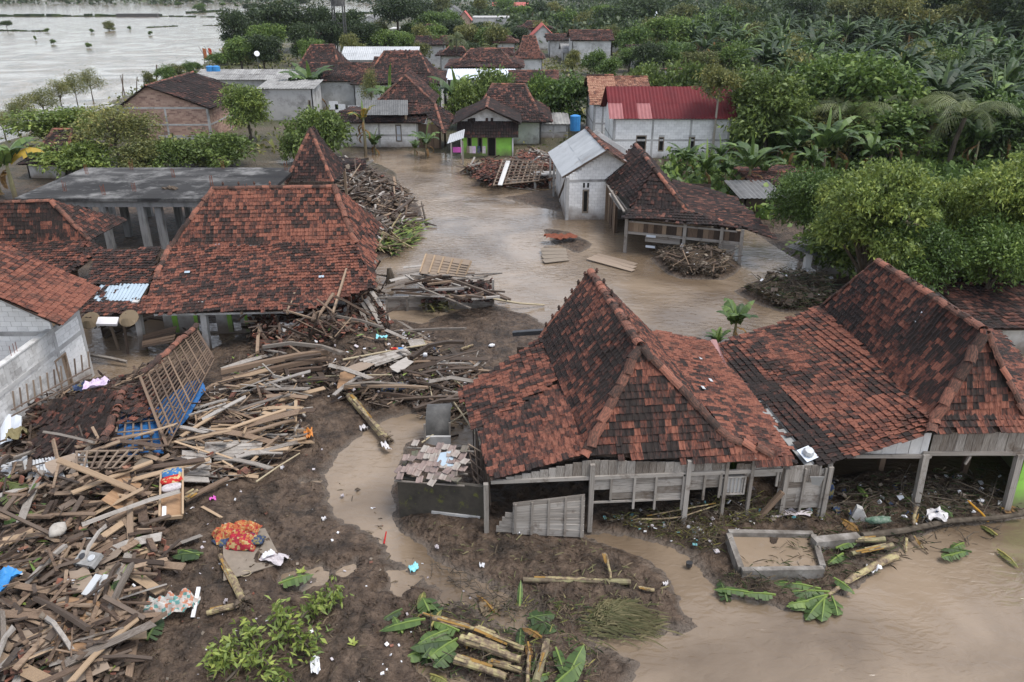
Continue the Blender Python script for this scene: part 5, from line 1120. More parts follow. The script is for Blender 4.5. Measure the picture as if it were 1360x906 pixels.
# ================================================================ plants
def leaf_quads(P, N, ln, wd, rg, fold=.25, droop=.0):
    """diamond leaves at points P with growth directions N"""
    n = len(P); up = rg.normal(size=(n, 3)); N = N / (np.linalg.norm(N, axis=1, keepdims=True) + 1e-9)
    s = np.cross(N, up); s /= (np.linalg.norm(s, axis=1, keepdims=True) + 1e-9); nn = np.cross(s, N)
    L = ln * rg.uniform(.65, 1.25, (n, 1)); Wd = wd * rg.uniform(.7, 1.2, (n, 1))
    V = np.stack([P, P + N * L * .5 + s * Wd * .5 + nn * L * fold * .3, P + N * L - np.array([0, 0, 1]) * L * droop, P + N * L * .5 - s * Wd * .5 + nn * L * fold * .3], 1).reshape(-1, 3)
    return V
def crown(seed, h, r, base, lobes, clumps, leaves, ln, wd, spread=.42, open_=.0, tipbright=.35, flat=1.0, wide=.68, small=1.0):
    """leaf clumps spread over uneven lobes; returns V, tint, clump centres"""
    rg = np.random.default_rng(seed); cz = (h + base) / 2; ch = (h - base) / 2
    LC = []
    for k in range(lobes):
        a = k * 2.4 + rg.uniform(-.5, .5); q = rg.uniform(.25, wide); z = rg.uniform(-.6, .72)
        LC.append((r * q * math.cos(a) * (1 - .3 * abs(z)), r * q * math.sin(a) * (1 - .3 * abs(z)), cz + ch * z * flat, r * rg.uniform(.3, .52) * small))
    LC.append((0, 0, h - r * .42, r * .42))
    C = []; per = clumps // len(LC)
    for x, y, z, lr in LC:
        d = rg.normal(size=(per, 3)); d[:, 2] = np.abs(d[:, 2]) * .9 - .25; d /= np.linalg.norm(d, axis=1, keepdims=True)
        rad = lr * rg.uniform(.7, 1.08, (per, 1)); C.append(np.array([x, y, z]) + d * rad * np.array([1, 1, .85]))
    C = np.concatenate(C); C = C[rg.random(len(C)) > open_]
    out = C - np.array([0, 0, cz - ch * .3]); out /= np.linalg.norm(out, axis=1, keepdims=True) + 1e-9
    n = len(C); sp = spread * r / 3
    P = np.repeat(C, leaves, 0) + rg.normal(size=(n * leaves, 3)) * np.array([sp, sp, sp * .6])
    N = np.repeat(out, leaves, 0) * .7 + rg.normal(size=(n * leaves, 3)) * .75 + np.array([0, 0, .12])
    V = leaf_quads(P, N, ln, wd, rg, droop=.3)
    young = np.repeat(rg.random(n), leaves)     # clumps flush new leaves at their own time
    t = np.clip(.62 - young * tipbright + rg.normal(size=n * leaves) * .16, 0, 1)
    return V, t, C, LC
def tree_proto(name, label, seed, h=6.0, r=3.0, base=1.4, lobes=8, clumps=190, leaves=34, ln=.34, wd=.15, mat='leaf_mid', trunk_r=.2, bark='bark', **kw):
    V, t, C, LC = crown(seed, h, r, base, lobes, clumps, leaves, ln, wd, **kw)
    root = thing(name, label, 'tree', (0, 0, 0))
    Q = np.arange(len(V)).reshape(-1, 4)
    o = bpy.data.objects.new('crown', np_mesh('crown', V, Q, mat, t)); COL.objects.link(o); o.parent = root
    b = MB(); rr = random.Random(seed); top = V3((rr.uniform(-.2, .2), rr.uniform(-.2, .2), base + (h - base) * .35))
    b.tube([(0, 0, -.4), (rr.uniform(-.06, .06), rr.uniform(-.06, .06), base * .6), top], [trunk_r * 1.25, trunk_r * .9, trunk_r * .6], 7)
    for x, y, z, lr in LC:
        s = V3((0, 0, base * rr.uniform(.7, 1.2))).lerp(top, rr.uniform(.2, .8)); e = V3((x, y, z)); m_ = s.lerp(e, .55) + V3((rr.uniform(-.2, .2), rr.uniform(-.2, .2), rr.uniform(0, .25)))
        b.tube([s, m_, e], [trunk_r * .5, trunk_r * .33, trunk_r * .14], 5, cap=False)
        for k in range(3):
            c = V3(C[rr.randrange(len(C))]); 
            if (c - e).length < lr * 1.6: b.tube([e, e.lerp(c, .5) + V3((0, 0, .1)), c], [trunk_r * .16, trunk_r * .1, trunk_r * .05], 4, cap=False)
    b.build('trunk', bark, root)
    return root
NEARK = dict(ln=.36, wd=.16); FARK = dict(ln=.55, wd=.3)
TP = {}
TP['mango'] = tree_proto('broadleaf_tree', 'x', 3, base=.5, lobes=17, clumps=950, leaves=26, ln=.24, wd=.1, mat='leaf_bright', spread=.2, tipbright=.6, wide=.82, small=.72)
TP['mango2'] = tree_proto('broadleaf_tree', 'x', 4, base=.4, lobes=17, clumps=950, leaves=26, ln=.24, wd=.1, mat='leaf_bright', spread=.2, tipbright=.55, wide=.82, small=.72)
TP['darkbush'] = tree_proto('broadleaf_tree', 'x', 5, lobes=9, clumps=300, leaves=36, ln=.28, wd=.12, mat='leaf_mid', spread=.36)
TP['bright'] = tree_proto('broadleaf_tree', 'x', 6, lobes=9, clumps=210, leaves=32, ln=.4, wd=.18, mat='leaf_bright', tipbright=.4)
TP['mid'] = tree_proto('broadleaf_tree', 'x', 7, lobes=8, clumps=200, leaves=30, ln=.42, wd=.2, mat='leaf_mid')
TP['mid2'] = tree_proto('broadleaf_tree', 'x', 8, lobes=10, clumps=200, leaves=30, ln=.42, wd=.2, mat='leaf_olive', base=.9)
TP['dark'] = tree_proto('broadleaf_tree', 'x', 9, lobes=10, clumps=210, leaves=30, ln=.45, wd=.22, mat='leaf_dark', base=1.0)
TP['dark2'] = tree_proto('broadleaf_tree', 'x', 10, lobes=7, clumps=190, leaves=30, ln=.45, wd=.22, mat='leaf_dark', base=1.6)
TP['airy'] = tree_proto('slender_tree', 'x', 11, lobes=10, clumps=150, leaves=22, ln=.3, wd=.13, mat='leaf_olive', base=1.8, trunk_r=.11, open_=.15, spread=.5)
TP['umbrella'] = tree_proto('spreading_tree', 'x', 12, lobes=10, clumps=220, leaves=28, ln=.4, wd=.2, mat='leaf_dark', base=3.6, flat=.7, r=3.4)
TP['tall'] = tree_proto('slender_tree', 'x', 13, h=6, r=1.7, base=3.9, lobes=6, clumps=110, leaves=26, ln=.3, wd=.12, mat='leaf_olive', trunk_r=.1, bark='pale_bark')
TP['bush'] = tree_proto('bush', 'x', 14, h=3, r=2.2, base=.1, lobes=8, clumps=150, leaves=28, ln=.34, wd=.16, mat='leaf_mid', trunk_r=.08)
TP['bush2'] = tree_proto('bush', 'x', 15, h=3, r=2.2, base=.1, lobes=8, clumps=150, leaves=28, ln=.34, wd=.16, mat='leaf_bright', trunk_r=.08, tipbright=.3)
TP['bush3'] = tree_proto('bush', 'x', 16, h=3, r=2.2, base=.1, lobes=8, clumps=150, leaves=28, ln=.34, wd=.16, mat='leaf_olive', trunk_r=.08)
def leaf_blade(mb, base, yaw, el, L, wd, seed, torn=.3, droop=1.0, n=9, t=0.4, mid=True):
    """one banana leaf: arching rib with a blade folded along it, torn into strips"""
    r = random.Random(seed); pts = []; p = V3(base); a = el; st = L / n
    for i in range(n + 1):
        pts.append(p.copy()); p = p + V3((math.cos(yaw) * math.cos(a), math.sin(yaw) * math.cos(a), math.sin(a))) * st; a -= droop * (.05 + .22 * i / n)
    side = V3((-math.sin(yaw), math.cos(yaw), 0)); prof = lambda f: math.sin(PI * min(1, .1 + f * .93)) ** .55 if f > .08 else .12
    for s in (-1, 1):
        sag = r.uniform(.1, .45)
        for i in range(1, n):
            f0, f1 = i / n, (i + 1) / n; w0, w1 = wd * prof(f0), wd * prof(min(f1, .985)); tear = r.random() < torn
            k = r.uniform(.0, .35) if tear else 0; sg = sag + (r.uniform(0, .5) if tear else 0)
            q0 = pts[i] + side * s * w0 - V3((0, 0, w0 * sg)); q1 = pts[i + 1] + side * s * w1 - V3((0, 0, w1 * sg)); q1 = q1.lerp(q0, k * .5)
            mb.quad(pts[i], pts[i + 1], q1, q0, min(1, max(0, t + r.uniform(-.12, .12))))
    if mid: mb.tube([pts[0], pts[n // 3], pts[2 * n // 3], pts[n]], [.035, .03, .02, .008], 4, 0.0, False)
def banana_proto(seed, h=2.6, nl=9, L=2.2, wd=.3, mat='leaf_banana', single=True, dead=2, yellow=0, torn=.35):
    r = random.Random(seed); root = thing('banana_plant', 'x', 'banana plant', (0, 0, 0))
    b = MB(); lean = V3((r.uniform(-.15, .15), r.uniform(-.15, .15), h)); b.tube([(0, 0, -.3), lean * .5, lean], [.14, .11, .07], 8); b.build('stem', 'banana_stem', root)
    jb = MB(); last = None
    for k in range(nl):
        lb = MB() if single else jb; young = k == nl - 1
        leaf_blade(lb, lean - V3((0, 0, r.uniform(0, .25))), k * 2.4 + r.uniform(-.4, .4), r.uniform(.85, 1.35) if not young else 1.5, L * r.uniform(.75, 1.1), wd * r.uniform(.85, 1.15) * (.35 if young else 1), seed * 31 + k, torn, r.uniform(1.0, 1.75) * (.3 if young else 1), t=r.uniform(.1, .8) if not young else .0)
        if single: lb.build('leaf', 'leaf_yellow' if k < yellow else mat, root)
    db = MB()
    for k in range(dead):
        leaf_blade(db, lean - V3((0, 0, .3 + .2 * k)), r.uniform(0, 6.3), -.1, L * .75, wd * .4, seed * 77 + k, .8, 2.6, t=.5)
    if dead: db.build('dead_leaf', 'leaf_dead', root)
    if not single: jb.build('leaf', mat, root)
    return root
BP = [banana_proto(1, 1.4, 9, 2.2, .36), banana_proto(2, 1.1, 8, 2.0, .34), banana_proto(3, 1.7, 10, 2.4, .36)]
BL = [banana_proto(k + 20, 1.8 + .3 * k, 11 + k, 3.2, .34) for k in range(3)]
BY = banana_proto(4, 1.8, 10, 2.4, .36, yellow=2)
BD = banana_proto(5, 3.0, 7, 1.7, .22, yellow=4, dead=6)
BF = [banana_proto(k, 2.4 + .3 * (k % 3), 11 + k % 3, 3.2 + .3 * (k % 2), .3, 'leaf_banana_cool' if k % 3 else 'leaf_banana', False, 2) for k in range(10, 17)]
def palm_proto(seed, h=5.0, nf=15, L=2.8, single=False):
    r = random.Random(seed); root = thing('coconut_palm', 'x', 'palm', (0, 0, 0)); b = MB(); tip = V3((r.uniform(-.5, .5), r.uniform(-.3, .3), h))
    b.tube([(0, 0, -.4), tip * .5 + V3((.1, 0, 0)), tip], [.2, .15, .13], 8); b.build('trunk', 'bark', root); jb = MB()
    for k in range(nf):
        lb = MB() if single else jb; yaw = k * 2.4 + r.uniform(-.3, .3); a = r.uniform(.1, 1.3); p = tip.copy(); n = 16; st = L / n; pts = []; tt = r.random()
        for i in range(n + 1):
            pts.append(p.copy()); p = p + V3((math.cos(yaw) * math.cos(a), math.sin(yaw) * math.cos(a), math.sin(a))) * st; a -= .13
        side = V3((-math.sin(yaw), math.cos(yaw), 0)); lb.tube(pts[::4], [.035, .03, .02, .015, .008], 4, .2, False)
        for i in range(2, n):
            for s in (-1, 1):
                for q in (0, .5):
                    o = pts[i].lerp(pts[i + 1], q); d = (pts[i + 1] - pts[i]).normalized(); ll = L * .26 * math.sin(PI * min(1, (i + q) / n * .85 + .15)) + .06
                    e = o + (side * s * .8 + d * .55 - V3((0, 0, .35 + r.uniform(0, .3)))) * ll; lb.add([o, o + d * .06, e], [(0, 1, 2)], min(1, max(0, tt + r.uniform(-.2, .2))))
        if single: lb.build('frond', 'leaf_palm', root)
    if not single: jb.build('frond', 'leaf_palm', root)
    return root
PN = palm_proto(1, 3.2, 14, 4.0, True); PF = palm_proto(2, 6.0, 16, 3.0)
PROTOS = list(TP.values()) + BP + BL + [BY, BD] + BF + [PN, PF]
DIM = {'tall': (6, 1.7), 'umbrella': (6, 3.4), 'bush': (3, 2.2), 'bush2': (3, 2.2), 'bush3': (3, 2.2)}
USED = set()
def put(root, loc, rz, sc, label, group=None, tilt=(0, 0)):
    return dup(root, loc, rz, sc, label, group, tilt, rng.uniform(0, .3))
def plant(kind, px, yb, yt, wpx, label, group=None, Y=None):
    """kind standing at photo column px, foot row yb (or distance Y), crown top row yt, wpx wide"""
    p = at(px, yb, 0) if Y is None else aty(px, 300, Y); Y_ = p.y if Y is None else Y
    h0, r0 = DIM.get(kind, (6, 3)); g = max(0, ground(p.x, Y_)); h = max(1.2, rise(Y_, yt) - g); zc = Y_ * CP + (CAM_H - h / 2) * SP
    s = wpx / F_PX * zc / 2 / r0
    return put(TP[kind], (p.x, Y_, g), rng.uniform(0, 6.28), (s, s, h / h0), label, group)
def banana(src, px, yb, yt, label, group=None, rz=None, Y=None, tilt=(0, 0)):
    p = at(px, yb, 0) if Y is None else aty(px, 300, Y); g = max(0, ground(p.x, p.y if Y is None else Y)); Y_ = p.y if Y is None else Y
    h = max(.8, rise(Y_, yt) - g); s = h / (max((v.co.z for ch in src.children for v in ch.data.vertices)) * .92)
    return put(src, (p.x, Y_, g), rng.uniform(0, 6.28) if rz is None else rz, s, label, group, tilt)
SIGHTS = [(318, 140, 'the brick house'), (383, 135, 'the bare grey concrete house'), (500, 73, 'the long white hall'), (420, 85, 'the leftmost peaked roof'), (530, 92, 'the widest peaked roof'), (640, 78, 'the white lean-to'), (722, 58, 'the pink-roofed gable'), (703, 64, 'the small brown peaked roof'), (778, 70, 'the pale grey house with blue tanks'), (786, 48, 'the dark roof beyond the blue tanks'), (652, 40, 'the bare concrete block building'), (617, 30, 'the narrow red house'), (602, 22, 'the far grey gabled house'), (494, 32, 'the white gable by the lake'), (536, 48, 'the pale frame building'), (450, 16, 'the water tower'), (871, 26, 'the mosque dome'), (888, 135, 'the red metal roof'), (820, 115, 'the tan tile roof'), (937, 32, 'the roof beyond the dome'), (772, 30, 'the roof before the dome'), (1013, 150, 'the bright yellow-green tree'), (1128, 130, 'the dense round tree'), (1200, 170, 'the drooping palms'), (1300, 80, 'the tall dark trees'), (1245, 105, 'the yellowish leafy tree'), (1160, 300, 'the big bright trees'), (1330, 240, 'the right edge tree')]
SEEN = {}
def beside(px, py):
    """where a plant stands, told by the nearest landmark"""
    x, y, nme = min(SIGHTS, key=lambda q: (q[0] - px) ** 2 + 2.2 * (q[1] - py) ** 2); dx, dy = px - x, py - y; d = math.hypot(dx, dy)
    w = 'close ' if d < 22 else ('' if d < 55 else 'well ')
    if abs(dx) > abs(dy) * 1.1: return w + ('left of ' if dx < 0 else 'right of ') + nme
    return w + ('behind ' if dy < 0 else 'in front of ') + nme
def unique(lab, px, group):
    """a second plant of the same look at the same landmark is told by its order from the left"""
    SEEN.setdefault((lab, group), []).append(px); return lab
# --- near and middle trees, one by one
plant('mango', 1142, 398, 206, 175, 'big bright green bushy tree behind the long tiled house, over the little white shed')
plant('mango2', 1236, 392, 240, 105, 'narrower bright green tree crown between two bigger ones above the long tiled house')
plant('mango', 1322, 400, 196, 175, 'big bright green bushy tree cut by the right edge above the long tiled house')
plant('bush2', 1112, 372, 296, 110, 'low bright green leafy bush spilling over the little white shed')
plant('darkbush', 1065, 338, 226, 105, 'rounded dark green tree left of the big bright tree, over the dark sheet shed')
plant('darkbush', 1215, 420, 300, 130, 'dark green lower foliage behind the middle of the long roof ridge')
plant('darkbush', 1300, 428, 300, 130, 'dark green lower foliage behind the right end of the long roof ridge')
plant('darkbush', 1362, 410, 290, 110, 'dark green foliage at the right edge under the big bright tree')
plant('bright', 1013, 218, 98, 118, 'bright yellow-green tree right of the red roof')
plant('mid', 1128, 205, 70, 150, 'dense dark green round tree behind the bright tree, right of the red roof')
plant('mid', 1075, 200, 76, 90, 'darker green tree between the bright tree and the dense round tree')
plant('tall', 944, 216, 95, 60, 'thin pale-trunked tree in front of the red metal roof')
plant('bright', 1245, 150, 70, 60, 'yellowish leafy tree standing among the banana plants far right')
plant('bush2', 900, 168, 84, 70, 'bright green bush behind the red roof ridge', Y=100)
plant('bush2', 848, 168, 86, 60, 'bright green bush behind the tan tile roof', Y=104)
plant('bush2', 652, 168, 94, 70, 'bright green bush above the dark peaked roof behind the green house', Y=97)
plant('bush2', 622, 165, 108, 52, 'bright green bush left of the dark peaked roof behind the green house', Y=95)
plant('bush', 745, 170, 108, 85, 'full green bush right of the dark peaked roof behind the green house', Y=97)
plant('bush', 718, 160, 106, 50, 'smaller green bush touching the dark peaked roof behind the green house', Y=98)
plant('bush', 580, 148, 118, 30, 'small dark bush behind the low white-walled house', Y=97)
plant('airy', 505, 140, 92, 30, 'spindly young tree before the widest peaked roof', Y=101)
plant('bright', 334, 190, 116, 66, 'bright green round tree before the bare grey concrete house')
plant('bush2', 428, 216, 148, 82, 'yellow-green bush above the fallen pointed roof')
plant('bush2', 395, 216, 176, 40, 'low yellow-green bush left of the pointed roof')
plant('bright', 90, 205, 146, 110, 'dense green tree by the lake behind the dark steep tile roof')
plant('mid', 120, 198, 150, 70, 'green tree between the lake and the brick house')
plant('airy', 160, 226, 140, 120, 'loose leafy tree with yellow tips left of the brick house')
plant('airy', 195, 222, 152, 90, 'loose olive tree touching the brick house gable')
plant('bush2', 235, 226, 188, 70, 'olive bush behind the flat slab, below the brick house')
plant('bush2', 300, 224, 178, 76, 'round green bush behind the right half of the flat slab')
plant('bush3', 268, 224, 196, 40, 'small dark bush behind the middle of the flat slab')
plant('bush2', 110, 236, 190, 90, 'ragged bush behind the left half of the flat slab')
plant('bush3', 185, 232, 196, 60, 'low ragged bush behind the flat slab, under the loose tree')
for i, (x, yb, yt, w) in enumerate(((8, 186, 148, 46), (40, 172, 126, 44), (62, 162, 118, 42), (84, 150, 106, 40), (104, 142, 98, 38), (124, 134, 92, 38), (25, 178, 138, 34))):
    plant('airy', x, yb, yt, w, ['leftmost', 'third', 'fourth', 'fifth', 'sixth', 'rightmost', 'second'][i] + ' thin dark tree in the row leaning along the lake edge', 'row of thin trees on the lake shore')
for i, (x, yb, yt, w) in enumerate(((222, 114, 90, 26), (236, 108, 88, 22), (252, 104, 84, 20), (200, 118, 98, 18), (288, 90, 72, 24), (308, 88, 62, 34), (262, 96, 84, 14), (330, 88, 66, 40), (348, 84, 58, 36))):
    plant('bush3' if i % 2 else 'bush', x, yb, yt, w, ['dark bush just left of the utility pole on the dike', 'olive bush just right of the utility pole', 'dark bush halfway along the dike by the lake', 'olive bush left of the utility pole foot', 'dark bush below the middle banner pole', 'olive bush right of the banner poles', 'dark bush low on the dike beside the long shed', 'olive bush where the dike meets the grove', 'dark bush beside the satellite dish'][i], 'bushes on the lake shore dike')
# dark grove by the lake, behind the peaked roofs
GROVE = [(318, 72, 22, 48, 'dark'), (345, 60, 16, 46, 'dark2'), (372, 66, 12, 60, 'dark'), (398, 62, 22, 52, 'dark2'), (430, 66, 16, 56, 'dark'), (360, 78, 34, 60, 'mid'), (405, 84, 40, 50, 'dark'), (440, 76, 34, 56, 'dark2'), (468, 66, 22, 50, 'dark'), (488, 70, 36, 50, 'dark'), (512, 70, 42, 46, 'mid'), (470, 84, 48, 40, 'mid2'), (322, 92, 52, 44, 'mid'), (352, 92, 54, 40, 'dark'), (540, 78, 46, 44, 'mid'), (560, 70, 36, 42, 'mid2'), (580, 84, 48, 50, 'mid'), (556, 92, 60, 36, 'mid2'), (418, 96, 54, 40, 'mid')]
for x, yb, yt, w, k in GROVE: plant(k, x, yb + 6, yt - 3, w * (.75 + .4 * ((x * 7) % 5) / 4), {'dark': 'dark round', 'dark2': 'dark tall-stemmed', 'mid': 'mid-green', 'mid2': 'olive'}[k] + ' lakeside tree ' + beside(x, (yb + yt) / 2), 'grove by the lake')
plant('umbrella', 530, 66, 2, 66, 'dark wide-spreading tree highest in the grove by the lake')
FARV = [(575, 52, 24, 34), (600, 60, 36, 30), (616, 66, 40, 30), (642, 66, 48, 26), (660, 78, 50, 40), (690, 40, 18, 30), (712, 36, 14, 30), (736, 34, 12, 30), (750, 50, 26, 36), (772, 60, 34, 34), (800, 46, 18, 40), (826, 52, 18, 44), (812, 74, 40, 40), (840, 84, 44, 46), (868, 72, 36, 40), (890, 80, 30, 50), (850, 46, 10, 50), (905, 56, 18, 44), (930, 70, 36, 40), (640, 30, 8, 26), (668, 26, 6, 30), (565, 36, 12, 26), (585, 26, 6, 24), (955, 60, 22, 40), (980, 52, 14, 50), (880, 100, 62, 50), (860, 105, 72, 40), (640, 96, 76, 30)]
FARV += [(600, 46, 24, 30), (630, 66, 44, 26), (655, 70, 46, 30), (640, 56, 40, 24), (760, 98, 78, 24), (790, 100, 80, 26), (505, 62, 40, 28), (484, 58, 40, 24), (530, 68, 52, 28), (612, 60, 42, 22), (575, 64, 44, 30), (595, 78, 58, 26), (545, 62, 40, 30), (625, 92, 72, 26), (672, 96, 80, 22), (810, 108, 86, 26), (715, 60, 42, 26), (745, 48, 30, 28), (690, 66, 50, 24), (780, 44, 28, 26), (820, 40, 20, 34), (860, 60, 40, 34), (835, 96, 74, 30)]
for i, (x, yb, yt, w) in enumerate(FARV): plant(('mid', 'dark', 'mid2', 'bush', 'bush3')[i % 5], x, yb + 2, yt - 6 - (x * 3) % 7, w * (1.05 + .35 * ((x * 5) % 4) / 3), ('mid-green tree', 'dark green tree', 'olive tree', 'low green bush', 'low olive bush')[i % 5] + ' among far roofs, ' + beside(x, (yb + yt) / 2), 'trees among the far village roofs')
for i, (x, yb, yt) in enumerate(((604, 104, 40), (655, 100, 56), (700, 46, 20), (566, 30, 6))):
    p = at(x, yb, 0); h = rise(p.y, yt); put(PF, (p.x, p.y, 0), i * 2.0, h / 7.4, 'tall coconut palm above the far village roofs' if i else 'tall coconut palm left of the peaked roof with the white lean-to', 'coconut palms of the far village' if i else None)
for i, (x, yb, yt, s) in enumerate(((1125, 222, 150, 1), (1195, 214, 160, 1.05), (1255, 232, 172, 1.1))):
    p = at(x, yb, 0); put(PN, (p.x, p.y, ground(p.x, p.y)), i * 1.7, 1.25 * s, ('drooping grey-green palm behind the big bright tree, leftmost of three', 'drooping grey-green palm behind the big bright tree, middle of three', 'drooping palm with browning fronds, rightmost of three behind the big trees')[i])
# banana plants told apart one by one
banana(BY, 22, 268, 172, 'banana plant with one yellow leaf at the left edge beside the slab building', rz=1.0)
banana(BP[0], 2, 262, 196, 'green banana plant at the very left edge beside the slab building')
banana(BD, 486, 208, 138, 'withered yellow banana plant before the low white-walled house')
banana(BP[1], 500, 204, 172, 'small green banana plant right of the withered yellow one')
banana(BP[2], 566, 210, 164, 'banana plant at the right corner of the low white-walled house')
banana(BP[0], 551, 207, 186, 'young banana shoot at the right corner of the low white-walled house')
banana(BP[2], 528, 150, 88, 'banana plant between the peaked roofs, before the widest one', Y=98)
banana(BP[1], 608, 140, 92, 'banana plant before the bright white sheet lean-to', Y=104)
banana(BP[0], 428, 132, 84, 'tall banana plant beside the small white sheet shed', Y=108)
banana(BP[1], 412, 136, 94, 'shorter banana plant beside the small white sheet shed', Y=108)
banana(BP[0], 974, 455, 402, 'small banana plant between the two near tiled houses, over the flood', rz=2.2)
banana(BP[1], 952, 466, 436, 'tiny banana shoot at the gutter between the two near tiled houses', rz=.4)
banana(BP[2], 968, 672, 600, 'drooping banana plant against the board wall of the near peaked house', rz=.9)
nb = [(912, 240, 188), (936, 256, 190), (962, 262, 205), (990, 262, 180), (1012, 256, 200), (1050, 235, 160), (1092, 240, 150), (1108, 236, 148), (1072, 250, 190), (1030, 222, 165), (955, 232, 180), (975, 222, 172), (900, 226, 196), (1150, 240, 165), (1180, 230, 150), (1215, 225, 140), (1290, 235, 150), (1325, 230, 130), (1350, 215, 120), (1300, 210, 110), (1262, 205, 118), (1340, 190, 96), (1235, 196, 96), (1205, 175, 98), (1180, 190, 118)]
for i, (x, yb, yt) in enumerate(nb): banana(BF[i % 7] if i > 14 else BL[i % 3], x, yb, yt, ('tall' if yb - yt > 75 else 'short' if yb - yt < 52 else 'middling') + ' big-leaved banana plant ' + beside(x, (yb + yt) / 2), 'banana plants at the near plantation edge')
# plantation: rows thinning with distance
pl = 0; rr = random.Random(3)
for k in range(900):
    x = rr.uniform(880, 1380); yb = 62 + 150 * rr.random() ** 1.3
    if x < 1000 and yb > 118: continue
    if x < 960 and yb > 100: continue
    p = at(x, yb, 0); h = rr.uniform(4.8, 6.8); g = max(0, ground(p.x, p.y))
    put(BF[rr.randrange(7)], (p.x, p.y, g), rr.uniform(0, 6.3), h / 4.2, 'crowded plantation banana ' + beside(x, yb - 25), 'banana plants of the plantation', (rr.uniform(-.08, .08), rr.uniform(-.08, .08))); pl += 1
    if pl >= 215: break
for k in range(120):
    x = rr.uniform(890, 1390); yb = 60 + 175 * rr.random() ** 1.2
    if x < 1010 and yb > 112: continue
    p = at(x, yb, 0); kk = rr.choice(['bush', 'bush3', 'mid2', 'bush', 'dark', 'mid']); s = rr.uniform(.55, 1.35); hz = 1.4 if kk[:4] == 'bush' else .72
    put(TP[kk], (p.x, p.y, max(0, ground(p.x, p.y))), rr.uniform(0, 6.3), (s * 1.2, s * 1.2, s * hz), {'bush': 'green bush', 'bush3': 'olive bush', 'mid2': 'olive tree', 'dark': 'dark tree', 'mid': 'green tree'}[kk] + ' among plantation bananas, ' + beside(x, yb - 20), 'bushy trees of the plantation')
for k, (x, yb, s) in enumerate(((1190, 74, 2.0), (1240, 70, 2.3), (1290, 80, 2.2), (1340, 86, 2.4), (1150, 66, 1.9), (1380, 100, 2.3), (1110, 62, 1.7), (1060, 58, 1.6), (1310, 64, 2.4), (1260, 58, 2.4))):
    p = at(x, yb, 0); put(TP['dark' if k % 2 else 'mid2'], (p.x, p.y, max(0, ground(p.x, p.y))), k * 1.3, (s, s, s * .95), ('dark green' if k % 2 else 'olive') + ' tall tree at the back of the plantation, ' + ['fourth', 'sixth', 'eighth', 'tenth', 'third', 'last', 'second', 'first', 'ninth', 'seventh'][k] + ' from the left', 'tall dark trees behind the plantation')
# lone bushes and snags standing in the lake
for i, (x, y, w, kk) in enumerate(((10, 41, 12, 'umbrella'), (71, 59, 6, 'bush'), (118, 64, 7, 'bush'), (63, 43, 6, 'bush'), (145, 41, 14, 'bush3'), (237, 9, 8, 'mid'), (276, 9, 9, 'umbrella'), (296, 9, 7, 'mid'), (315, 10, 5, 'mid'), (328, 14, 10, 'dark'), (337, 13, 10, 'dark'), (346, 13, 8, 'dark'), (400, 9, 14, 'dark'), (266, 17, 14, 'bush'), (370, 12, 12, 'bush3'), (200, 47, 5, 'bush'), (47, 54, 3, 'bush'), (172, 40, 4, 'bush'), (122, 44, 5, 'bush'), (220, 8, 4, 'mid'), (384, 10, 10, 'dark'))):
    plant(kk, x, y, y - w * (.8 if kk != 'umbrella' else 1.0), w * 1.2, ('lone dark bush in the lake, ' + ['at the far left edge', 'below the left dike', 'lowest of a pair by the left dike', 'on the left dike end', 'widest near the long hut', 'near the grove top, left one', 'spreading crown left of the water tower', 'round crown left of the water tower', 'small crown left of the water tower', 'first of three before the grove', 'second of three before the grove', 'third of three before the grove', 'big round one by the water tower', 'low one on the middle dike', 'low one on the right dike', 'single one before the right dike', 'tiny one nearest the left edge', 'small one under the long hut', 'small one left of the long hut', 'tiny one at the top of the lake', 'close to the water tower foot'][i]), 'lone bushes standing in the lake')
for (x0, y0, x1, y1, w_) in ((0, 22, 214, 22, 1.2), (60, 42, 0, 41, .5), (195, 37, 235, 35, .4), (270, 34, 300, 34, .35), (214, 22, 340, 24, .6), (250, 18, 300, 15, 1.0), (380, 22, 560, 16, 1.0)):
    a, c = at(x0, y0, 0), at(x1, y1, 0); b = MB(); n = 30; r_ = random.Random(x0)
    for k in range(n):
        p, q = a.lerp(c, k / n), a.lerp(c, (k + 1) / n)
        if r_.random() < .12: continue
        h0 = r_.uniform(.2, .9) * w_ * 1.2; b.beam(p + V3((0, 0, h0 / 2)), q + V3((0, 0, h0 / 2)), 3 * w_, h0, t=r_.random())
    setting(b.build('field_dike', 'leaf_dark'))
a = at(160, 22, 0); c = at(214, 22, 0); b = MB(); b.beam(a + V3((0, -3, .7)), c + V3((0, -3, .7)), 3, 1.5)
tag(b.build('long_hut', 'tank_black'), 'long low dark hut on the dike far across the lake', 'hut')
# undergrowth carpet and far woods as masses nobody could count
def scatter_mass(name, pts, sizes, hs_, mat, per, ln, seed):
    rg = np.random.default_rng(seed); n = len(pts); P = np.repeat(pts, per, 0) + rg.normal(size=(n * per, 3)) * np.repeat(np.stack([sizes, sizes, hs_], 1), per, 0)
    N = rg.normal(size=(n * per, 3)) * .8 + np.array([0, 0, .45]); V = leaf_quads(P, N, 1.0, .5, rg, droop=.2)
    L_ = np.repeat(ln, per); V = V.reshape(-1, 4, 3); V = P[:, None, :] + (V - P[:, None, :]) * L_[:, None, None]
    t = np.clip(np.repeat(rg.random(n), per) * .6 + rg.normal(size=n * per) * .15 + .25, 0, 1)
    o = bpy.data.objects.new(name, np_mesh(name, V.reshape(-1, 3), np.arange(len(P) * 4).reshape(-1, 4), mat, t)); COL.objects.link(o); o['kind'] = 'stuff'; return o
rg = np.random.default_rng(77)
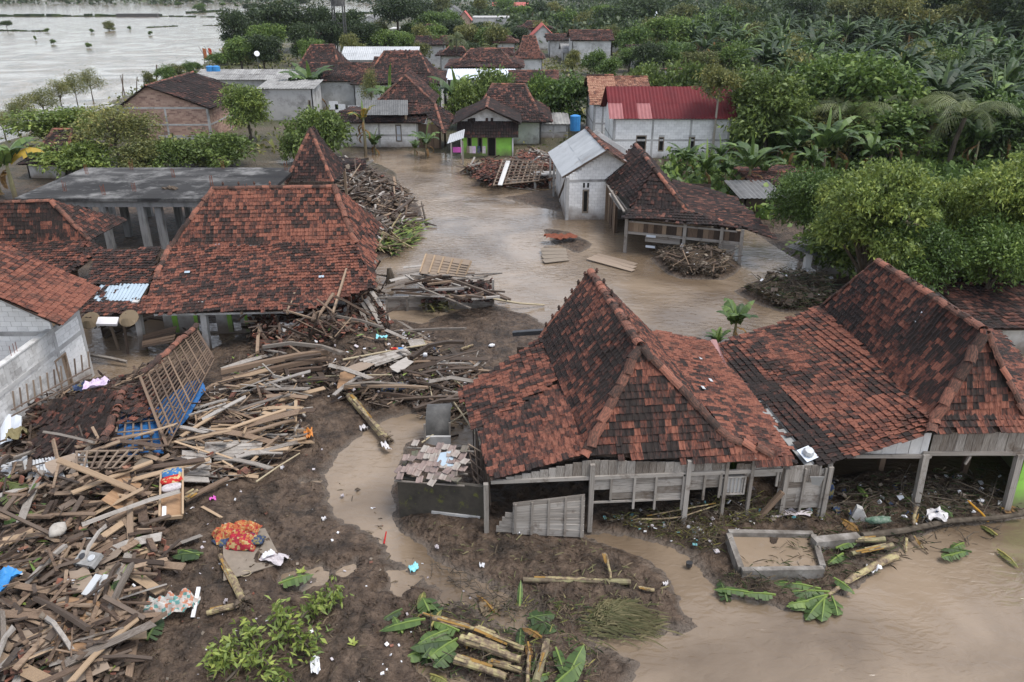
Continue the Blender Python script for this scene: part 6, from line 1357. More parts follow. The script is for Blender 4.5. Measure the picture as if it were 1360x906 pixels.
def field(n, fx, fy0, fy1, pw, keep, dry=None):
    x = rg.uniform(*fx, n * 3); y = fy0 + (fy1 - fy0) * rg.random(n * 3) ** pw; u, v = (x - 680) / F_PX, (453 - y) / F_PX; t = -CAM_H / (-SP + v * CP)
    X, Y = u * t, (CP + v * SP) * t; ok = keep(x, y, X, Y)
    for a, b, c, d in HOUSES: ok &= ~((X > a) & (X < b) & (Y > c) & (Y < d))
    X, Y = X[ok], Y[ok]
    if dry is not None: k = height(X, Y) > dry; X, Y = X[k], Y[k]
    return np.stack([X, Y], 1)[:n]
HOUSES = []
for o in list(COL.objects):
    if o.parent is None and o.get('category') in ('house', 'roof', 'building', 'shed'):
        xs = []; ys = []
        for ch in o.children:
            if ch.type == 'MESH' and ch.name.startswith(('wall', 'roof_shade_sheet', 'roof_slab', 'roof_sheet')):
                m_ = wloc(o)
                for q in ch.bound_box: xs.append(q[0] + m_.x + (ch.location.x)); ys.append(q[1] + m_.y + ch.location.y)
        if xs: HOUSES.append((min(xs) - .3, max(xs) + .3, min(ys) - .6, max(ys) + .3))
G = lambda A: np.stack([A[:, 0], A[:, 1], np.maximum(height(A[:, 0], A[:, 1]), 0)], 1)
A = field(2600, (880, 1400), 40, 300, .9, lambda x, y, X, Y: (X > 13) & ~((X < 16) & (Y < 58)), .12)
scatter_mass('undergrowth', G(A), np.full(len(A), .8), np.full(len(A), .55), 'leaf_mid', 22, rg.uniform(.4, .95, len(A)), 1)
A = field(1300, (0, 900), 30, 205, .9, lambda x, y, X, Y: (y < 140) | (rg.random(len(x)) < .18), .13)
scatter_mass('undergrowth', G(A), np.full(len(A), .9), np.full(len(A), .45), 'leaf_olive', 18, rg.uniform(.4, .9, len(A)), 2)
A = field(2200, (560, 1420), 14, 70, 1.0, lambda x, y, X, Y: x > 560 + (y - 14) * 3); A3 = G(A); A3[:, 2] += rg.uniform(.5, 5, len(A))
scatter_mass('far_wood', A3, np.full(len(A), 2.2), np.full(len(A), 1.3), 'leaf_dark', 26, rg.uniform(1.2, 2.2, len(A)), 3)
fx = np.concatenate([rg.uniform(-1100, 900, 1500), rg.uniform(60, 1000, 900)]); fy = np.concatenate([rg.uniform(640, 900, 1500), rg.uniform(380, 760, 900)])
A3 = np.stack([fx, fy, rg.uniform(1, 9, len(fx)) * (1 + .6 * (vnoise(fx * .02, fy * .02, 4) - .5))], 1)
scatter_mass('far_wood', A3, np.full(len(fx), 7.0), np.full(len(fx), 3.0), 'leaf_dark', 26, rg.uniform(3, 5.5, len(fx)), 4)
hb = MB(); n = 80
for k, (Yh, hh, sd) in enumerate(((1500, 40, 3), (2600, 130, 8))):
    xs = np.linspace(-2800, 2800, n); z = hh * (.45 + .9 * fbm(xs * .0014, xs * 0 + sd, 4, sd)); o0 = len(hb.v); vs = []
    for x, zz in zip(xs, z): vs += [(x, Yh - 260, -2), (x, Yh, zz), (x, Yh + 300, -2)]
    hb.add(vs, [(3 * i + j, 3 * i + 3 + j, 3 * i + 4 + j, 3 * i + 1 + j) for i in range(n - 1) for j in (0, 1)])
setting(hb.build('hills', 'leaf_dark', smooth=True))
# ================================================================ wreckage: loose timber
def onground(px, py, lift=0.0):
    z = .2
    for _ in range(3): p = at(px, py, z); z = max(0.0, ground(p.x, p.y)) + lift
    return at(px, py, z)
_ZG = {}
class Zone:
    """a field of wreckage: photo polygon -> random points with ground height"""
    def __init__(s, poly, seed):
        s.poly = poly; r = np.random.default_rng(seed); xs = [p[0] for p in poly]; ys = [p[1] for p in poly]; out = []
        while len(out) < 1600:
            x, y = r.uniform(min(xs), max(xs)), r.uniform(min(ys), max(ys))
            if inpoly(x, y, poly): out.append((x, y))
        P = np.array(out); u, v = (P[:, 0] - 680) / F_PX, (453 - P[:, 1]) / F_PX; z = np.full(len(P), .25)
        for _ in range(2):
            t = (z - CAM_H) / (-SP + v * CP); X, Y = u * t, (CP + v * SP) * t; z = np.maximum(height(X, Y), 0)
        s.pts = np.stack([X, Y, z], 1); s.i = 0; s.r = random.Random(seed)
    def next(s):
        s.i = (s.i + 1) % len(s.pts); return V3(s.pts[s.i])
def lay(z, yaw, spread, L, lift, pitch=.16):
    r = z.r; p = z.next(); a = math.radians(r.gauss(yaw, spread)); pt = r.gauss(0, pitch); l = r.uniform(*L)
    d = V3((math.cos(a) * math.cos(pt), math.sin(a) * math.cos(pt), math.sin(pt))) * l / 2; c = p + V3((0, 0, lift[0] + (lift[1] - lift[0]) * r.random() ** 1.6 + abs(d.z) * .75))
    return c - d, c + d, l
def size_word(l): return 'long' if l > 2.4 else ('short' if l < 1.3 else 'mid-length')
MW = {'brown_wood': 'brown', 'grey_wood': 'grey', 'pale_wood': 'pale', 'wet_wood': 'sodden'}
def timber(z, n, where, group, yaw=0, spread=60, L=(.8, 3.0), w=(.1, .26), mats=('brown_wood', 'grey_wood'), lift=(.02, .5), name='wooden_plank', pitch=.16):
    for k in range(n):
        a, b, l = lay(z, yaw, spread, L, lift, pitch); m = z.r.choice(mats); ww = z.r.uniform(*w); th = z.r.uniform(.022, .05) if name == 'wooden_plank' else ww * z.r.uniform(.7, 1)
        bm, ln = beam_matrix(a, b, (z.r.gauss(0, .35), z.r.gauss(0, .35), 1))
        o = link(name, plank_mesh(m, z.r.randrange(6)), bm @ Matrix.Diagonal((ln, ww, th, 1)), None, z.r.random())
        kind = 'plank' if name == 'wooden_plank' else 'beam'; xa, ya, _ = proj(a); xb, yb, _ = proj(b)
        sl = math.degrees(math.atan2(abs(yb - ya), abs(xb - xa))); way = 'level' if sl < 14 else ('upright' if sl > 68 else ('rising right' if (xb - xa) * (yb - ya) < 0 else 'rising left'))
        xs_, ys_ = [q[0] for q in z.poly], [q[1] for q in z.poly]; fx, fy = ((xa + xb) / 2 - min(xs_)) / (max(xs_) - min(xs_)), ((ya + yb) / 2 - min(ys_)) / (max(ys_) - min(ys_))
        part = ('upper ' if fy < .36 else 'lower ' if fy > .66 else 'middle ') + ('left' if fx < .34 else 'right' if fx > .67 else 'centre')
        wd_ = '' if name != 'wooden_plank' else ('narrow ' if ww < .15 else 'broad ' if ww > .24 else '')
        tag(o, f'{wd_}{MW[m]} {size_word(l)} {kind} {way}, {part} {where}', 'plank' if kind == 'plank' else 'beam', group)
def splinters(z, n, mats, yaw=0, spread=70, L=(.3, 1.4), w=(.03, .12), lift=(0, .4), pitch=.22, name='timber_debris'):
    for i, m in enumerate(mats):
        b = MB()
        for k in range(n // len(mats)):
            a, c, l = lay(z, yaw, spread, L, lift, pitch); ww = z.r.uniform(*w); b.beam(a, c, ww, max(.015, ww * z.r.uniform(.15, .6)), z.r.random(), (z.r.gauss(0, .5), z.r.gauss(0, .5), 1))
        o = b.build(name, m, None); o['kind'] = 'stuff'
def shards(z, n, mats, s=(.05, .18), lift=(0, .2), name='litter', flat=.25):
    """scraps of rubbish, clods and broken tile"""
    for m in mats:
        b = MB()
        for k in range(n // len(mats)):
            p = z.next(); q = z.r.uniform(*s); R_ = Euler((z.r.gauss(0, .5), z.r.gauss(0, .5), z.r.uniform(0, 6.3))).to_matrix()
            b.box(p + V3((0, 0, lift[0] + (lift[1] - lift[0]) * z.r.random() ** 2 + q * .1)), (q, q * z.r.uniform(.5, 1), q * flat), R_, z.r.random())
        o = b.build(name, m, None); o['kind'] = 'stuff'
def clods(z, n, s):
    b = MB()
    for k in range(n):
        p = z.next()
        if p.z < .05: continue
        q = z.r.uniform(*s) * z.r.uniform(.5, 1); lump(b, p + V3((0, 0, q * .2)), q, z.r)
    b.build('mud_clods', 'mud', None, stuff=True)
def tufts(z, n, mats, L=(.2, .6), w=.03, lift=0.0, name='torn_grass', up=.4):
    for m in mats:
        b = MB()
        for k in range(n // len(mats)):
            p = z.next() + V3((0, 0, lift * z.r.random())); a = z.r.uniform(0, 6.3); l = z.r.uniform(*L); d = V3((math.cos(a), math.sin(a), z.r.uniform(-.1, up))) * l; s = V3((-math.sin(a), math.cos(a), 0)) * w
            b.add([p - s, p + s, p + d * .6 + s * .8 + V3((0, 0, .04)), p + d], [(0, 1, 2, 3)], z.r.random())
        o = b.build(name, m, None); o['kind'] = 'stuff'
def twigs(z, n, mat='bark', L=(.3, 1.2), r_=.012, lift=(0, .3), name='roots_and_twigs'):
    b = MB()
    for k in range(n):
        a, c, l = lay(z, 0, 90, L, lift, .3); m_ = (a + c) / 2 + V3((z.r.gauss(0, .12), z.r.gauss(0, .12), z.r.gauss(0, .06))); b.tube([a, m_, c], [r_, r_ * .8, r_ * .4], 4, z.r.random(), False)
    o = b.build(name, mat, None); o['kind'] = 'stuff'
Z1 = Zone([(0, 640), (60, 600), (140, 615), (225, 600), (245, 640), (215, 700), (230, 750), (190, 800), (160, 906), (0, 906)], 1)
Z1b = Zone([(95, 650), (170, 600), (240, 590), (250, 625), (180, 700), (110, 700)], 2)
Z2 = Zone([(235, 560), (290, 525), (390, 505), (405, 560), (390, 600), (330, 640), (250, 640)], 3)
Z3 = Zone([(300, 480), (420, 445), (560, 440), (600, 470), (640, 500), (620, 560), (540, 545), (470, 530), (400, 520), (310, 525)], 4)
Z4 = Zone([(330, 432), (400, 412), (500, 392), (520, 440), (440, 465), (340, 475)], 5)
Z5 = Zone([(440, 215), (490, 225), (545, 262), (548, 300), (520, 325), (500, 330), (490, 300), (455, 250)], 6)
Z7 = Zone([(615, 228), (680, 222), (700, 208), (735, 218), (735, 250), (690, 252), (640, 244)], 7)
Z9 = Zone([(865, 330), (965, 335), (975, 360), (950, 372), (890, 362)], 8)
Z9b = Zone([(990, 388), (1040, 368), (1105, 372), (1105, 412), (1040, 414)], 9)
ZD = Zone([(0, 560), (100, 520), (150, 505), (245, 480), (280, 540), (240, 600), (100, 620), (0, 640)], 10)
ZA = Zone([(560, 470), (640, 480), (640, 560), (600, 590), (540, 540)], 11)
ZC = Zone([(120, 445), (235, 430), (255, 440), (240, 470), (150, 500), (125, 490)], 12)
timber(Z1, 112, 'of the bottom left heap', 'planks of the bottom left heap', 30, 50, (.8, 2.8), (.11, .3), mats=('brown_wood', 'brown_wood', 'brown_wood', 'grey_wood', 'pale_wood'), lift=(.05, .5), pitch=.1)
timber(Z1b, 24, 'of the fan left of the bed frame', 'planks fanned beside the bed frame', 32, 14, (1.4, 3.4), (.16, .34), ('brown_wood', 'brown_wood', 'pale_wood'), (.1, .6))
timber(Z2, 46, 'of the stack right of the lattice', 'planks right of the roof lattice', 8, 16, (1.0, 3.2), (.12, .3), ('pale_wood', 'grey_wood', 'brown_wood'), (.1, .6))
timber(Z3, 46, 'of the wreckage above the channel', 'planks between house and channel', 5, 34, (.8, 3.2), (.1, .28), ('grey_wood', 'brown_wood', 'wet_wood', 'brown_wood'), (.03, .45))
timber(Z5, 32, 'of the bank heap behind the big house', 'planks of the bank heap', 10, 45, (.9, 3.2), (.16, .42), ('brown_wood', 'brown_wood', 'wet_wood', 'grey_wood', 'wet_wood'), (.05, .6), pitch=.2)
timber(Z7, 22, 'of the pile before the green house', 'planks before the green house', 0, 60, (1.2, 3.4), (.18, .4), ('grey_wood', 'brown_wood', 'wet_wood'), (.1, .9), pitch=.25)
timber(ZA, 14, 'of the mud left of the peaked house', 'planks beside the peaked house', 20, 50, (.8, 2.2), (.1, .22), ('grey_wood', 'brown_wood'), (.02, .3))
timber(Z4, 24, 'under the caved-in roof corner', 'beams under the caved-in corner', 15, 45, (1.2, 3.4), (.08, .16), ('wet_wood', 'brown_wood'), (.2, 1.2), 'timber_beam', .4)
timber(Z3, 16, 'of the wreckage above the channel', 'beams between house and channel', 8, 14, (2.0, 4.2), (.1, .17), ('brown_wood', 'grey_wood', 'wet_wood'), (.2, .7), 'timber_beam', .08)
timber(Z1, 16, 'of the bottom left heap', 'beams of the bottom left heap', 60, 50, (1.4, 3.0), (.08, .14), ('grey_wood', 'wet_wood'), (.4, .9), 'timber_beam', .2)
timber(ZC, 9, 'of the pool under the lean-to', 'beams under the lean-to', 10, 40, (1.2, 3.2), (.07, .12), ('grey_wood', 'wet_wood'), (.2, .9), 'timber_beam', .3)
splinters(Z1, 950, ('brown_wood', 'brown_wood', 'wet_wood'), 35, 60, (.2, 1.2), (.03, .17), (0, .6))
splinters(Z2, 420, ('pale_wood', 'brown_wood', 'grey_wood'), 8, 40, (.3, 1.4), (.03, .12), (0, .45))
splinters(Z3, 640, ('brown_wood', 'wet_wood', 'wet_wood'), 5, 60, (.15, .9), (.025, .1), (0, .25))
splinters(Z4, 300, ('wet_wood', 'brown_wood'), 10, 60, (.4, 1.8), (.04, .14), (0, 1.3), .5)
splinters(Z5, 520, ('wet_wood', 'brown_wood', 'grey_wood'), 0, 80, (.4, 2.0), (.04, .2), (0, .6), .28)
splinters(Z7, 420, ('wet_wood', 'brown_wood', 'grey_wood'), 0, 80, (.6, 2.4), (.06, .2), (0, .9), .3)
splinters(ZD, 420, ('wet_wood', 'brown_wood'), 30, 60, (.3, 1.5), (.03, .12), (0, .4))
splinters(ZA, 220, ('grey_wood', 'brown_wood'), 20, 60, (.2, 1.0), (.02, .08), (0, .2))
splinters(Z9, 120, ('wet_wood', 'brown_wood'), 0, 80, (.4, 1.6), (.03, .1), (0, .5))
shards(Z1, 420, ('heap_dirt', 'wet_wood', 'ridge_tile'), (.1, .4), (0, .35), 'litter', .2); shards(Z1, 160, ('mat_board', 'plastic_white', 'ridge_tile', 'tan_tile'), (.06, .24), (0, .6)); shards(Z3, 240, ('ridge_tile', 'mat_board', 'plastic_white', 'grey_cloth'), (.05, .2), (0, .3))
shards(Z3, 260, ('heap_dirt', 'wet_wood'), (.1, .35), (0, .2), 'litter', .2); shards(Z4, 760, ('tile', 'ridge_tile'), (.16, .3), (.1, .9), 'tile_rubble', .15); shards(Z2, 160, ('ridge_tile', 'tile'), (.14, .26), (0, .4), 'tile_rubble', .15)
shards(Z7, 900, ('tile', 'old_tile', 'ridge_tile'), (.2, .38), (0, 1.0), 'tile_rubble', .2); shards(Z5, 420, ('old_tile', 'heap_dirt', 'heap_dirt', 'mat_board'), (.2, .6), (0, .5), 'litter', .25)
shards(ZD, 360, ('tile', 'old_tile'), (.16, .3), (0, .5), 'tile_rubble', .15)
ZF = Zone([(180, 620), (390, 600), (430, 560), (480, 640), (520, 720), (640, 800), (520, 906), (180, 906)], 20)
ZG = Zone([(540, 690), (780, 720), (900, 790), (830, 840), (720, 830), (600, 750)], 21)
ZH = Zone([(800, 690), (980, 660), (1090, 660), (1100, 690), (960, 700), (950, 740), (830, 705)], 22)
ZI = Zone([(1090, 640), (1330, 625), (1345, 680), (1230, 700), (1110, 700)], 23)
ZJ = Zone([(950, 770), (1100, 700), (1200, 690), (1240, 720), (1150, 770), (1060, 800), (960, 785)], 24)
for zz, n in ((ZF, 900), (ZG, 420), (ZH, 420), (ZI, 260)): clods(zz, int(n * 1.6), (.02, .085))
shards(ZF, 150, ('mat_board', 'ridge_tile', 'plastic_white', 'grey_cloth'), (.03, .1), (0, .03)); shards(ZH, 120, ('mat_board', 'plastic_white', 'grey_cloth', 'aqua_plastic'), (.05, .16), (0, .15)); shards(ZI, 90, ('mat_board', 'plastic_white', 'navy_cloth'), (.06, .2), (0, .2))
tufts(ZF, 300, ('straw',), (.08, .3), .012); tufts(ZH, 1500, ('straw', 'straw', 'leaf_olive'), (.12, .45), .007, .2); tufts(ZI, 900, ('straw', 'leaf_dark', 'straw'), (.15, .5), .009, .2); tufts(ZJ, 700, ('leaf_dark', 'straw', 'straw'), (.12, .45), .008, .15); tufts(ZG, 260, ('straw', 'dry_grass'), (.1, .35), .014, .05)
tufts(Z9, 900, ('straw', 'straw'), (.2, .6), .012, .4); tufts(Z9b, 1600, ('straw', 'leaf_dark', 'straw'), (.2, .7), .014, .5); shards(Z9b, 130, ('heap_dirt', 'wet_wood', 'heap_dirt', 'mat_board'), (.1, .4), (.1, .5)); shards(Z9, 150, ('heap_dirt', 'wet_wood', 'heap_dirt', 'mat_board'), (.1, .4), (.1, .4)); shards(Z9b, 9, ('plastic_white',), (.1, .25), (.3, .6)); shards(Z9, 8, ('plastic_white',), (.1, .25), (.2, .5)); twigs(Z9, 120, 'bark', (.5, 1.6), .025); twigs(Z9b, 120, 'bark', (.5, 1.6), .03); twigs(ZH, 120); twigs(ZI, 90, 'bark', (.4, 1.6), .02)
ZB = Zone([(495, 335), (500, 318), (530, 300), (560, 300), (552, 322), (520, 342)], 25)
tufts(ZB, 500, ('leaf_mid', 'leaf_bright', 'straw'), (.4, 1.2), .08, .4, 'torn_leaves'); twigs(ZB, 50, 'banana_sheath', (.8, 2.4), .07)
tufts(Z1, 320, ('leaf_mid', 'straw'), (.15, .5), .04, .5, 'torn_leaves'); tufts(Z3, 200, ('leaf_mid', 'straw'), (.15, .5), .04, .3, 'torn_leaves')
for k in range(16):   # broad broken sheets of board among the timber
    z = Z1 if k < 11 else Z3; p = z.next() + V3((0, 0, z.r.uniform(.2, .5))); m_ = z.r.choice(['plywood', 'tan_board', 'mat_board', 'grey_wood', 'tan_board']); w_, l_ = z.r.uniform(.5, 1.0), z.r.uniform(.7, 1.6); R_ = Euler((z.r.gauss(0, .18), z.r.gauss(0, .18), z.r.uniform(0, 3.1))).to_matrix()
    pts = [p + R_ @ V3((x * l_ / 2, y * w_ / 2, 0)) for x, y in ((-1, -1), (-.2, -1.1), (1, -.8), (.85, .1), (1.05, .9), (0, 1), (-.9, .95), (-1.05, .2))]; b = MB(); b.prism(pts, R_ @ V3((0, 0, .02)))
    x_, y_, _ = proj(p); tag(b.build('broken_board', m_), {'plywood': 'orange-tan', 'tan_board': 'dull tan', 'mat_board': 'grey-brown', 'grey_wood': 'grey'}[m_] + ' broken board sheet lying ' + ('in the bottom left heap, ' if k < 11 else 'in the wreckage above the channel, ') + ('upper' if y_ < (720 if k < 11 else 495) else 'lower') + (' left part' if x_ < (110 if k < 11 else 460) else ' right part'), 'board', 'broken sheets of board')
# bamboo poles
BPOLES = [((455, 478), (600, 452), .05), ((560, 588), (632, 540), .035), ((597, 500), (648, 540), .04), ((340, 640), (398, 602), .03), ((430, 500), (520, 498), .035), ((20, 720), (190, 735), .03), ((60, 715), (205, 718), .035), ((580, 560), (570, 508), .03), ((600, 530), (640, 590), .035)]
for i, (a, c, r_) in enumerate(BPOLES):
    p, q = onground(*a, .3), onground(*c, .25); b = MB(); b.tube([p, (p + q) / 2 + V3((0, 0, .03)), q], [r_, r_ * .95, r_ * .8], 7)
    lab = ['thin bamboo pole lying above the blue patterned cushion', 'slanting stick beside the dark curved sheet', 'leaning stick by the broken left eave of the peaked house', 'thin pole at the lower end of the pale boards', 'slim pole lying across the middle wreckage', 'slim pole across the white sack', 'pale straight rod crossing above the little stove', 'upright stick behind the dark curved sheet', 'sloping pole against the fallen roof skirt'][i]
    tag(b.build('bamboo_pole', 'bamboo' if i not in (6,) else 'soap_white'), lab, 'pole')
# long named timbers
def long_plank(a, c, w, th, mat, label, l0=.35, l1=.35, name='wooden_plank', cat='plank', kind=2, tint=.3):
    p, q = onground(*a, l0), onground(*c, l1); m, L_ = beam_matrix(p, q); tag(link(name, plank_mesh(mat, kind), m @ Matrix.Diagonal((L_, w, th, 1)), None, tint), label, cat)
long_plank((205, 706), (170, 905), .2, .06, 'brown_wood', 'longest single brown plank, upright in the picture beside the bottom left heap', .3, .2, tint=.25)
long_plank((293, 494), (440, 466), .2, .2, 'brown_wood', 'thick dark squared beam, upper of a pair, below the big tiled roof', .8, .75, 'timber_beam', 'beam')
long_plank((295, 506), (437, 476), .2, .18, 'brown_wood', 'thick dark squared beam, lower of a pair, below the big tiled roof', .55, .5, 'timber_beam', 'beam', tint=.5)
long_plank((240, 580), (295, 545), .16, .04, 'pale_wood', 'pale slanting board just right of the roof lattice foot', .5, .4)
long_plank((297, 572), (382, 543), .17, .04, 'pale_wood', 'bright freshly split board on top of the pale stack', .6, .6, tint=.0)
long_plank((322, 578), (394, 556), .17, .05, 'brown_wood', 'brown board sloping across the end of the pale stack', .5, .55, tint=.2)
long_plank((311, 607), (378, 600), .26, .04, 'grey_wood', 'broad curved grey plank lying over the grey door panel', .45, .4, kind=1, tint=.2)
long_plank((393, 532), (392, 592), .12, .06, 'pale_wood', 'short pale post standing at the right end of the board stack', .6, .15, tint=.1)
long_plank((295, 612), (330, 634), .08, .04, 'pale_wood', 'pale narrow lath lying across the dark boards right of the bed frame', .3, .3, tint=.1)
long_plank((268, 673), (295, 688), .1, .03, 'pale_wood', 'small pale lath alone on the bare mud, right of the bed frame', .03, .03, tint=.1)
long_plank((245, 665), (305, 634), .2, .06, 'brown_wood', 'brown plank pointing at the split banana stem beside the bed frame', .3, .4, tint=.4)
long_plank((95, 655), (205, 612), .2, .05, 'pale_wood', 'long tan plank sloping up to the right across the top of the heap', .9, .9, tint=.4)
long_plank((130, 700), (195, 668), .16, .08, 'brown_wood', 'stout brown beam pointing right towards the bed frame', .6, .5, 'timber_beam', 'beam', tint=.2)
long_plank((60, 820), (100, 870), .1, .1, 'grey_wood', 'bent grey branch-like timber lying in the bottom left heap', .6, .6, 'timber_beam', 'beam', 1)
# panels and sheets
def panel(corners, th, mat, name, label, cat, lift=.3, battens=0, bmat='pale_wood', n=5, along=True, grp=None):
    """a board panel lying where its corners say, made of planks with battens across"""
    P = [onground(x, y, l) for x, y, l in corners]; c = sum(P, V3((0, 0, 0))) / 4; t = thing(name, label, cat, tuple(c), grp)
    for k in range(n):
        a0, a1 = P[0].lerp(P[3], (k + .5) / n), P[1].lerp(P[2], (k + .5) / n); w = ((P[3] - P[0]).length + (P[2] - P[1]).length) / 2 / n
        nn = (P[1] - P[0]).cross(P[3] - P[0]).normalized(); box_part('plank', a0, a1, w - .012, th, mat, t, up=nn if nn.z > 0 else -nn, plank=2)
    nn = (P[1] - P[0]).cross(P[3] - P[0]).normalized(); nn = nn if nn.z > 0 else -nn
    for k in range(battens):
        f = (k + .5) / battens; box_part('batten', P[0].lerp(P[1], f) + nn * .04, P[3].lerp(P[2], f) + nn * .04, .07, .05, bmat, t, up=nn)
    return t
panel([(272, 588, .45), (352, 583, .45), (345, 607, .35), (270, 608, .35)], .03, 'grey_wood', 'door_board', 'grey plank door panel lying flat under the broad curved plank', 'panel')
panel([(242, 598, .4), (283, 600, .3), (278, 642, .2), (236, 640, .3)], .03, 'grey_wood', 'door_board', 'dark grey rectangular panel lying right of the bed frame top', 'panel')
panel([(82, 790, .5), (135, 800, .45), (128, 875, .3), (62, 885, .35)], .02, 'plywood', 'woven_sheet', 'tan woven panel with dark battens lying at the bottom left', 'panel', battens=3, bmat='wet_wood', n=7)
panel([(157, 625, .6), (192, 632, .6), (175, 690, .5), (140, 665, .55)], .02, 'plywood', 'board_sheet', 'broad tan sheet of board leaning in the heap left of the bed frame', 'panel', n=2)
panel([(475, 478, .35), (540, 462, .4), (548, 470, .3), (500, 487, .2)], .03, 'grey_wood', 'door_board', 'grey slatted panel lying by the red and blue bottle', 'panel')
panel([(541, 452, .25), (562, 450, .25), (566, 458, .2), (546, 462, .2)], .03, 'grey_wood', 'crate_lid', 'small slatted lid lying on the mud above the grey slatted panel', 'panel', n=4)
panel([(778, 344, .1), (842, 362, .05), (847, 350, .2), (795, 337, .25)], .04, 'tan_board', 'board_raft', 'tan wooden panel stranded in the flood before the dark timber house', 'panel', n=3)
panel([(718, 329, .25), (752, 330, .2), (756, 346, .05), (722, 350, .1)], .04, 'mat_board', 'mat_sheet', 'grey woven mat sheet stranded in the flood, pointed at one end', 'mat', n=4)
panel([(190, 445, .9), (236, 432, 1.3), (232, 455, .8), (188, 462, .5)], .02, 'brown_wood', 'board_sheet', 'brown ribbed board leaning under the lean-to roof', 'panel', n=6)
for i, (c, l) in enumerate((([(0, 607, .5), (36, 604, .55), (38, 628, .35), (0, 634, .3)], 'grey corrugated sheet at the left edge under the fallen tile roof'), ([(38, 612, .5), (75, 606, .55), (86, 633, .3), (36, 634, .3)], 'grey corrugated sheet right of the one at the left edge'), ([(94, 602, .5), (115, 604, .5), (117, 622, .35), (95, 622, .35)], 'small piece of grey corrugated sheet under the batten frame'))):
    P = [onground(x, y, z) for x, y, z in c]; tag(corrugated([P[3], P[2], P[1], P[0]], .025, .17, 'zinc', None, 'corrugated_sheet'), l, 'metal sheet')
P = [onground(0, 548, .9), onground(28, 552, .9), onground(28, 580, .5), onground(0, 590, .5)]; tag(corrugated([P[3], P[2], P[1], P[0]], .02, .3, 'white_metal', None, 'metal_sheet'), 'white sheet panel leaning at the left edge below the block wall', 'metal sheet')
# fallen roof: batten lattice, tile heap
lat = thing('roof_lattice', 'bare lattice of roof battens standing on edge over blue tarpaulin, left of the board stack', 'roof frame', tuple(onground(225, 540)))
A0, A1, A2, A3 = onground(188, 501, 1.7), aty(261, 436, 29.8), onground(285, 476, 1.0), onground(223, 592, .5)
A1 = at(261, 436, 2.3)
for k in range(17): f = k / 16; box_part('batten', A0.lerp(A3, f), A1.lerp(A2, f), .045, .035, 'brown_wood', lat, rng.uniform(.35, .8))
for k in range(10):
    f = k / 9; box_part('rafter', A0.lerp(A1, f) + V3((-.02, -.05, .03)), A3.lerp(A2, f) + V3((-.02, -.05, .03)), .06 if k not in (0, 9) else .1, .06, 'brown_wood', lat, rng.uniform(.3, .8))
ridge_line(lat, A0 + V3((0, .05, .1)), A1 + V3((0, .05, .1)), .34, .13, seed=91, jitter=2)
tb = MB(); tr = random.Random(4); n = 9; P0, P1, P2, P3 = (onground(200, 545, .5), onground(262, 505, .7), onground(270, 520, .4), onground(225, 590, .25)); vs = []
for i in range(n):
    for j in range(n): vs.append(P0.lerp(P1, i / (n - 1)).lerp(P3.lerp(P2, i / (n - 1)), j / (n - 1)) + V3((0, .25, tr.uniform(-.12, .12))))
tb.add(vs, [(i * n + j, i * n + j + 1, i * n + n + j + 1, i * n + n + j) for i in range(n - 1) for j in range(n - 1)]); tag(tb.build('tarpaulin', 'tarp_blue', smooth=True), 'blue tarpaulin behind the standing roof lattice', 'tarpaulin')
hr = thing('roof_wreck', 'fallen piece of roof with dark tiles over bare battens and blue plastic, beside the lattice', 'roof', tuple(onground(185, 560)))
H0, H1, H2, H3 = onground(165, 520, 1.0), onground(198, 512, 1.1), onground(216, 596, .5), onground(148, 600, .5)
for k in range(8): f = k / 7; box_part('batten', H0.lerp(H3, f), H1.lerp(H2, f), .05, .035, 'lath', hr)
for k in range(6): f = k / 5; box_part('rafter', H0.lerp(H1, f) - V3((0, 0, .05)), H3.lerp(H2, f) - V3((0, 0, .05)), .06, .05, 'lath', hr)
cs = tile_cells([H0, H1, H1.lerp(H2, .55), H0.lerp(H3, .6)], TW, TE, dark=.75, rough=5, seed=5, miss=.12); put_tiles(hr, cs, 'near', TW, TL, 'tile', singles=60)
tb = MB(); vs = []
for i in range(6):
    for j in range(6): vs.append(H0.lerp(H1, i / 5).lerp(H3.lerp(H2, i / 5), .3 + .7 * j / 5) - V3((0, 0, .14 + tr.uniform(0, .06))))
tb.add(vs, [(i * 6 + j, i * 6 + j + 1, i * 6 + 7 + j, i * 6 + 6 + j) for i in range(5) for j in range(5)]); tag(tb.build('plastic_sheet', 'tarp_blue', smooth=True), 'blue plastic sheet under the fallen piece of roof', 'plastic sheet')
ridge_line(hr, onground(137, 590, .7), onground(166, 517, 1.2), .36, .14, seed=92, jitter=3)
bf = thing('batten_frame', 'small grid of battens lying under the fallen roof, above the corrugated sheets', 'roof frame', tuple(onground(150, 612)))
for k in range(4): f = k / 3; box_part('batten', onground(100, 600, .6).lerp(onground(100, 622, .45), f), onground(190, 598, .6).lerp(onground(160, 622, .45), f), .06, .04, 'lath', bf)
for k in range(7): f = k / 6; box_part('rafter', onground(102, 600, .63).lerp(onground(185, 597, .63), f), onground(102, 622, .48).lerp(onground(158, 622, .48), f), .06, .04, 'lath', bf)
hp = thing('roof_wreck', 'collapsed tile roof slumped in a rounded heap against the white block wall', 'roof', tuple(onground(90, 565)))
T0, T1, T2, T3 = onground(65, 525, 1.1), onground(150, 520, 1.0), onground(150, 600, .6), onground(35, 615, .4)
cs = []
r5 = random.Random(8)
C5, u5, v5, n5 = plane_frame([T0, T1, T2, T3])
cs = tile_cells([T3, T2, T1, T0], .21, .13, dark=.78, rough=6, seed=66, sag=.28, miss=.08)
cs = [(m @ Matrix.Rotation(r5.uniform(.25, .7), 4, 'X'), t) for m, t in cs]
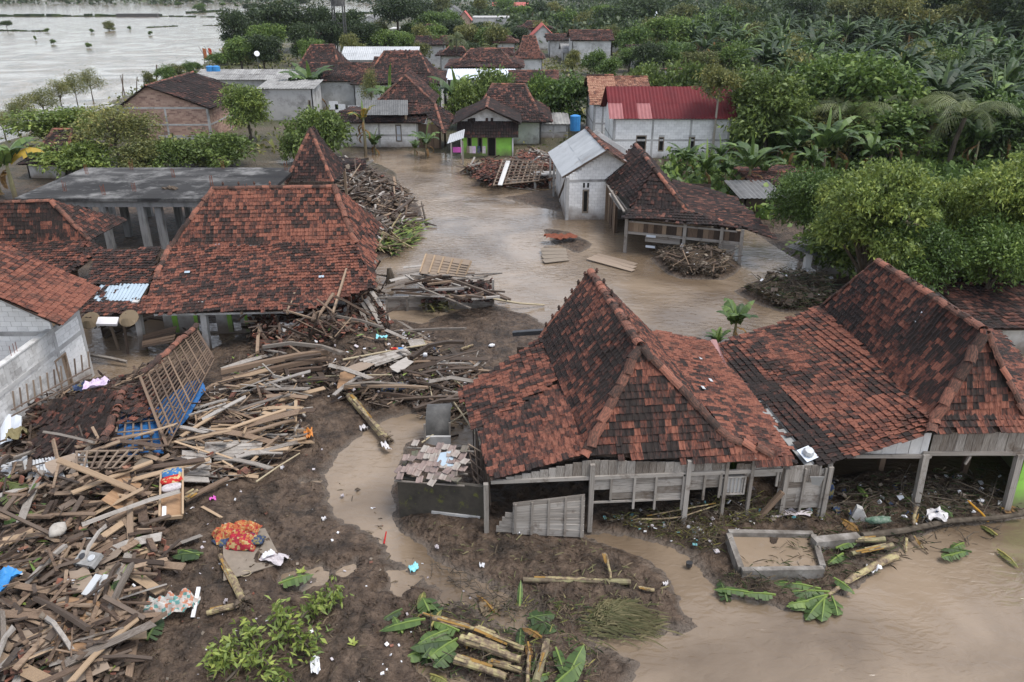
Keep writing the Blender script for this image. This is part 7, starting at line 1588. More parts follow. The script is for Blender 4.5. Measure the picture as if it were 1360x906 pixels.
put_tiles(hp, cs, 'near', .21, .28, 'tile', singles=240); deck(hp, [[T3, T2, T1, T0]], drop=.16)
for k in range(12): q = onground(20 + k * 9, 545 - k * 5, 1.0); box_part('batten', q, q + V3((.05, .1, .75)), .05, .04, 'lath', hp)
box_part('batten', onground(15, 545, 1.7), onground(120, 488, 1.7), .05, .04, 'lath', hp); box_part('batten', onground(15, 553, 1.3), onground(122, 497, 1.3), .05, .04, 'lath', hp)
# fallen ruins across the water
fr = thing('roof_wreck', 'rounded dark tile roof fallen over on the bank heap behind the big tiled house', 'roof', tuple(at(462, 222, .5)))
f_ = [at(440, 240, .8), at(488, 238, .8), at(486, 214, 2.0), at(446, 206, 2.3)]
f_[2] = at(486, 213, 1.6); f_[3] = at(444, 207, 1.8)
far_tiles(fr, [f_], [.75], seed=93, kind='mid', w=.24, e=.26, sag=.3)
wr_ = thing('roof_wreck', 'wrecked roof with bare batten grid and tiles, in the pile before the green house', 'roof', tuple(at(685, 235, .5)))
W0_, W1_, W2_, W3_ = at(655, 246, .9), at(715, 240, .9), at(722, 214, 2.0), at(668, 212, 2.2)
for k in range(9): f = k / 8; box_part('batten', W0_.lerp(W3_, f), W1_.lerp(W2_, f), .09, .06, 'lath', wr_)
for k in range(9): f = k / 8; box_part('rafter', W0_.lerp(W1_, f) - V3((0, 0, .06)), W3_.lerp(W2_, f) - V3((0, 0, .06)), .1, .07, 'lath', wr_)
cs = tile_cells([at(628, 236, .7), at(665, 243, .7), at(668, 212, 1.7), at(645, 212, 1.4)], .25, .24, dark=.5, rough=6, seed=95, miss=.15, sag=.3) + tile_cells([at(690, 214, 1.6), at(735, 222, 1.2), at(735, 207, 1.6), at(690, 203, 1.9)], .25, .24, dark=.25, rough=7, seed=96, miss=.25, sag=.3)
put_tiles(wr_, cs, 'mid', .25, .3, 'tile')
for a, c in (((664, 246), (675, 214)), ((697, 222), (716, 208))): box_part('board', at(*a, 1.3), at(*c, 2.4), .35, .06, 'plaster', wr_, .2)
# the wreck stranded in the middle of the flood
wk = thing('stranded_wreck', 'wooden house wall with a load of tiles and beams on it, stranded mid-flood', 'wreck', tuple(at(585, 405, 0)))
WK = Wall(at(513, 413, 0)[:2], at(656, 409, 0)[:2]); zt = WK.hit(585, 394)[1]
uu = lambda x: WK.hit(x, 405)[0]
boards_h(WK, uu(514), uu(560), -.1, zt, wk, bh=.26, mat='grey_wood'); boards_h(WK, uu(597), uu(655), -.1, zt, wk, bh=.26, mat='grey_wood'); boards_h(WK, uu(560), uu(597), zt - .25, zt, wk, bh=.25, mat='grey_wood')
for x in (514, 541, 566, 597, 625, 655): post(WK, uu(x), -.2, zt + (.9 if x == 655 else .05), wk, w=.12, out=.06)
rail(WK, uu(503), uu(660), zt + .03, wk, h=.14, out=.08); rail(WK, uu(552), uu(657), zt + .12, wk, h=.1, out=.14, z2=zt - .1)
bk = .9
for k in range(5): p, q = at(500 + k * 9, 391 - k * 9, .7 + .12 * k), at(560 + k * 3, 372 - k * 5, .9 + .1 * k); box_part('board', p, q, .36, .03, 'grey_wood', wk)
pt = [at(558, 362, 1.5), at(618, 366, 1.5), at(626, 348, 2.2), at(566, 338, 2.2)]
for k in range(6): f = (k + .5) / 6; box_part('board', pt[0].lerp(pt[3], f), pt[1].lerp(pt[2], f), .34, .03, 'tan_board', wk, rng.uniform(0, .4), up=(0, -.6, .8))
for k in range(6): f = k / 5; box_part('batten', pt[0].lerp(pt[1], f) + V3((0, -.05, .05)), pt[3].lerp(pt[2], f) + V3((0, -.05, .05)), .08, .06, 'pale_wood', wk, 0)
rk = random.Random(12)
for k in range(46):
    a = at(rk.uniform(545, 650), rk.uniform(362, 396), rk.uniform(.8, 1.5)); yw = rk.gauss(.05, .35); l = rk.uniform(.8, 3.2); d = V3((math.cos(yw), math.sin(yw), rk.gauss(0, .12))) * l / 2; box_part('beam', a - d, a + d, rk.uniform(.06, .15), rk.uniform(.05, .12), rk.choice(['brown_wood', 'wet_wood', 'grey_wood']), wk)
b = MB()
for k in range(260):
    p = at(rk.uniform(560, 654), rk.uniform(372, 400), rk.uniform(.6, 1.2)); b.box(p, (.24, .2, .05), Euler((rk.gauss(0, .5), rk.gauss(0, .5), rk.uniform(0, 6))).to_matrix(), rk.random())
b.build('tile_rubble', 'old_tile', wk, stuff=True)
b = MB(); b.tube([at(655, 397, .6), at(690, 403, .35), at(723, 405, .1)], [.07, .06, .05], 6); tag(b.build('bamboo_pole', 'bamboo'), 'long thin pole trailing from the stranded wreck into the flood', 'pole')
b = MB(); b.tube([at(655, 388, .8), at(678, 398, .2)], [.09, .08], 6); tag(b.build('bamboo_pole', 'wet_wood'), 'short dark log leaning off the right end of the stranded wreck', 'log')
zw = Zone([(560, 396), (600, 398), (606, 412), (560, 416)], 30); tufts(zw, 260, ('straw', 'dry_grass', 'leaf_olive'), (.3, .9), .05, .5, 'torn_leaves')
for k, (x, y, x2, y2, z0) in enumerate(((480, 400, 500, 440, 1.6), (484, 395, 512, 445, 1.7), (488, 392, 505, 430, 1.5), (492, 385, 520, 432, 1.4), (478, 408, 492, 448, 1.4))):
    p, q = at(x, y, z0), at(x2, y2, .2); m, L_ = beam_matrix(p, q); tag(link('wooden_plank', plank_mesh('grey_wood', 4), m @ Matrix.Diagonal((L_, .24, .04, 1)), None, rk.random()), 'weathered grey splintered board leaning at the caved-in corner of the big roof', 'plank', 'leaning boards at the caved-in corner')
cs = tile_cells([at(345, 432, 1.3), at(400, 425, 1.2), at(480, 405, 1.3), at(470, 395, 2.0), at(350, 412, 2.0)], TW, .2, dark=.5, rough=8, seed=97, miss=.45, sag=.35); cr = thing('slumped_tiles', 'slumped and scattered roof tiles below the caved-in eave of the big house', 'tiles', tuple(at(410, 420, 1))); put_tiles(cr, cs, 'near', TW, TL, 'tile', singles=120)
cs = tile_cells([at(372, 470, .7), at(405, 455, .9), at(412, 430, 1.2), at(392, 438, 1.1)], TW, .16, dark=.2, rough=6, seed=98, miss=.2, sag=.2); cr = thing('slumped_tiles', 'patch of bright orange roof tiles slid down beside the grey sheet', 'tiles', tuple(at(392, 450, .8))); put_tiles(cr, cs, 'near', TW, TL, 'tile', singles=80)
P = [at(368, 440, 1.0), at(380, 455, .8), at(408, 428, 1.3), at(372, 428, 1.6)]; b = MB(); b.prism(P, (0, .03, -.03)); tag(b.build('cement_sheet', 'grey_concrete'), 'grey cement sheet propped beside the slid orange tiles', 'sheet')
for i, (x, y, l) in enumerate(((121, 428, 'left round woven tray hung under the lean-to eave'), (172, 425, 'right round woven tray hung under the lean-to eave'))):
    p = at(x, y, 2.0); b = MB(); b.tube([p, p + V3((0, .02, .03)), p + V3((.0, -.04, .1))], [.3, .42, .44], 14); tag(b.build('woven_tray', 'straw'), l, 'tray')
p = at(143, 427, 2.05); b = MB(); b.box(p, (.85, .5, .12), Euler((.3, .1, .2)).to_matrix()); tag(b.build('folded_sheet', 'cushion_white'), 'folded white sheet between the two woven trays', 'sheet')
# ================================================================ things lying about in the foreground
def blob(mb, c, size, rr, yaw=0.0, n=(10, 7), wob=.12, t=0.0):
    """a soft stuffed shape: flattened superellipsoid with dents"""
    ux, uy = V3((math.cos(yaw), math.sin(yaw), 0)), V3((-math.sin(yaw), math.cos(yaw), 0)); vs = []; N, Mr = n
    ph = [rr.uniform(0, 6) for _ in range(4)]
    for j in range(Mr + 1):
        b = -PI / 2 + PI * j / Mr
        for i in range(N):
            a = 2 * PI * i / N; e = .55; f = lambda v: math.copysign(abs(v) ** e, v)
            x, y, z = f(math.cos(a)) * abs(math.cos(b)) ** .6, f(math.sin(a)) * abs(math.cos(b)) ** .6, math.sin(b)
            w = 1 + wob * (math.sin(3 * a + ph[0]) * math.cos(2 * b + ph[1]) + .6 * math.sin(5 * a + 3 * b + ph[2]))
            vs.append(V3(c) + ux * x * size[0] / 2 * w + uy * y * size[1] / 2 * w + V3((0, 0, z * size[2] / 2 * w)))
    mb.add(vs, [(j * N + i, j * N + (i + 1) % N, (j + 1) * N + (i + 1) % N, (j + 1) * N + i) for j in range(Mr) for i in range(N)], t)
def soft(name, px, py, size, mat, label, cat, lift=0.0, yaw=0.0, wob=.12, seed=0, parent=None):
    p = onground(px, py, 0) + V3((0, 0, lift + size[2] * .4)); b = MB(); blob(b, p, size, random.Random(seed or int(px)), yaw, (16, 10), wob)
    o = b.build(name, mat, parent, smooth=True)
    return o if parent else tag(o, label, cat)
def crumple(name, px, py, size, mat, label, cat, lift=.05, yaw=0.0, h=.12, seed=1, n=12, parent=None, dome=0.0):
    """thin crumpled sheet"""
    rr = random.Random(seed); c = onground(px, py, lift); b = MB(); vs = []; ux, uy = V3((math.cos(yaw), math.sin(yaw), 0)), V3((-math.sin(yaw), math.cos(yaw), 0))
    s1 = rr.uniform(0, 50)
    for i in range(n):
        for j in range(n):
            u, v = i / (n - 1) - .5, j / (n - 1) - .5; k = float(fbm(u * 5 + s1, v * 5 + s1, 3, seed)) - .35; e = float(vnoise(u * 3 + s1, v * 3, 7)) * .35 + .8
            vs.append(c + ux * u * size[0] * e + uy * v * size[1] * e + V3((0, 0, h * 2 * max(k, -.1) + .02 + dome * (1 - (2 * u) ** 4) * (1 - (2 * v) ** 4))))
    b.add(vs, [(i * n + j, i * n + n + j, i * n + n + j + 1, i * n + j + 1) for i in range(n - 1) for j in range(n - 1)])
    o = b.build(name, mat, parent, smooth=True); return o if parent else tag(o, label, cat)
FG = [(318, 715, 'the quilts'), (226, 660, 'the bed frame'), (228, 808, 'the patterned cloth heap'), (355, 850, 'the fallen leafy branch'), (650, 860, 'the thickest banana trunk'), (712, 880, 'the brown banana trunk'), (565, 822, 'the flat green banana leaf'), (580, 570, 'the dark tank shell'), (585, 660, 'the mossy hut'), (720, 680, 'the leaning wall panel'), (760, 772, 'the level banana trunk'), (818, 822, 'the dry grass clump'), (1030, 740, 'the cistern'), (1140, 765, 'the fallen banana plant'), (1245, 686, 'the white cloth'), (1165, 700, 'the cloth roll'), (1300, 680, 'the yellow stalk'), (523, 519, 'the patterned cushion'), (519, 465, 'the red and blue bottles'), (485, 555, 'the log over the channel'), (550, 755, 'the aqua scrap'), (905, 688, 'the long leaf stalk'), (1089, 650, 'the board house corner'), (410, 580, 'the orange plastic')]
def spot(px, py):
    x, y, nme = min(FG, key=lambda q: (q[0] - px) ** 2 + (q[1] - py) ** 2); dx, dy = px - x, py - y
    d = 'touching ' if math.hypot(dx, dy) < 14 else ('just ' if math.hypot(dx, dy) < 40 else 'further ')
    if d == 'touching ': return d + nme
    return d + (('left of ' if dx < 0 else 'right of ') if abs(dx) > abs(dy) else ('above ' if dy < 0 else 'below ')) + nme
# bed frame with pillows
c0, c1, c2, c3 = onground(211, 690, .35), onground(242, 687, .35), onground(242, 627, .6), onground(213, 634, .6)
bed = thing('bed_frame', 'narrow tan wooden frame with raised sides and a plywood bottom, lying in the heap', 'bed frame', tuple((c0 + c1 + c2 + c3) / 4))
nn = (c1 - c0).cross(c3 - c0).normalized()
b = MB(); b.prism([c0, c1, c2, c3], -nn * .03); b.build('bottom_board', 'plywood', bed)
for a, c in ((c0, c3), (c1, c2)): box_part('side_rail', a + nn * .06, c + nn * .06, .06, .2, 'pale_wood', bed, .2, up=nn)
for a, c in ((c0, c1), (c3, c2)): box_part('end_rail', a + nn * .03, c + nn * .03, .06, .12, 'pale_wood', bed, .4, up=nn)
q0, q1 = c0.lerp(c1, .12), c0.lerp(c1, .3); b = MB(); e = (c3 - c0) * .28; b.prism([q0 + nn * .01, q1 + nn * .01, q1 + e + nn * .01, q0 + e + nn * .01], nn * .02); b.build('label_sheet', 'plastic_white', bed)
bu = (c1 - c0).normalized(); byaw = math.atan2(bu.y, bu.x)
def on_bed(fu, fv, size, mat, label, lift):
    p = c0.lerp(c1, fu).lerp(c3.lerp(c2, fu), fv) + nn * lift; b = MB(); blob(b, p, size, random.Random(int(fv * 100)), byaw, (16, 10), .08); tag(b.build('pillow', mat, smooth=True), label, 'pillow', 'pillows on the bed frame')
on_bed(.52, .97, (.66, .42, .2), 'blue_cloth', 'blue patterned pillow, topmost on the narrow bed frame', .12)
on_bed(.52, .8, (.66, .42, .2), 'red_cloth', 'red patterned pillow in the middle of the narrow bed frame', .14); on_bed(.5, .62, (.62, .34, .2), 'grey_cloth', 'lilac-grey pillow, lowest of three on the narrow bed frame', .13)
# quilt pile on a mat
m0, m1, m2, m3 = onground(297, 772, .03), onground(376, 748, .03), onground(352, 702, .05), onground(296, 712, .05)
b = MB(); b.prism([m0, m1, m2, m3], (0, 0, .025)); tag(b.build('floor_mat', 'mat_board'), 'grey-brown mat board lying on the mud under the quilts', 'mat')
soft('mattress', 318, 724, (1.55, .5, .28), 'navy_cloth', 'navy patterned mattress folded under the bright quilts', 'mattress', .05, .05, .14, 5)
crumple('quilt', 303, 712, (.85, .62), 'orange_quilt', 'orange patterned quilt, left on top of the folded mattress', 'quilt', .1, .6, .22, 6, 18, dome=.32); crumple('quilt', 327, 707, (.85, .42), 'orange_quilt', 'orange quilt roll behind the red patched quilt', 'quilt', .12, -.05, .16, 8, 16, dome=.3)
crumple('quilt', 321, 724, (.82, .6), 'patched_quilt', 'red patchwork quilt, nearest on the folded mattress', 'quilt', .1, .05, .2, 7, 18, dome=.36)
crumple('umbrella_cloth', 365, 742, (.7, .45), 'grey_cloth', 'grey and white collapsed umbrella at the right edge of the mat', 'umbrella', .06, -.3, .2, 4); crumple('paper', 357, 737, (.35, .2), 'plastic_white', 'white crumpled cloth on the grey umbrella', 'cloth', .14, .4, .15, 9)
b = MB(); p = onground(326, 762, .06); b.tube([p + V3((math.cos(a) * .16, math.sin(a) * .12, .01)) for a in [k * PI / 6 for k in range(13)]], .012, 5, cap=False); tag(b.build('wire_ring', 'bamboo'), 'thin wire ring lying on the mat board', 'ring')
# cloth heap, pole, scraps
crumple('cloth_heap', 228, 808, (1.35, .6), 'mixed_cloth', 'crumpled heap of white, orange and teal patterned cloth on the mud', 'cloth', .03, .1, .5, 3, 22, dome=.12)
b = MB(); a, c = onground(256, 820, .1), onground(264, 780, .3); b.beam(a, c, .1, .05); tag(b.build('white_bracket', 'plastic_white'), 'pale flat bracket standing at the right end of the cloth heap', 'bracket')
soft('sack', 85, 733, (.42, .55, .26), 'sack', 'bulging white plastic sack in the bottom left heap', 'sack', .7, .3, .1, 4)
st = onground(117, 743, .72); sto = thing('gas_stove', 'small grey two-burner gas stove lying in the bottom left heap', 'stove', tuple(st)); R_ = Euler((.35, -.1, -.35)).to_matrix()
b = MB(); b.box(st, (.72, .42, .14), R_); b.build('body', 'asbestos', sto)
for k, x in enumerate((-.17, .17)):
    q = st + R_ @ V3((x, .02, .09)); b = MB(); b.tube([q, q + R_ @ V3((0, 0, .03))], [.11, .09], 10); b.build('burner', 'black_metal' if k == 0 else 'zinc', sto)
for x in (-.22, .22): q = st + R_ @ V3((x, -.22, 0)); b = MB(); b.tube([q, q + R_ @ V3((0, -.04, 0))], [.03, .025], 8); b.build('knob', 'black_metal', sto)
for k, x in enumerate((122, 133)):
    p = onground(x, 777, .6); b = MB(); b.box(p, (.2, .62, .05), Euler((.3, 0, -.25)).to_matrix()); tag(b.build('metal_tray', 'zinc'), ('left' if k == 0 else 'right') + ' one of two long pale metal trays below the gas stove', 'tray')
crumple('plastic_bag', 6, 772, (.5, .9), 'blue_plastic', 'bright blue plastic bag at the left edge of the heap', 'bag', .7, 0, .25, 2)
crumple('plastic_bag', 550, 755, (.28, .28), 'aqua_plastic', 'aqua blue plastic scrap beside the muddy channel', 'bag', .03, .4, .2, 3)
crumple('plastic_bag', 283, 663, (.2, .14), 'pink_plastic', 'bright pink scrap on the bare mud', 'scrap', .03, .4, .15, 4)
crumple('cloth', 419, 886, (.26, .5), 'plastic_white', 'white crumpled cloth strip near the bottom edge', 'cloth', .04, .3, .2, 5); crumple('plastic_bag', 483, 570, (.3, .25), 'cushion_white', 'clear grey plastic bag beside the banana log over the channel', 'bag', .05, .3, .3, 6)
crumple('cloth', 512, 594, (.22, .5), 'cushion_white', 'white twisted cloth on the root ball by the channel', 'cloth', .2, .7, .25, 7); crumple('plastic_bag', 410, 580, (.32, .5), 'orange_plastic', 'orange crumpled plastic on the mud right of the board stack', 'bag', .1, .3, .4, 8)
crumple('cloth', 130, 511, (.9, .5), 'lilac_cloth', 'lilac cloth above the slumped tile roof', 'cloth', 1.2, .2, .3, 9); crumple('cloth', 110, 516, (.7, .35), 'navy_cloth', 'slate grey cloth beside the green bag', 'cloth', 1.1, .5, .3, 10)
soft('bag', 96, 504, (.42, .34, .85), 'green_sack', 'bright green bulging bag against the block house door', 'bag', 1.0, .3, .16, 11); crumple('cloth', 262, 535, (.2, .55), 'lilac_cloth', 'purple cloth strip at the foot of the roof lattice', 'cloth', .45, .6, .3, 12)
crumple('cloth', 25, 578, (.7, .4), 'dry_grass', 'dull yellow green cloth at the left edge by the corrugated sheets', 'cloth', .7, .2, .4, 13)
soft('cushion', 523, 519, (.95, .4, .34), 'navy_cloth', 'blue cushion with an orange pattern on the mud above the channel', 'cushion', .03, .25, .16, 14)
b = MB(); a, c = onground(519, 463, .35), onground(537, 464, .35); m_ = a.lerp(c, .5); b.tube([a, m_], [.07, .07], 8); tag(b.build('bottle', 'red_cloth'), 'red half-buried bottle on the grey slatted panel', 'bottle'); b = MB(); b.tube([m_, c], [.08, .07], 8); tag(b.build('bottle', 'blue_plastic'), 'blue bottle touching the red one on the grey slatted panel', 'bottle')
crumple('plastic_bag', 507, 448, (.5, .25), 'aqua_plastic', 'turquoise plastic near the caved-in corner of the big roof', 'bag', .2, .1, .25, 15); b = MB(); a, c = onground(571, 460, .2), onground(583, 468, .12); b.tube([a, c], [.1, .07], 8); tag(b.build('bottle', 'navy_cloth'), 'slate blue bottle on the mud by the small slatted lid', 'bottle')
soft('plastic_tub', 565, 479, (.2, .2, .2), 'plastic_white', 'white tub on the cut banana stem', 'tub', .2, 0, .05, 16); soft('plastic_bag', 653, 461, (.3, .16, .14), 'plastic_white', 'small white bag on the mud left of the folded roof skirt', 'bag', .03, .4, .2, 17)
for i, (x, y) in enumerate(((548, 452), (516, 459), (455, 660), (640, 752), (375, 622), (580, 728), (190, 700), (430, 690), (300, 800), (690, 660 + 48), (884, 776), (1000, 650), (980, 706))):
    crumple('litter_scrap', x, y, (.16, .11), ('plastic_white', 'cushion_white', 'grey_cloth')[i % 3], 'tiny pale scrap of litter, ' + spot(x, y), 'scrap', .04, i, .15, 30 + i)
    list(COL.objects)[-1]['group'] = 'pale scraps on the mud'
b = MB(); a, c = onground(510, 722, .02), onground(513, 706, .25); b.tube([a, c], [.03, .02], 6); tag(b.build('stick', 'red_cloth'), 'short red stick upright at the edge of the channel', 'stick')
b = MB(); lump(b, onground(475, 650, .06), .1, random.Random(2)); tag(b.build('stone', 'heap_dirt'), 'single dark stone lying in the muddy channel', 'stone')
b = MB(); p = onground(915, 752, .08); b.tube([p, p + V3((0, 0, .14))], [.09, .1], 10); tag(b.build('black_pot', 'black_metal'), 'small black pot on the mud left of the cistern', 'pot')
# dark curved sheet (half tank) by the channel
p0, p1 = onground(565, 592, .05), onground(598, 590, .05); tk = thing('tank_shell', 'dark curved half tank shell standing by the channel', 'tank', tuple((p0 + p1) / 2)); b = MB(); vs = []; n = 10
top0, top1 = aty(562, 552, p0.y + 1.2), aty(597, 549, p0.y + 1.2)
for i in range(n + 1):
    f = i / n; a = f * PI * .62; off = V3((0, .2 + 1.1 * (1 - math.cos(a)) / 1.37, 1.05 * math.sin(a) / .93))
    vs += [p0 + off, p1 + off]
b.add(vs, [(2 * i, 2 * i + 1, 2 * i + 3, 2 * i + 2) for i in range(n)]); b.add([v - V3((0, -.02, .03)) for v in vs], [(2 * i + 1, 2 * i, 2 * i + 2, 2 * i + 3) for i in range(n)]); b.build('shell', 'tank_black', tk, smooth=True)
b = MB(); b.box((p0 + p1) / 2 + V3((0, .05, .1)), ((p1 - p0).length, .12, .5)); b.build('sill', 'grey_concrete', tk)
for q in (p0, p1): box_part('post', q, q + V3((0, .05, .9)), .07, .07, 'grey_wood', tk, .6)
# ruined hut with mossy wall
r0, r1 = onground(531, 688, 0), onground(642, 690, 0); hut = thing('ruined_hut', 'low ruined hut with mossy dark wall and broken grey tiles beside the peaked house', 'hut', tuple((r0 + r1) / 2))
Wh = Wall(r0[:2], r1[:2]); zt = Wh.hit(585, 641)[1]
b = MB(); Wh.rect(b, 0, Wh.L, -.1, zt, 0, .14); b.build('wall', 'mossy_wall', hut); Wh2 = Wall((r0.x + .1, r0.y + 1.4), r0[:2]); b = MB(); Wh2.rect(b, 0, Wh2.L, -.1, zt, 0, .14); b.build('wall', 'mossy_wall', hut)
b = MB(); Wh.rect(b, 1.1, Wh.L - .1, .42, .5, .06, .06); b.build('ledge', 'grey_concrete', hut)
t0, t1, t2, t3 = Wh.p(-.05, zt + .02, .12), Wh.p(Wh.L * .8, zt + .12, .12), Wh.p(Wh.L * .8, zt + .55, -1.2), Wh.p(-.02, zt + .45, -1.2)
material('weathered_tile', [(.3, .27, .24), (.24, .18, .16), (.17, .13, .12), (.1, .1, .07)], scale=4, rough=.95, vary=1, noise=.5)
cs = tile_cells([t0, t1, t2, t3], .22, .24, dark=.5, rough=5, seed=61, miss=.16, sag=.08); put_tiles(hut, cs, 'near', .22, .3, 'weathered_tile', singles=80)
for k in range(4): box_part('batten', t0.lerp(t3, k / 3) - V3((0, 0, .06)), t1.lerp(t2, k / 3) - V3((0, 0, .06)), .05, .04, 'grey_wood', hut, .7)
b = MB(); b.prism([Wh.p(1.15, zt + .3, -.35), Wh.p(1.75, zt + .35, -.45), Wh.p(1.6, zt + .55, -1.0), Wh.p(1.2, zt + .5, -.9)], (0, 0, .02)); tag(b.build('plastic_sheet', 'blue_zinc'), 'pale blue-grey plastic piece on the broken tiles of the ruined hut', 'sheet')
# leaning board panel before house A
lp = [onground(657, 706, .1), onground(775, 713, .1), WA.p(WA.hit(777, 638)[0], 1.55, .12), WA.p(WA.hit(681, 650)[0], 1.35, .18)]
lw = thing('leaning_wall', 'detached grey board wall panel leaning against the front of the peaked house', 'panel', tuple(sum(lp, V3((0, 0, 0))) / 4))
ln_ = (lp[1] - lp[0]).cross(lp[3] - lp[0]).normalized()
if ln_.y > 0: ln_ = -ln_
a0 = lp[0].lerp(lp[1], .2)
for k in range(7):
    f0, f1 = (k + .5) / 7, (k + .5) / 7; box_part('board', a0.lerp(lp[3], f0), lp[1].lerp(lp[2], f1), .24, .03, 'grey_wood', lw, rng.uniform(0, .7), up=ln_)
for k in range(5): f = (k + .15) / 4.3; box_part('batten', a0.lerp(lp[1], f) + ln_ * .04, lp[3].lerp(lp[2], f) + ln_ * .04, .07, .05, 'grey_wood', lw, .6, up=ln_)
for k in range(4): box_part('board', lp[0].lerp(lp[3], (k + .5) / 6.2) + ln_ * -.05, a0.lerp(lp[3], (k + .5) / 6.2) + ln_ * -.05, .22, .03, 'grey_wood', lw, .5, up=ln_)
# cistern
material('muddy_concrete', [(.07, .06, .053), (.13, .115, .1), (.22, .2, .18), (.36, .34, .32)], scale=1.6, rough=.85, detail=8, bump=.01, bscale=10)
k0, k1, k2, k3 = onground(984, 765, 0), onground(1092, 763, 0), onground(1078, 716, 0), onground(966, 714, 0)
cz = thing('cistern', 'open concrete cistern full of brown water on the mud before the board house', 'cistern', tuple((k0 + k1 + k2 + k3) / 4)); H_ = .26
for (a, c, m_) in ((k0, k1, 'muddy_concrete'), (k3, k0, 'muddy_concrete'), (k2, k1, 'muddy_concrete'), (k3, k2, 'muddy_concrete')):
    d = (c - a).normalized(); b = MB(); e = .0 if (a is k3 and c is k0) or a is k2 else .13
    b.beam(a + d * (.0 if e else .1) + V3((0, 0, H_ / 2 - .1)), c - d * (.0 if e else .1) + V3((0, 0, H_ / 2 - .1 - (.004 if e else 0))), .17, H_ + .2); b.build('wall', m_, cz)
b = MB(); i0, i1, i2, i3 = (q.lerp((k0 + k1 + k2 + k3) / 4, .05) + V3((0, 0, .1)) for q in (k0, k1, k2, k3)); b.quad(i0, i1, i2, i3); b.build('cistern_water', 'flood_water', cz)
b = MB(); a, c = onground(1080, 722, .15), onground(1140, 716, .15); b.beam(a, c, .3, .3); b.build('kerb', 'muddy_concrete', cz)
b = MB(); p = onground(1140, 697, 0); b.prism([p + V3((-.35, 0, 0)), p + V3((.35, .05, 0)), p + V3((.1, .1, .5)), p + V3((-.1, .1, .6))], (.05, .18, 0)); tag(b.build('stone_slab', 'grey_concrete'), 'pointed grey slab standing in the mud before the open-fronted house', 'slab')
# roof vent cap lying at the eave between the two houses
vc = on_pl(1073, 607, pB[1], .12); v = thing('vent_cap', 'white square sheet-metal cap lying on the eave between the two near houses', 'cap', tuple(vc)); R_ = Euler((.35, -.1, .45)).to_matrix()
b = MB(); b.box(vc, (.48, .5, .03), R_); b.build('plate', 'white_metal', v); b = MB(); b.tube([vc + R_ @ V3((0, 0, .02)), vc + R_ @ V3((0, 0, .1)), vc + R_ @ V3((0, 0, .2)), vc + R_ @ V3((0, 0, .22))], [.16, .19, .14, .02], 8); b.build('hood', 'zinc', v)
b = MB(); q = WA.p(WA.hit(1075, 620)[0], 1.75, .35); b.prism([q + V3((-.1, 0, .25)), q + V3((.35, 0, .25)), q + V3((.3, .1, -.15)), q + V3((.05, .1, -.1))], (0, .02, 0)); tag(b.build('sheet_flap', 'asbestos'), 'dark grey sheet flap hanging under the white metal cap', 'sheet')
crumple('cloth', 1245, 686, (.6, .5), 'cushion_white', 'white cloth lying at the foot of the first post of the open house', 'cloth', .12, -.4, .3, 41); soft('sack', 1096, 664, (.38, .34, .7), 'navy_cloth', 'dark patterned rolled sack leaning at the corner of the board house', 'sack', .1, 0, .12, 42)
crumple('plastic_sheet', 1045, 683, (1.6, .35), 'grey_cloth', 'long dirty white plastic strip on the mud below the board house', 'sheet', .12, .05, .15, 43); soft('cloth_roll', 1165, 702, (.8, .24, .2), 'dull_green', 'green and white cloth roll on the driftwood by the cistern', 'cloth', .25, .1, .15, 44); crumple('plastic_bag', 1160, 757, (.4, .3), 'plastic_white', 'white bag caught under the fallen banana trunk', 'bag', .1, .4, .3, 45)
crumple('cloth', 745, 315, (2.2, .9), 'rust', 'dark red sodden cloth on the sand bank in the flood', 'cloth', .25, .1, .35, 46)
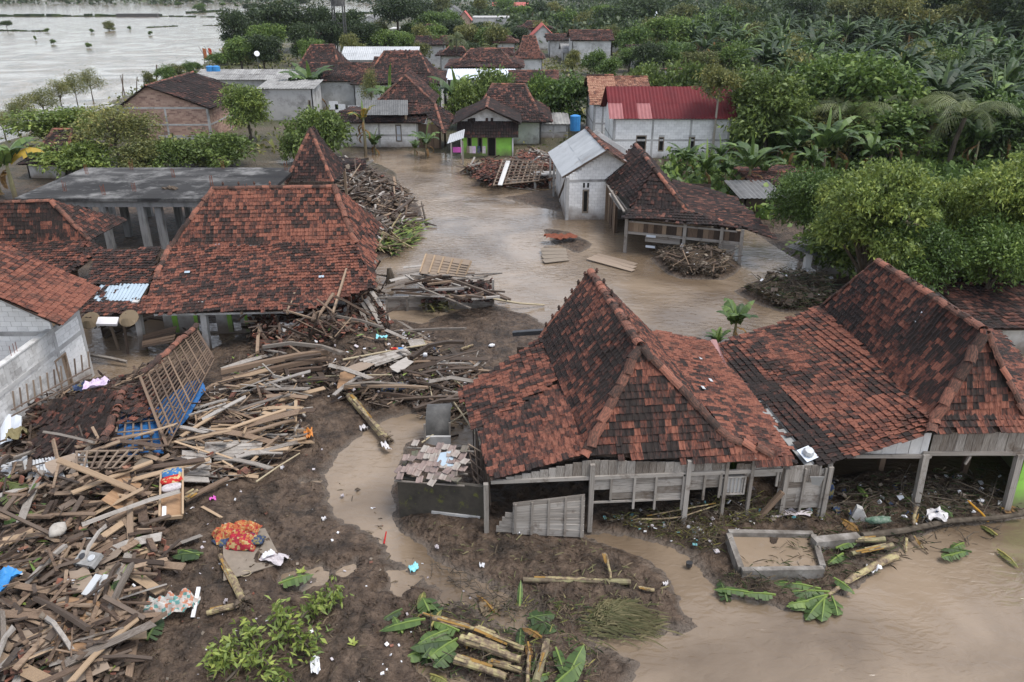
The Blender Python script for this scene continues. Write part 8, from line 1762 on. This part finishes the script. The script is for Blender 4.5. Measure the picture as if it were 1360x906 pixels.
# banana trunks
def log(pts, r0, r1, mat, label, cat='banana trunk', lifts=(.2, .2), name='banana_log', group=None, n=9, ragged=True, root=False):
    P = [onground(x, y, lifts[min(i, len(lifts) - 1)]) for i, (x, y) in enumerate(pts)]; k = 7; rr = random.Random(int(pts[0][0] * 3 + pts[0][1])); Q = []
    for i in range(k + 1):
        f = i / k * (len(P) - 1); j = min(int(f), len(P) - 2); Q.append(P[j].lerp(P[j + 1], f - j) + V3((rr.gauss(0, .012), rr.gauss(0, .012), 0)))
    t = thing(name, label, cat, tuple((P[0] + P[-1]) / 2), group)
    b = MB(); rad = [(r0 + (r1 - r0) * i / k) * .8 * rr.uniform(.9, 1.1) for i in range(k + 1)]; b.tube(Q, rad, n); b.build('stem', mat, t)
    # loose sheath strips peeling off
    d = (Q[-1] - Q[0]).normalized(); sd = d.cross(V3((0, 0, 1))).normalized()
    for s in range(4):
        a = rr.uniform(-1.2, 1.2); off = sd * math.sin(a) * r0 * 1.03 + V3((0, 0, math.cos(a) * r0 * 1.03)); i0 = rr.uniform(0, .4); i1 = i0 + rr.uniform(.25, .6); q0, q1 = Q[0].lerp(Q[-1], i0) + off, Q[0].lerp(Q[-1], min(1.05, i1)) + off * 1.15
        w = sd * r0 * .4; c = MB(); c.add([q0 - w, q0 + w, q1 + w * .5 + V3((0, 0, -.03)), q1 - w * .3], [(0, 1, 2, 3)]); c.add([q0 - w - V3((0, 0, .012)), q0 + w - V3((0, 0, .012)), q1 + w * .5 - V3((0, 0, .042)), q1 - w * .3 - V3((0, 0, .012))], [(3, 2, 1, 0)]); c.build('sheath', 'banana_sheath' if rr.random() < .6 else 'leaf_dead', t)
    if root:
        b = MB()
        for s in range(46):
            v_ = V3((rr.gauss(0, 1), rr.gauss(0, 1), rr.gauss(0, .7))).normalized(); b.tube([Q[-1] + v_ * .06, Q[-1] + v_ * .2 + V3((0, 0, -.02)), Q[-1] + v_ * rr.uniform(.28, .42) + V3((0, 0, -.08))], [.02, .012, .005], 4, 0, False)
        for s in range(14): lump(b, Q[-1] + V3((rr.gauss(0, .12), rr.gauss(0, .12), rr.gauss(0, .08))), rr.uniform(.06, .14), rr)
        b.build('root_ball', 'heap_dirt', t)
    return t, Q
log([(463, 526), (488, 556), (514, 584)], .15, .2, 'banana_sheath', 'pale banana log lying across the edge of the muddy channel', lifts=(.15, .15, .2), root=True)
log([(292, 738), (325, 800)], .09, .16, 'banana_sheath', 'broken banana stem with its root ball beside the quilts', lifts=(.12, .2), root=True); log([(274, 814), (318, 803)], .09, .11, 'banana_sheath', 'short banana stump joining the root ball beside the quilts', lifts=(.1, .15))
log([(695, 770), (838, 773)], .09, .12, 'banana_stem', 'long banana trunk lying level on the mud before the leaning wall', lifts=(.1, .12))
for i, (a, c, r_) in enumerate((((612, 848), (690, 876), .15), ((630, 836), (695, 862), .11), ((603, 876), (672, 898), .13), ((575, 822), (640, 838), .08), ((650, 880), (690, 890), .1), ((560, 815), (625, 832), .05))):
    log([a, c], r_, r_ * .85, 'banana_sheath', ['thickest pale banana trunk in the bottom centre bundle', 'upper pale banana trunk in the bottom centre bundle', 'lowest pale banana trunk in the bottom centre bundle', 'thin banana stem at the top of the bottom centre bundle', 'short banana stump end in the bottom centre bundle', 'thin bare leaf stalk along the top of the bottom centre bundle'][i], lifts=(.3 - .03 * i, .28 - .03 * i), group='banana trunks in the bottom centre')
log([(728, 850), (712, 906)], .1, .12, 'banana_stem', 'brown banana trunk pointing at the bottom edge', lifts=(.2, .2)); log([(703, 866), (700, 906)], .05, .06, 'banana_sheath', 'narrow yellow-green stem at the bottom edge', lifts=(.25, .2))
log([(1100, 790), (1140, 762), (1190, 738)], .07, .15, 'banana_sheath', 'fallen banana plant lying from the cistern towards the driftwood', lifts=(.15, .2, .25)); log([(1130, 735), (1186, 724)], .08, .1, 'banana_stem', 'banana stem lying behind the fallen banana plant', lifts=(.25, .3)); log([(1135, 718), (1175, 716)], .09, .1, 'banana_stem', 'stubby banana trunk beside the green cloth roll', lifts=(.25, .25))
log([(1212, 698), (1218, 672)], .07, .07, 'banana_sheath', 'pale banana stem standing askew on the driftwood', lifts=(.1, .6)); log([(1213, 712), (1232, 735)], .04, .03, 'banana_sheath', 'thin pale split stem under the driftwood', lifts=(.2, .05)); log([(1203, 733), (1205, 714)], .05, .05, 'banana_sheath', 'short pale stem upright before the driftwood', lifts=(.05, .3))
log([(1285, 665), (1302, 680), (1312, 692)], .04, .05, 'leaf_yellow', 'bent yellow stalk at the right end of the driftwood', cat='stalk', name='leaf_stalk', lifts=(.5, .3, .1)); log([(840, 690), (900, 688), (960, 668)], .045, .02, 'banana_sheath', 'long yellow-green leaf stalk before the board wall', cat='stalk', name='leaf_stalk', lifts=(.15, .2, .35)); log([(803, 735), (807, 745), (812, 768)], .06, .04, 'banana_sheath', 'bent dry stalk standing over the level banana trunk', cat='stalk', name='leaf_stalk', lifts=(.4, .2, .1)); log([(500, 462 + 20), (522, 470)], .06, .06, 'banana_sheath', 'cut yellow banana piece near the slatted panel', lifts=(.1, .1)); log([(612, 465), (628, 458)], .08, .08, 'banana_sheath', 'short cut yellow log alone on the mud flat', lifts=(.1, .1)); log([(553, 488), (572, 508)], .09, .07, 'banana_sheath', 'bent yellow banana piece under the white tub', lifts=(.12, .12)); log([(245, 664), (262, 652)], .14, .08, 'banana_sheath', 'split pale banana stem end beside the bed frame', lifts=(.25, .25)); log([(848, 780), (868, 784)], .05, .07, 'banana_sheath', 'pale banana stub at the end of the mud spit', lifts=(.08, .08))
b = MB(); Q = [onground(x, y, l) for x, y, l in ((1145, 712, .25), (1200, 705, .2), (1260, 692, .22), (1320, 688, .2), (1362, 683, .3))]; b.tube(Q, [.11, .1, .09, .08, .06], 8); tag(b.build('driftwood', 'bark'), 'long dark driftwood trunk lying along the flood edge before the open house', 'driftwood')
twigs(Zone([(1180, 695), (1330, 680), (1340, 715), (1230, 735)], 40), 40, 'bark', (.3, .9), .015)
# torn banana leaves
def leaves(px, py, yaw, L, label, n=1, mat='leaf_banana', el=.15, wd=.24, lift=.2, torn=.6, group=None, droop=.35, name='banana_leaf', t=.55):
    p = onground(px, py, lift); b = MB(); leaf_blade(b, p, yaw, el, L, wd, int(px * 7 + py), torn, droop, t=t); return tag(b.build(name, mat), label, 'banana leaf', group)
leaves(565, 822, 3.35, 1.25, 'flat green banana leaf pointing left above the banana trunk bundle', el=.0, torn=.15, wd=.2); GL = 'torn leaves round the banana trunk bundle'
for i, (x, y, yw, l) in enumerate(((600, 835, 3.7, 1.0), (590, 845, 4.1, .9), (608, 848, 3.9, 1.0), (600, 850, 3.4, 1.1), (610, 838, 2.7, .8), (585, 815, 2.3, .8), (570, 812, 2.0, .6), (605, 862, 4.0, .8), (560, 865, 3.6, .5))): leaves(x, y, yw, l, ('grey-green' if i % 2 else 'green') + ' torn leaf left of the trunk bundle, ' + ['highest', 'second from top', 'fourth from top', 'fifth from top', 'third from top', 'topmost left', 'outermost left', 'lowest right', 'lowest left'][i] + ' one', mat='leaf_banana_cool' if i % 2 else 'leaf_banana', group=GL, t=.45)
leaves(705, 818, 5.6, .9, 'split fan-like banana leaf above the brown trunk at the bottom', mat='leaf_banana_cool', wd=.32, torn=.9, t=.4); leaves(700, 822, .2, .8, 'pale split banana leaf right above the trunk bundle', mat='leaf_banana_cool', wd=.28, t=.4); leaves(752, 905, 1.0, 1.0, 'dark green banana leaf rising at the bottom edge', el=.6, torn=.4); leaves(738, 908, .6, .9, 'second dark green banana leaf at the bottom edge', el=.4, torn=.4); leaves(738, 860, 4.9, 1.0, 'narrow banana leaf hanging along the brown trunk', wd=.14); leaves(690, 805, 1.5, .7, 'thin upright banana leaf beside the straw clump', el=.9, wd=.08)
for i, (x, y, yw, l) in enumerate(((1100, 790, 3.5, 1.3), (1098, 792, 3.9, 1.2), (1102, 786, 3.15, 1.6), (1095, 795, 4.3, .9), (1090, 782, 2.9, 1.5), (1105, 792, 4.6, .7))): leaves(x, y, yw, l, 'ragged green leaf of the fallen banana plant, pointing ' + ['left', 'down left', 'along the cistern wall', 'down', 'up left', 'down right'][i], el=.12, group='leaves of the fallen banana plant', torn=.8, droop=.5)
for i, (x, y, yw, l) in enumerate(((1000, 788, 3.0, 1.1), (1030, 790, 3.1, .9), (1110, 728, .4, .9), (1120, 735, 3.8, .8), (1215, 668, .9, .8), (1212, 668, 1.9, .7), (1262, 738, .3, .6), (1265, 737, 3.4, .4))): leaves(x, y, yw, l, ['narrow torn leaf along the near wall of the cistern', 'second narrow torn leaf under the cistern wall', 'leaf crushed behind the cistern', 'leaf pushed against the far cistern wall', 'bright leaf on top of the askew pale stem', 'second bright leaf on the askew pale stem', 'dark leaf floating alone in the flood at lower right', 'short dark leaf floating alone at lower right'][i], wd=.16, torn=.8)
for i, (x, y, yw, l, m_) in enumerate(((0, 690, .3, 1.1, 'leaf_banana'), (0, 640, 6.0, 1.2, 'leaf_palm'), (5, 655, 5.6, 1.0, 'leaf_palm'), (170, 735, 1.6, .9, 'leaf_banana'), (175, 742, 4.8, .9, 'leaf_banana'), (140, 790, 1.4, .6, 'leaf_banana_cool'), (195, 850, 1.5, .8, 'leaf_banana_cool'), (190, 845, 2.6, .6, 'leaf_banana_cool'), (270, 735, 3.3, .9, 'leaf_banana_cool'), (265, 738, 2.8, .8, 'leaf_banana'), (370, 775, .4, 1.0, 'leaf_banana'))): leaves(x, y, yw, l, ['green leaf at the left edge below the corrugated sheets', 'drooping palm leaf at the left edge under the sheet', 'second palm leaf at the left edge under the sheet', 'upright torn leaf beside the longest brown plank', 'hanging torn leaf beside the longest brown plank', 'grey-green leaf under the metal trays', 'pale crumpled leaf right of the longest plank foot', 'small pale leaf right of the longest plank foot', 'dull leaf left of the quilts', 'second dull leaf left of the quilts', 'narrow leaf right of the broken banana stem'][i], mat=m_, lift=.4 if x < 180 else .15)
# more torn leaves matted round the trunk bundle and along the waterline
MK = ['leaf_banana', 'leaf_banana_cool', 'leaf_dead', 'leaf_olive']; GM = 'torn leaves matted in the foreground'
for i in range(30):
    q = random.Random(500 + i); x, y = (q.uniform(530, 780), q.uniform(795, 900)) if i < 16 else ((q.uniform(950, 1110), q.uniform(765, 805)) if i < 22 else (q.uniform(1100, 1330), q.uniform(660, 735)))
    leaves(x, y, q.uniform(0, 6.28), q.uniform(.5, 1.0), {'leaf_banana': 'green', 'leaf_banana_cool': 'grey-green', 'leaf_dead': 'brown', 'leaf_olive': 'olive'}[MK[i % 4]] + ' matted torn banana leaf, ' + spot(x, y), mat=MK[i % 4], el=q.uniform(0, .3), wd=q.uniform(.08, .2), lift=.12, torn=.95, group=GM, droop=.6, t=q.uniform(.2, .7))
twigs(Zone([(540, 800), (780, 800), (800, 906), (560, 906)], 44), 90, 'bark', (.3, 1.0), .012); tufts(Zone([(540, 800), (780, 800), (800, 906), (560, 906)], 45), 700, ('straw', 'leaf_dark', 'leaf_olive'), (.1, .4), .012, .15)
# broken leafy branch lying at the bottom
br = thing('fallen_branch', 'leafy green branch lying on the mud at the bottom, its bare limbs showing', 'branch', tuple(onground(350, 850))); b = MB(); rr = random.Random(31); CL = []
for (x, y, x2, y2) in ((300, 905, 345, 870), (345, 870, 385, 840), (385, 840, 425, 800), (345, 870, 370, 905), (330, 880, 290, 880), (345, 870, 330, 838), (385, 840, 372, 815), (385, 840, 410, 860), (330, 880, 300, 860), (425, 800, 440, 790)):
    a, c = onground(x, y, .12), onground(x2, y2, .35); b.tube([a, a.lerp(c, .5) + V3((0, 0, .12)), c], [.035, .028, .015], 5, .2, False); CL += [c, a.lerp(c, .7) + V3((0, 0, .08)), c + V3((rr.uniform(-.2, .2), rr.uniform(-.2, .2), .05))]
b.build('limb', 'bark', br)
C = np.array([tuple(c) for c in CL]); C = C[C[:, 1] > 0]; rgl = np.random.default_rng(9); P = np.repeat(C, 34, 0) + rgl.normal(size=(len(C) * 34, 3)) * .15; N = rgl.normal(size=P.shape) * .8 + np.array([0, -.2, .2]); V = leaf_quads(P, N, .24, .085, rgl, droop=.15)
o = bpy.data.objects.new('foliage', np_mesh('foliage', V - np.tile(np.array(br.location), (len(V), 1)), np.arange(len(V)).reshape(-1, 4), 'leaf_bright', np.clip(.35 + rgl.normal(size=len(P)) * .2, 0, 1))); COL.objects.link(o); o.parent = br
tufts(Zone([(280, 870), (350, 830), (440, 790), (440, 850), (380, 906), (270, 906)], 41), 260, ('leaf_mid', 'straw'), (.1, .3), .02, .1, 'torn_leaves')
for i, (x, y) in enumerate(((468, 855), (400, 760))):
    p = onground(x, y); b = MB()
    for k in range(14): a = rr.uniform(0, 6.3); d = V3((math.cos(a), math.sin(a), .5)) * rr.uniform(.08, .2); s = V3((-math.sin(a), math.cos(a), 0)) * .04; b.add([p - s * .2, p + d * .5 - s, p + d, p + d * .5 + s], [(0, 1, 2, 3)])
    tag(b.build('weed', 'leaf_bright'), ['small green weed left of the banana trunk bundle', 'small green weed near the umbrella cloth'][i], 'weed')
# straw and grass heap
hz = Zone([(775, 815), (800, 795), (845, 800), (855, 830), (800, 842)], 42); b = MB(); c0 = onground(818, 822)
for k in range(900):
    a = rr.uniform(-.5, 1.6); r_ = abs(rr.gauss(0, .38)); p = c0 + V3((rr.gauss(0, .45), rr.gauss(0, .32), 0)); p.z += max(0, .42 - ((p.x - c0.x) ** 2 + (p.y - c0.y) ** 2) * .9) * rr.uniform(.5, 1); d = V3((math.cos(a), math.sin(a) * .6 - .3, rr.uniform(-.3, .25))) * rr.uniform(.3, .75); s = V3((-d.y, d.x, 0)).normalized() * .011
    b.add([p - s, p + s, p + d * .5 + s + V3((0, 0, .05)), p + d], [(0, 1, 2, 3)], rr.random())
tag(b.build('grass_clump', 'dry_grass'), 'rounded clump of flattened dry grass on the mud spit', 'grass clump')
twigs(Zone([(560, 745), (660, 790), (720, 800), (700, 830), (600, 780)], 43), 70, 'bark', (.3, 1.0), .012)
crumple('plastic_sheet', 652, 808, (.55, .45), 'straw', 'pale frothy scrap caught among the twigs in the channel', 'scrap', .06, .3, .2, 51)
# stump and snag in the flood
b = MB(); p = at(518, 376, 0); b.tube([p + V3((0, 0, -.2)), p + V3((.05, 0, .4)), p + V3((0, .05, .9))], [.32, .24, .12], 8); b.tube([p + V3((0, 0, .4)), p + V3((-.8, .1, .5))], [.08, .03], 5); tag(b.build('stump', 'bark'), 'dark stump sticking out of the flood left of the stranded wreck', 'stump')
b = MB(); p = at(567, 300, 0); b.tube([p, at(562, 277, 0) + V3((0, -1, .8))], [.1, .05], 5); b.tube([p + V3((0, 0, .2)), at(580, 300, .1)], [.08, .04], 5); tag(b.build('snag', 'bark'), 'bare forked branch standing in the flood near the bank heap', 'branch')
for i, (x, y) in enumerate(((386, 200), (512, 232), (900, 300 + 78), (690, 240), (480, 203))): pass
for i, (x, y, w) in enumerate(((470, 152, .9), (452, 150, .8), (443, 146, .7))):
    b = MB(); p = aty(x, y - 6, 103); b.box(p, (w * 1.6, .05, 1.0)); tag(b.build('laundry', 'plastic_white'), ['right', 'middle', 'left'][i] + ' one of the white sheets hung near the white sheet shed', 'laundry')
for i, (x, y, m_) in enumerate(((1200, 80, 'blue_plastic'), (935, 44, 'blue_plastic'), (962, 72, 'plastic_white'), (1240, 127, 'blue_plastic'), (1350, 151, 'blue_plastic'), (1225, 124, 'plastic_white'))):
    p = at(x, y, 1.6); s = p.y / 60; b = MB(); b.box(p, (1.1 * s, .8, .5 * s), Euler((.3, .1, i)).to_matrix()); tag(b.build('tarp_scrap', m_), ['small blue scrap far among the plantation, left one', 'blue sheet at the top of the plantation', 'white heap of sacks at the top of the plantation', 'blue scrap among the bananas above the big trees', 'blue scrap among the bananas at the right edge', 'white scrap beside the blue scrap among the bananas'][i], 'scrap')
# ================================================================ damp air over the flood
hz_b = MB(); hz_b.box((0, 2270, 128), (7400, 4700, 260)); hz = hz_b.build('haze', None); hz['kind'] = 'stuff'
hm = bpy.data.materials.new('haze'); hm.use_nodes = True; hn = hm.node_tree
for q in list(hn.nodes):
    if q.type != 'OUTPUT_MATERIAL': hn.nodes.remove(q)
pv = hn.nodes.new('ShaderNodeVolumePrincipled'); pv.inputs['Color'].default_value = (.82, .9, 1, 1); pv.inputs['Density'].default_value = .00007; pv.inputs['Anisotropy'].default_value = .1
hn.links.new(pv.outputs[0], hn.nodes['Material Output'].inputs['Volume']); hz.data.materials.append(hm)
# the growth samples were only for copying
for r_ in PROTOS:
    for ch in list(r_.children): bpy.data.objects.remove(ch)
    bpy.data.objects.remove(r_)
bpy.context.view_layer.update()
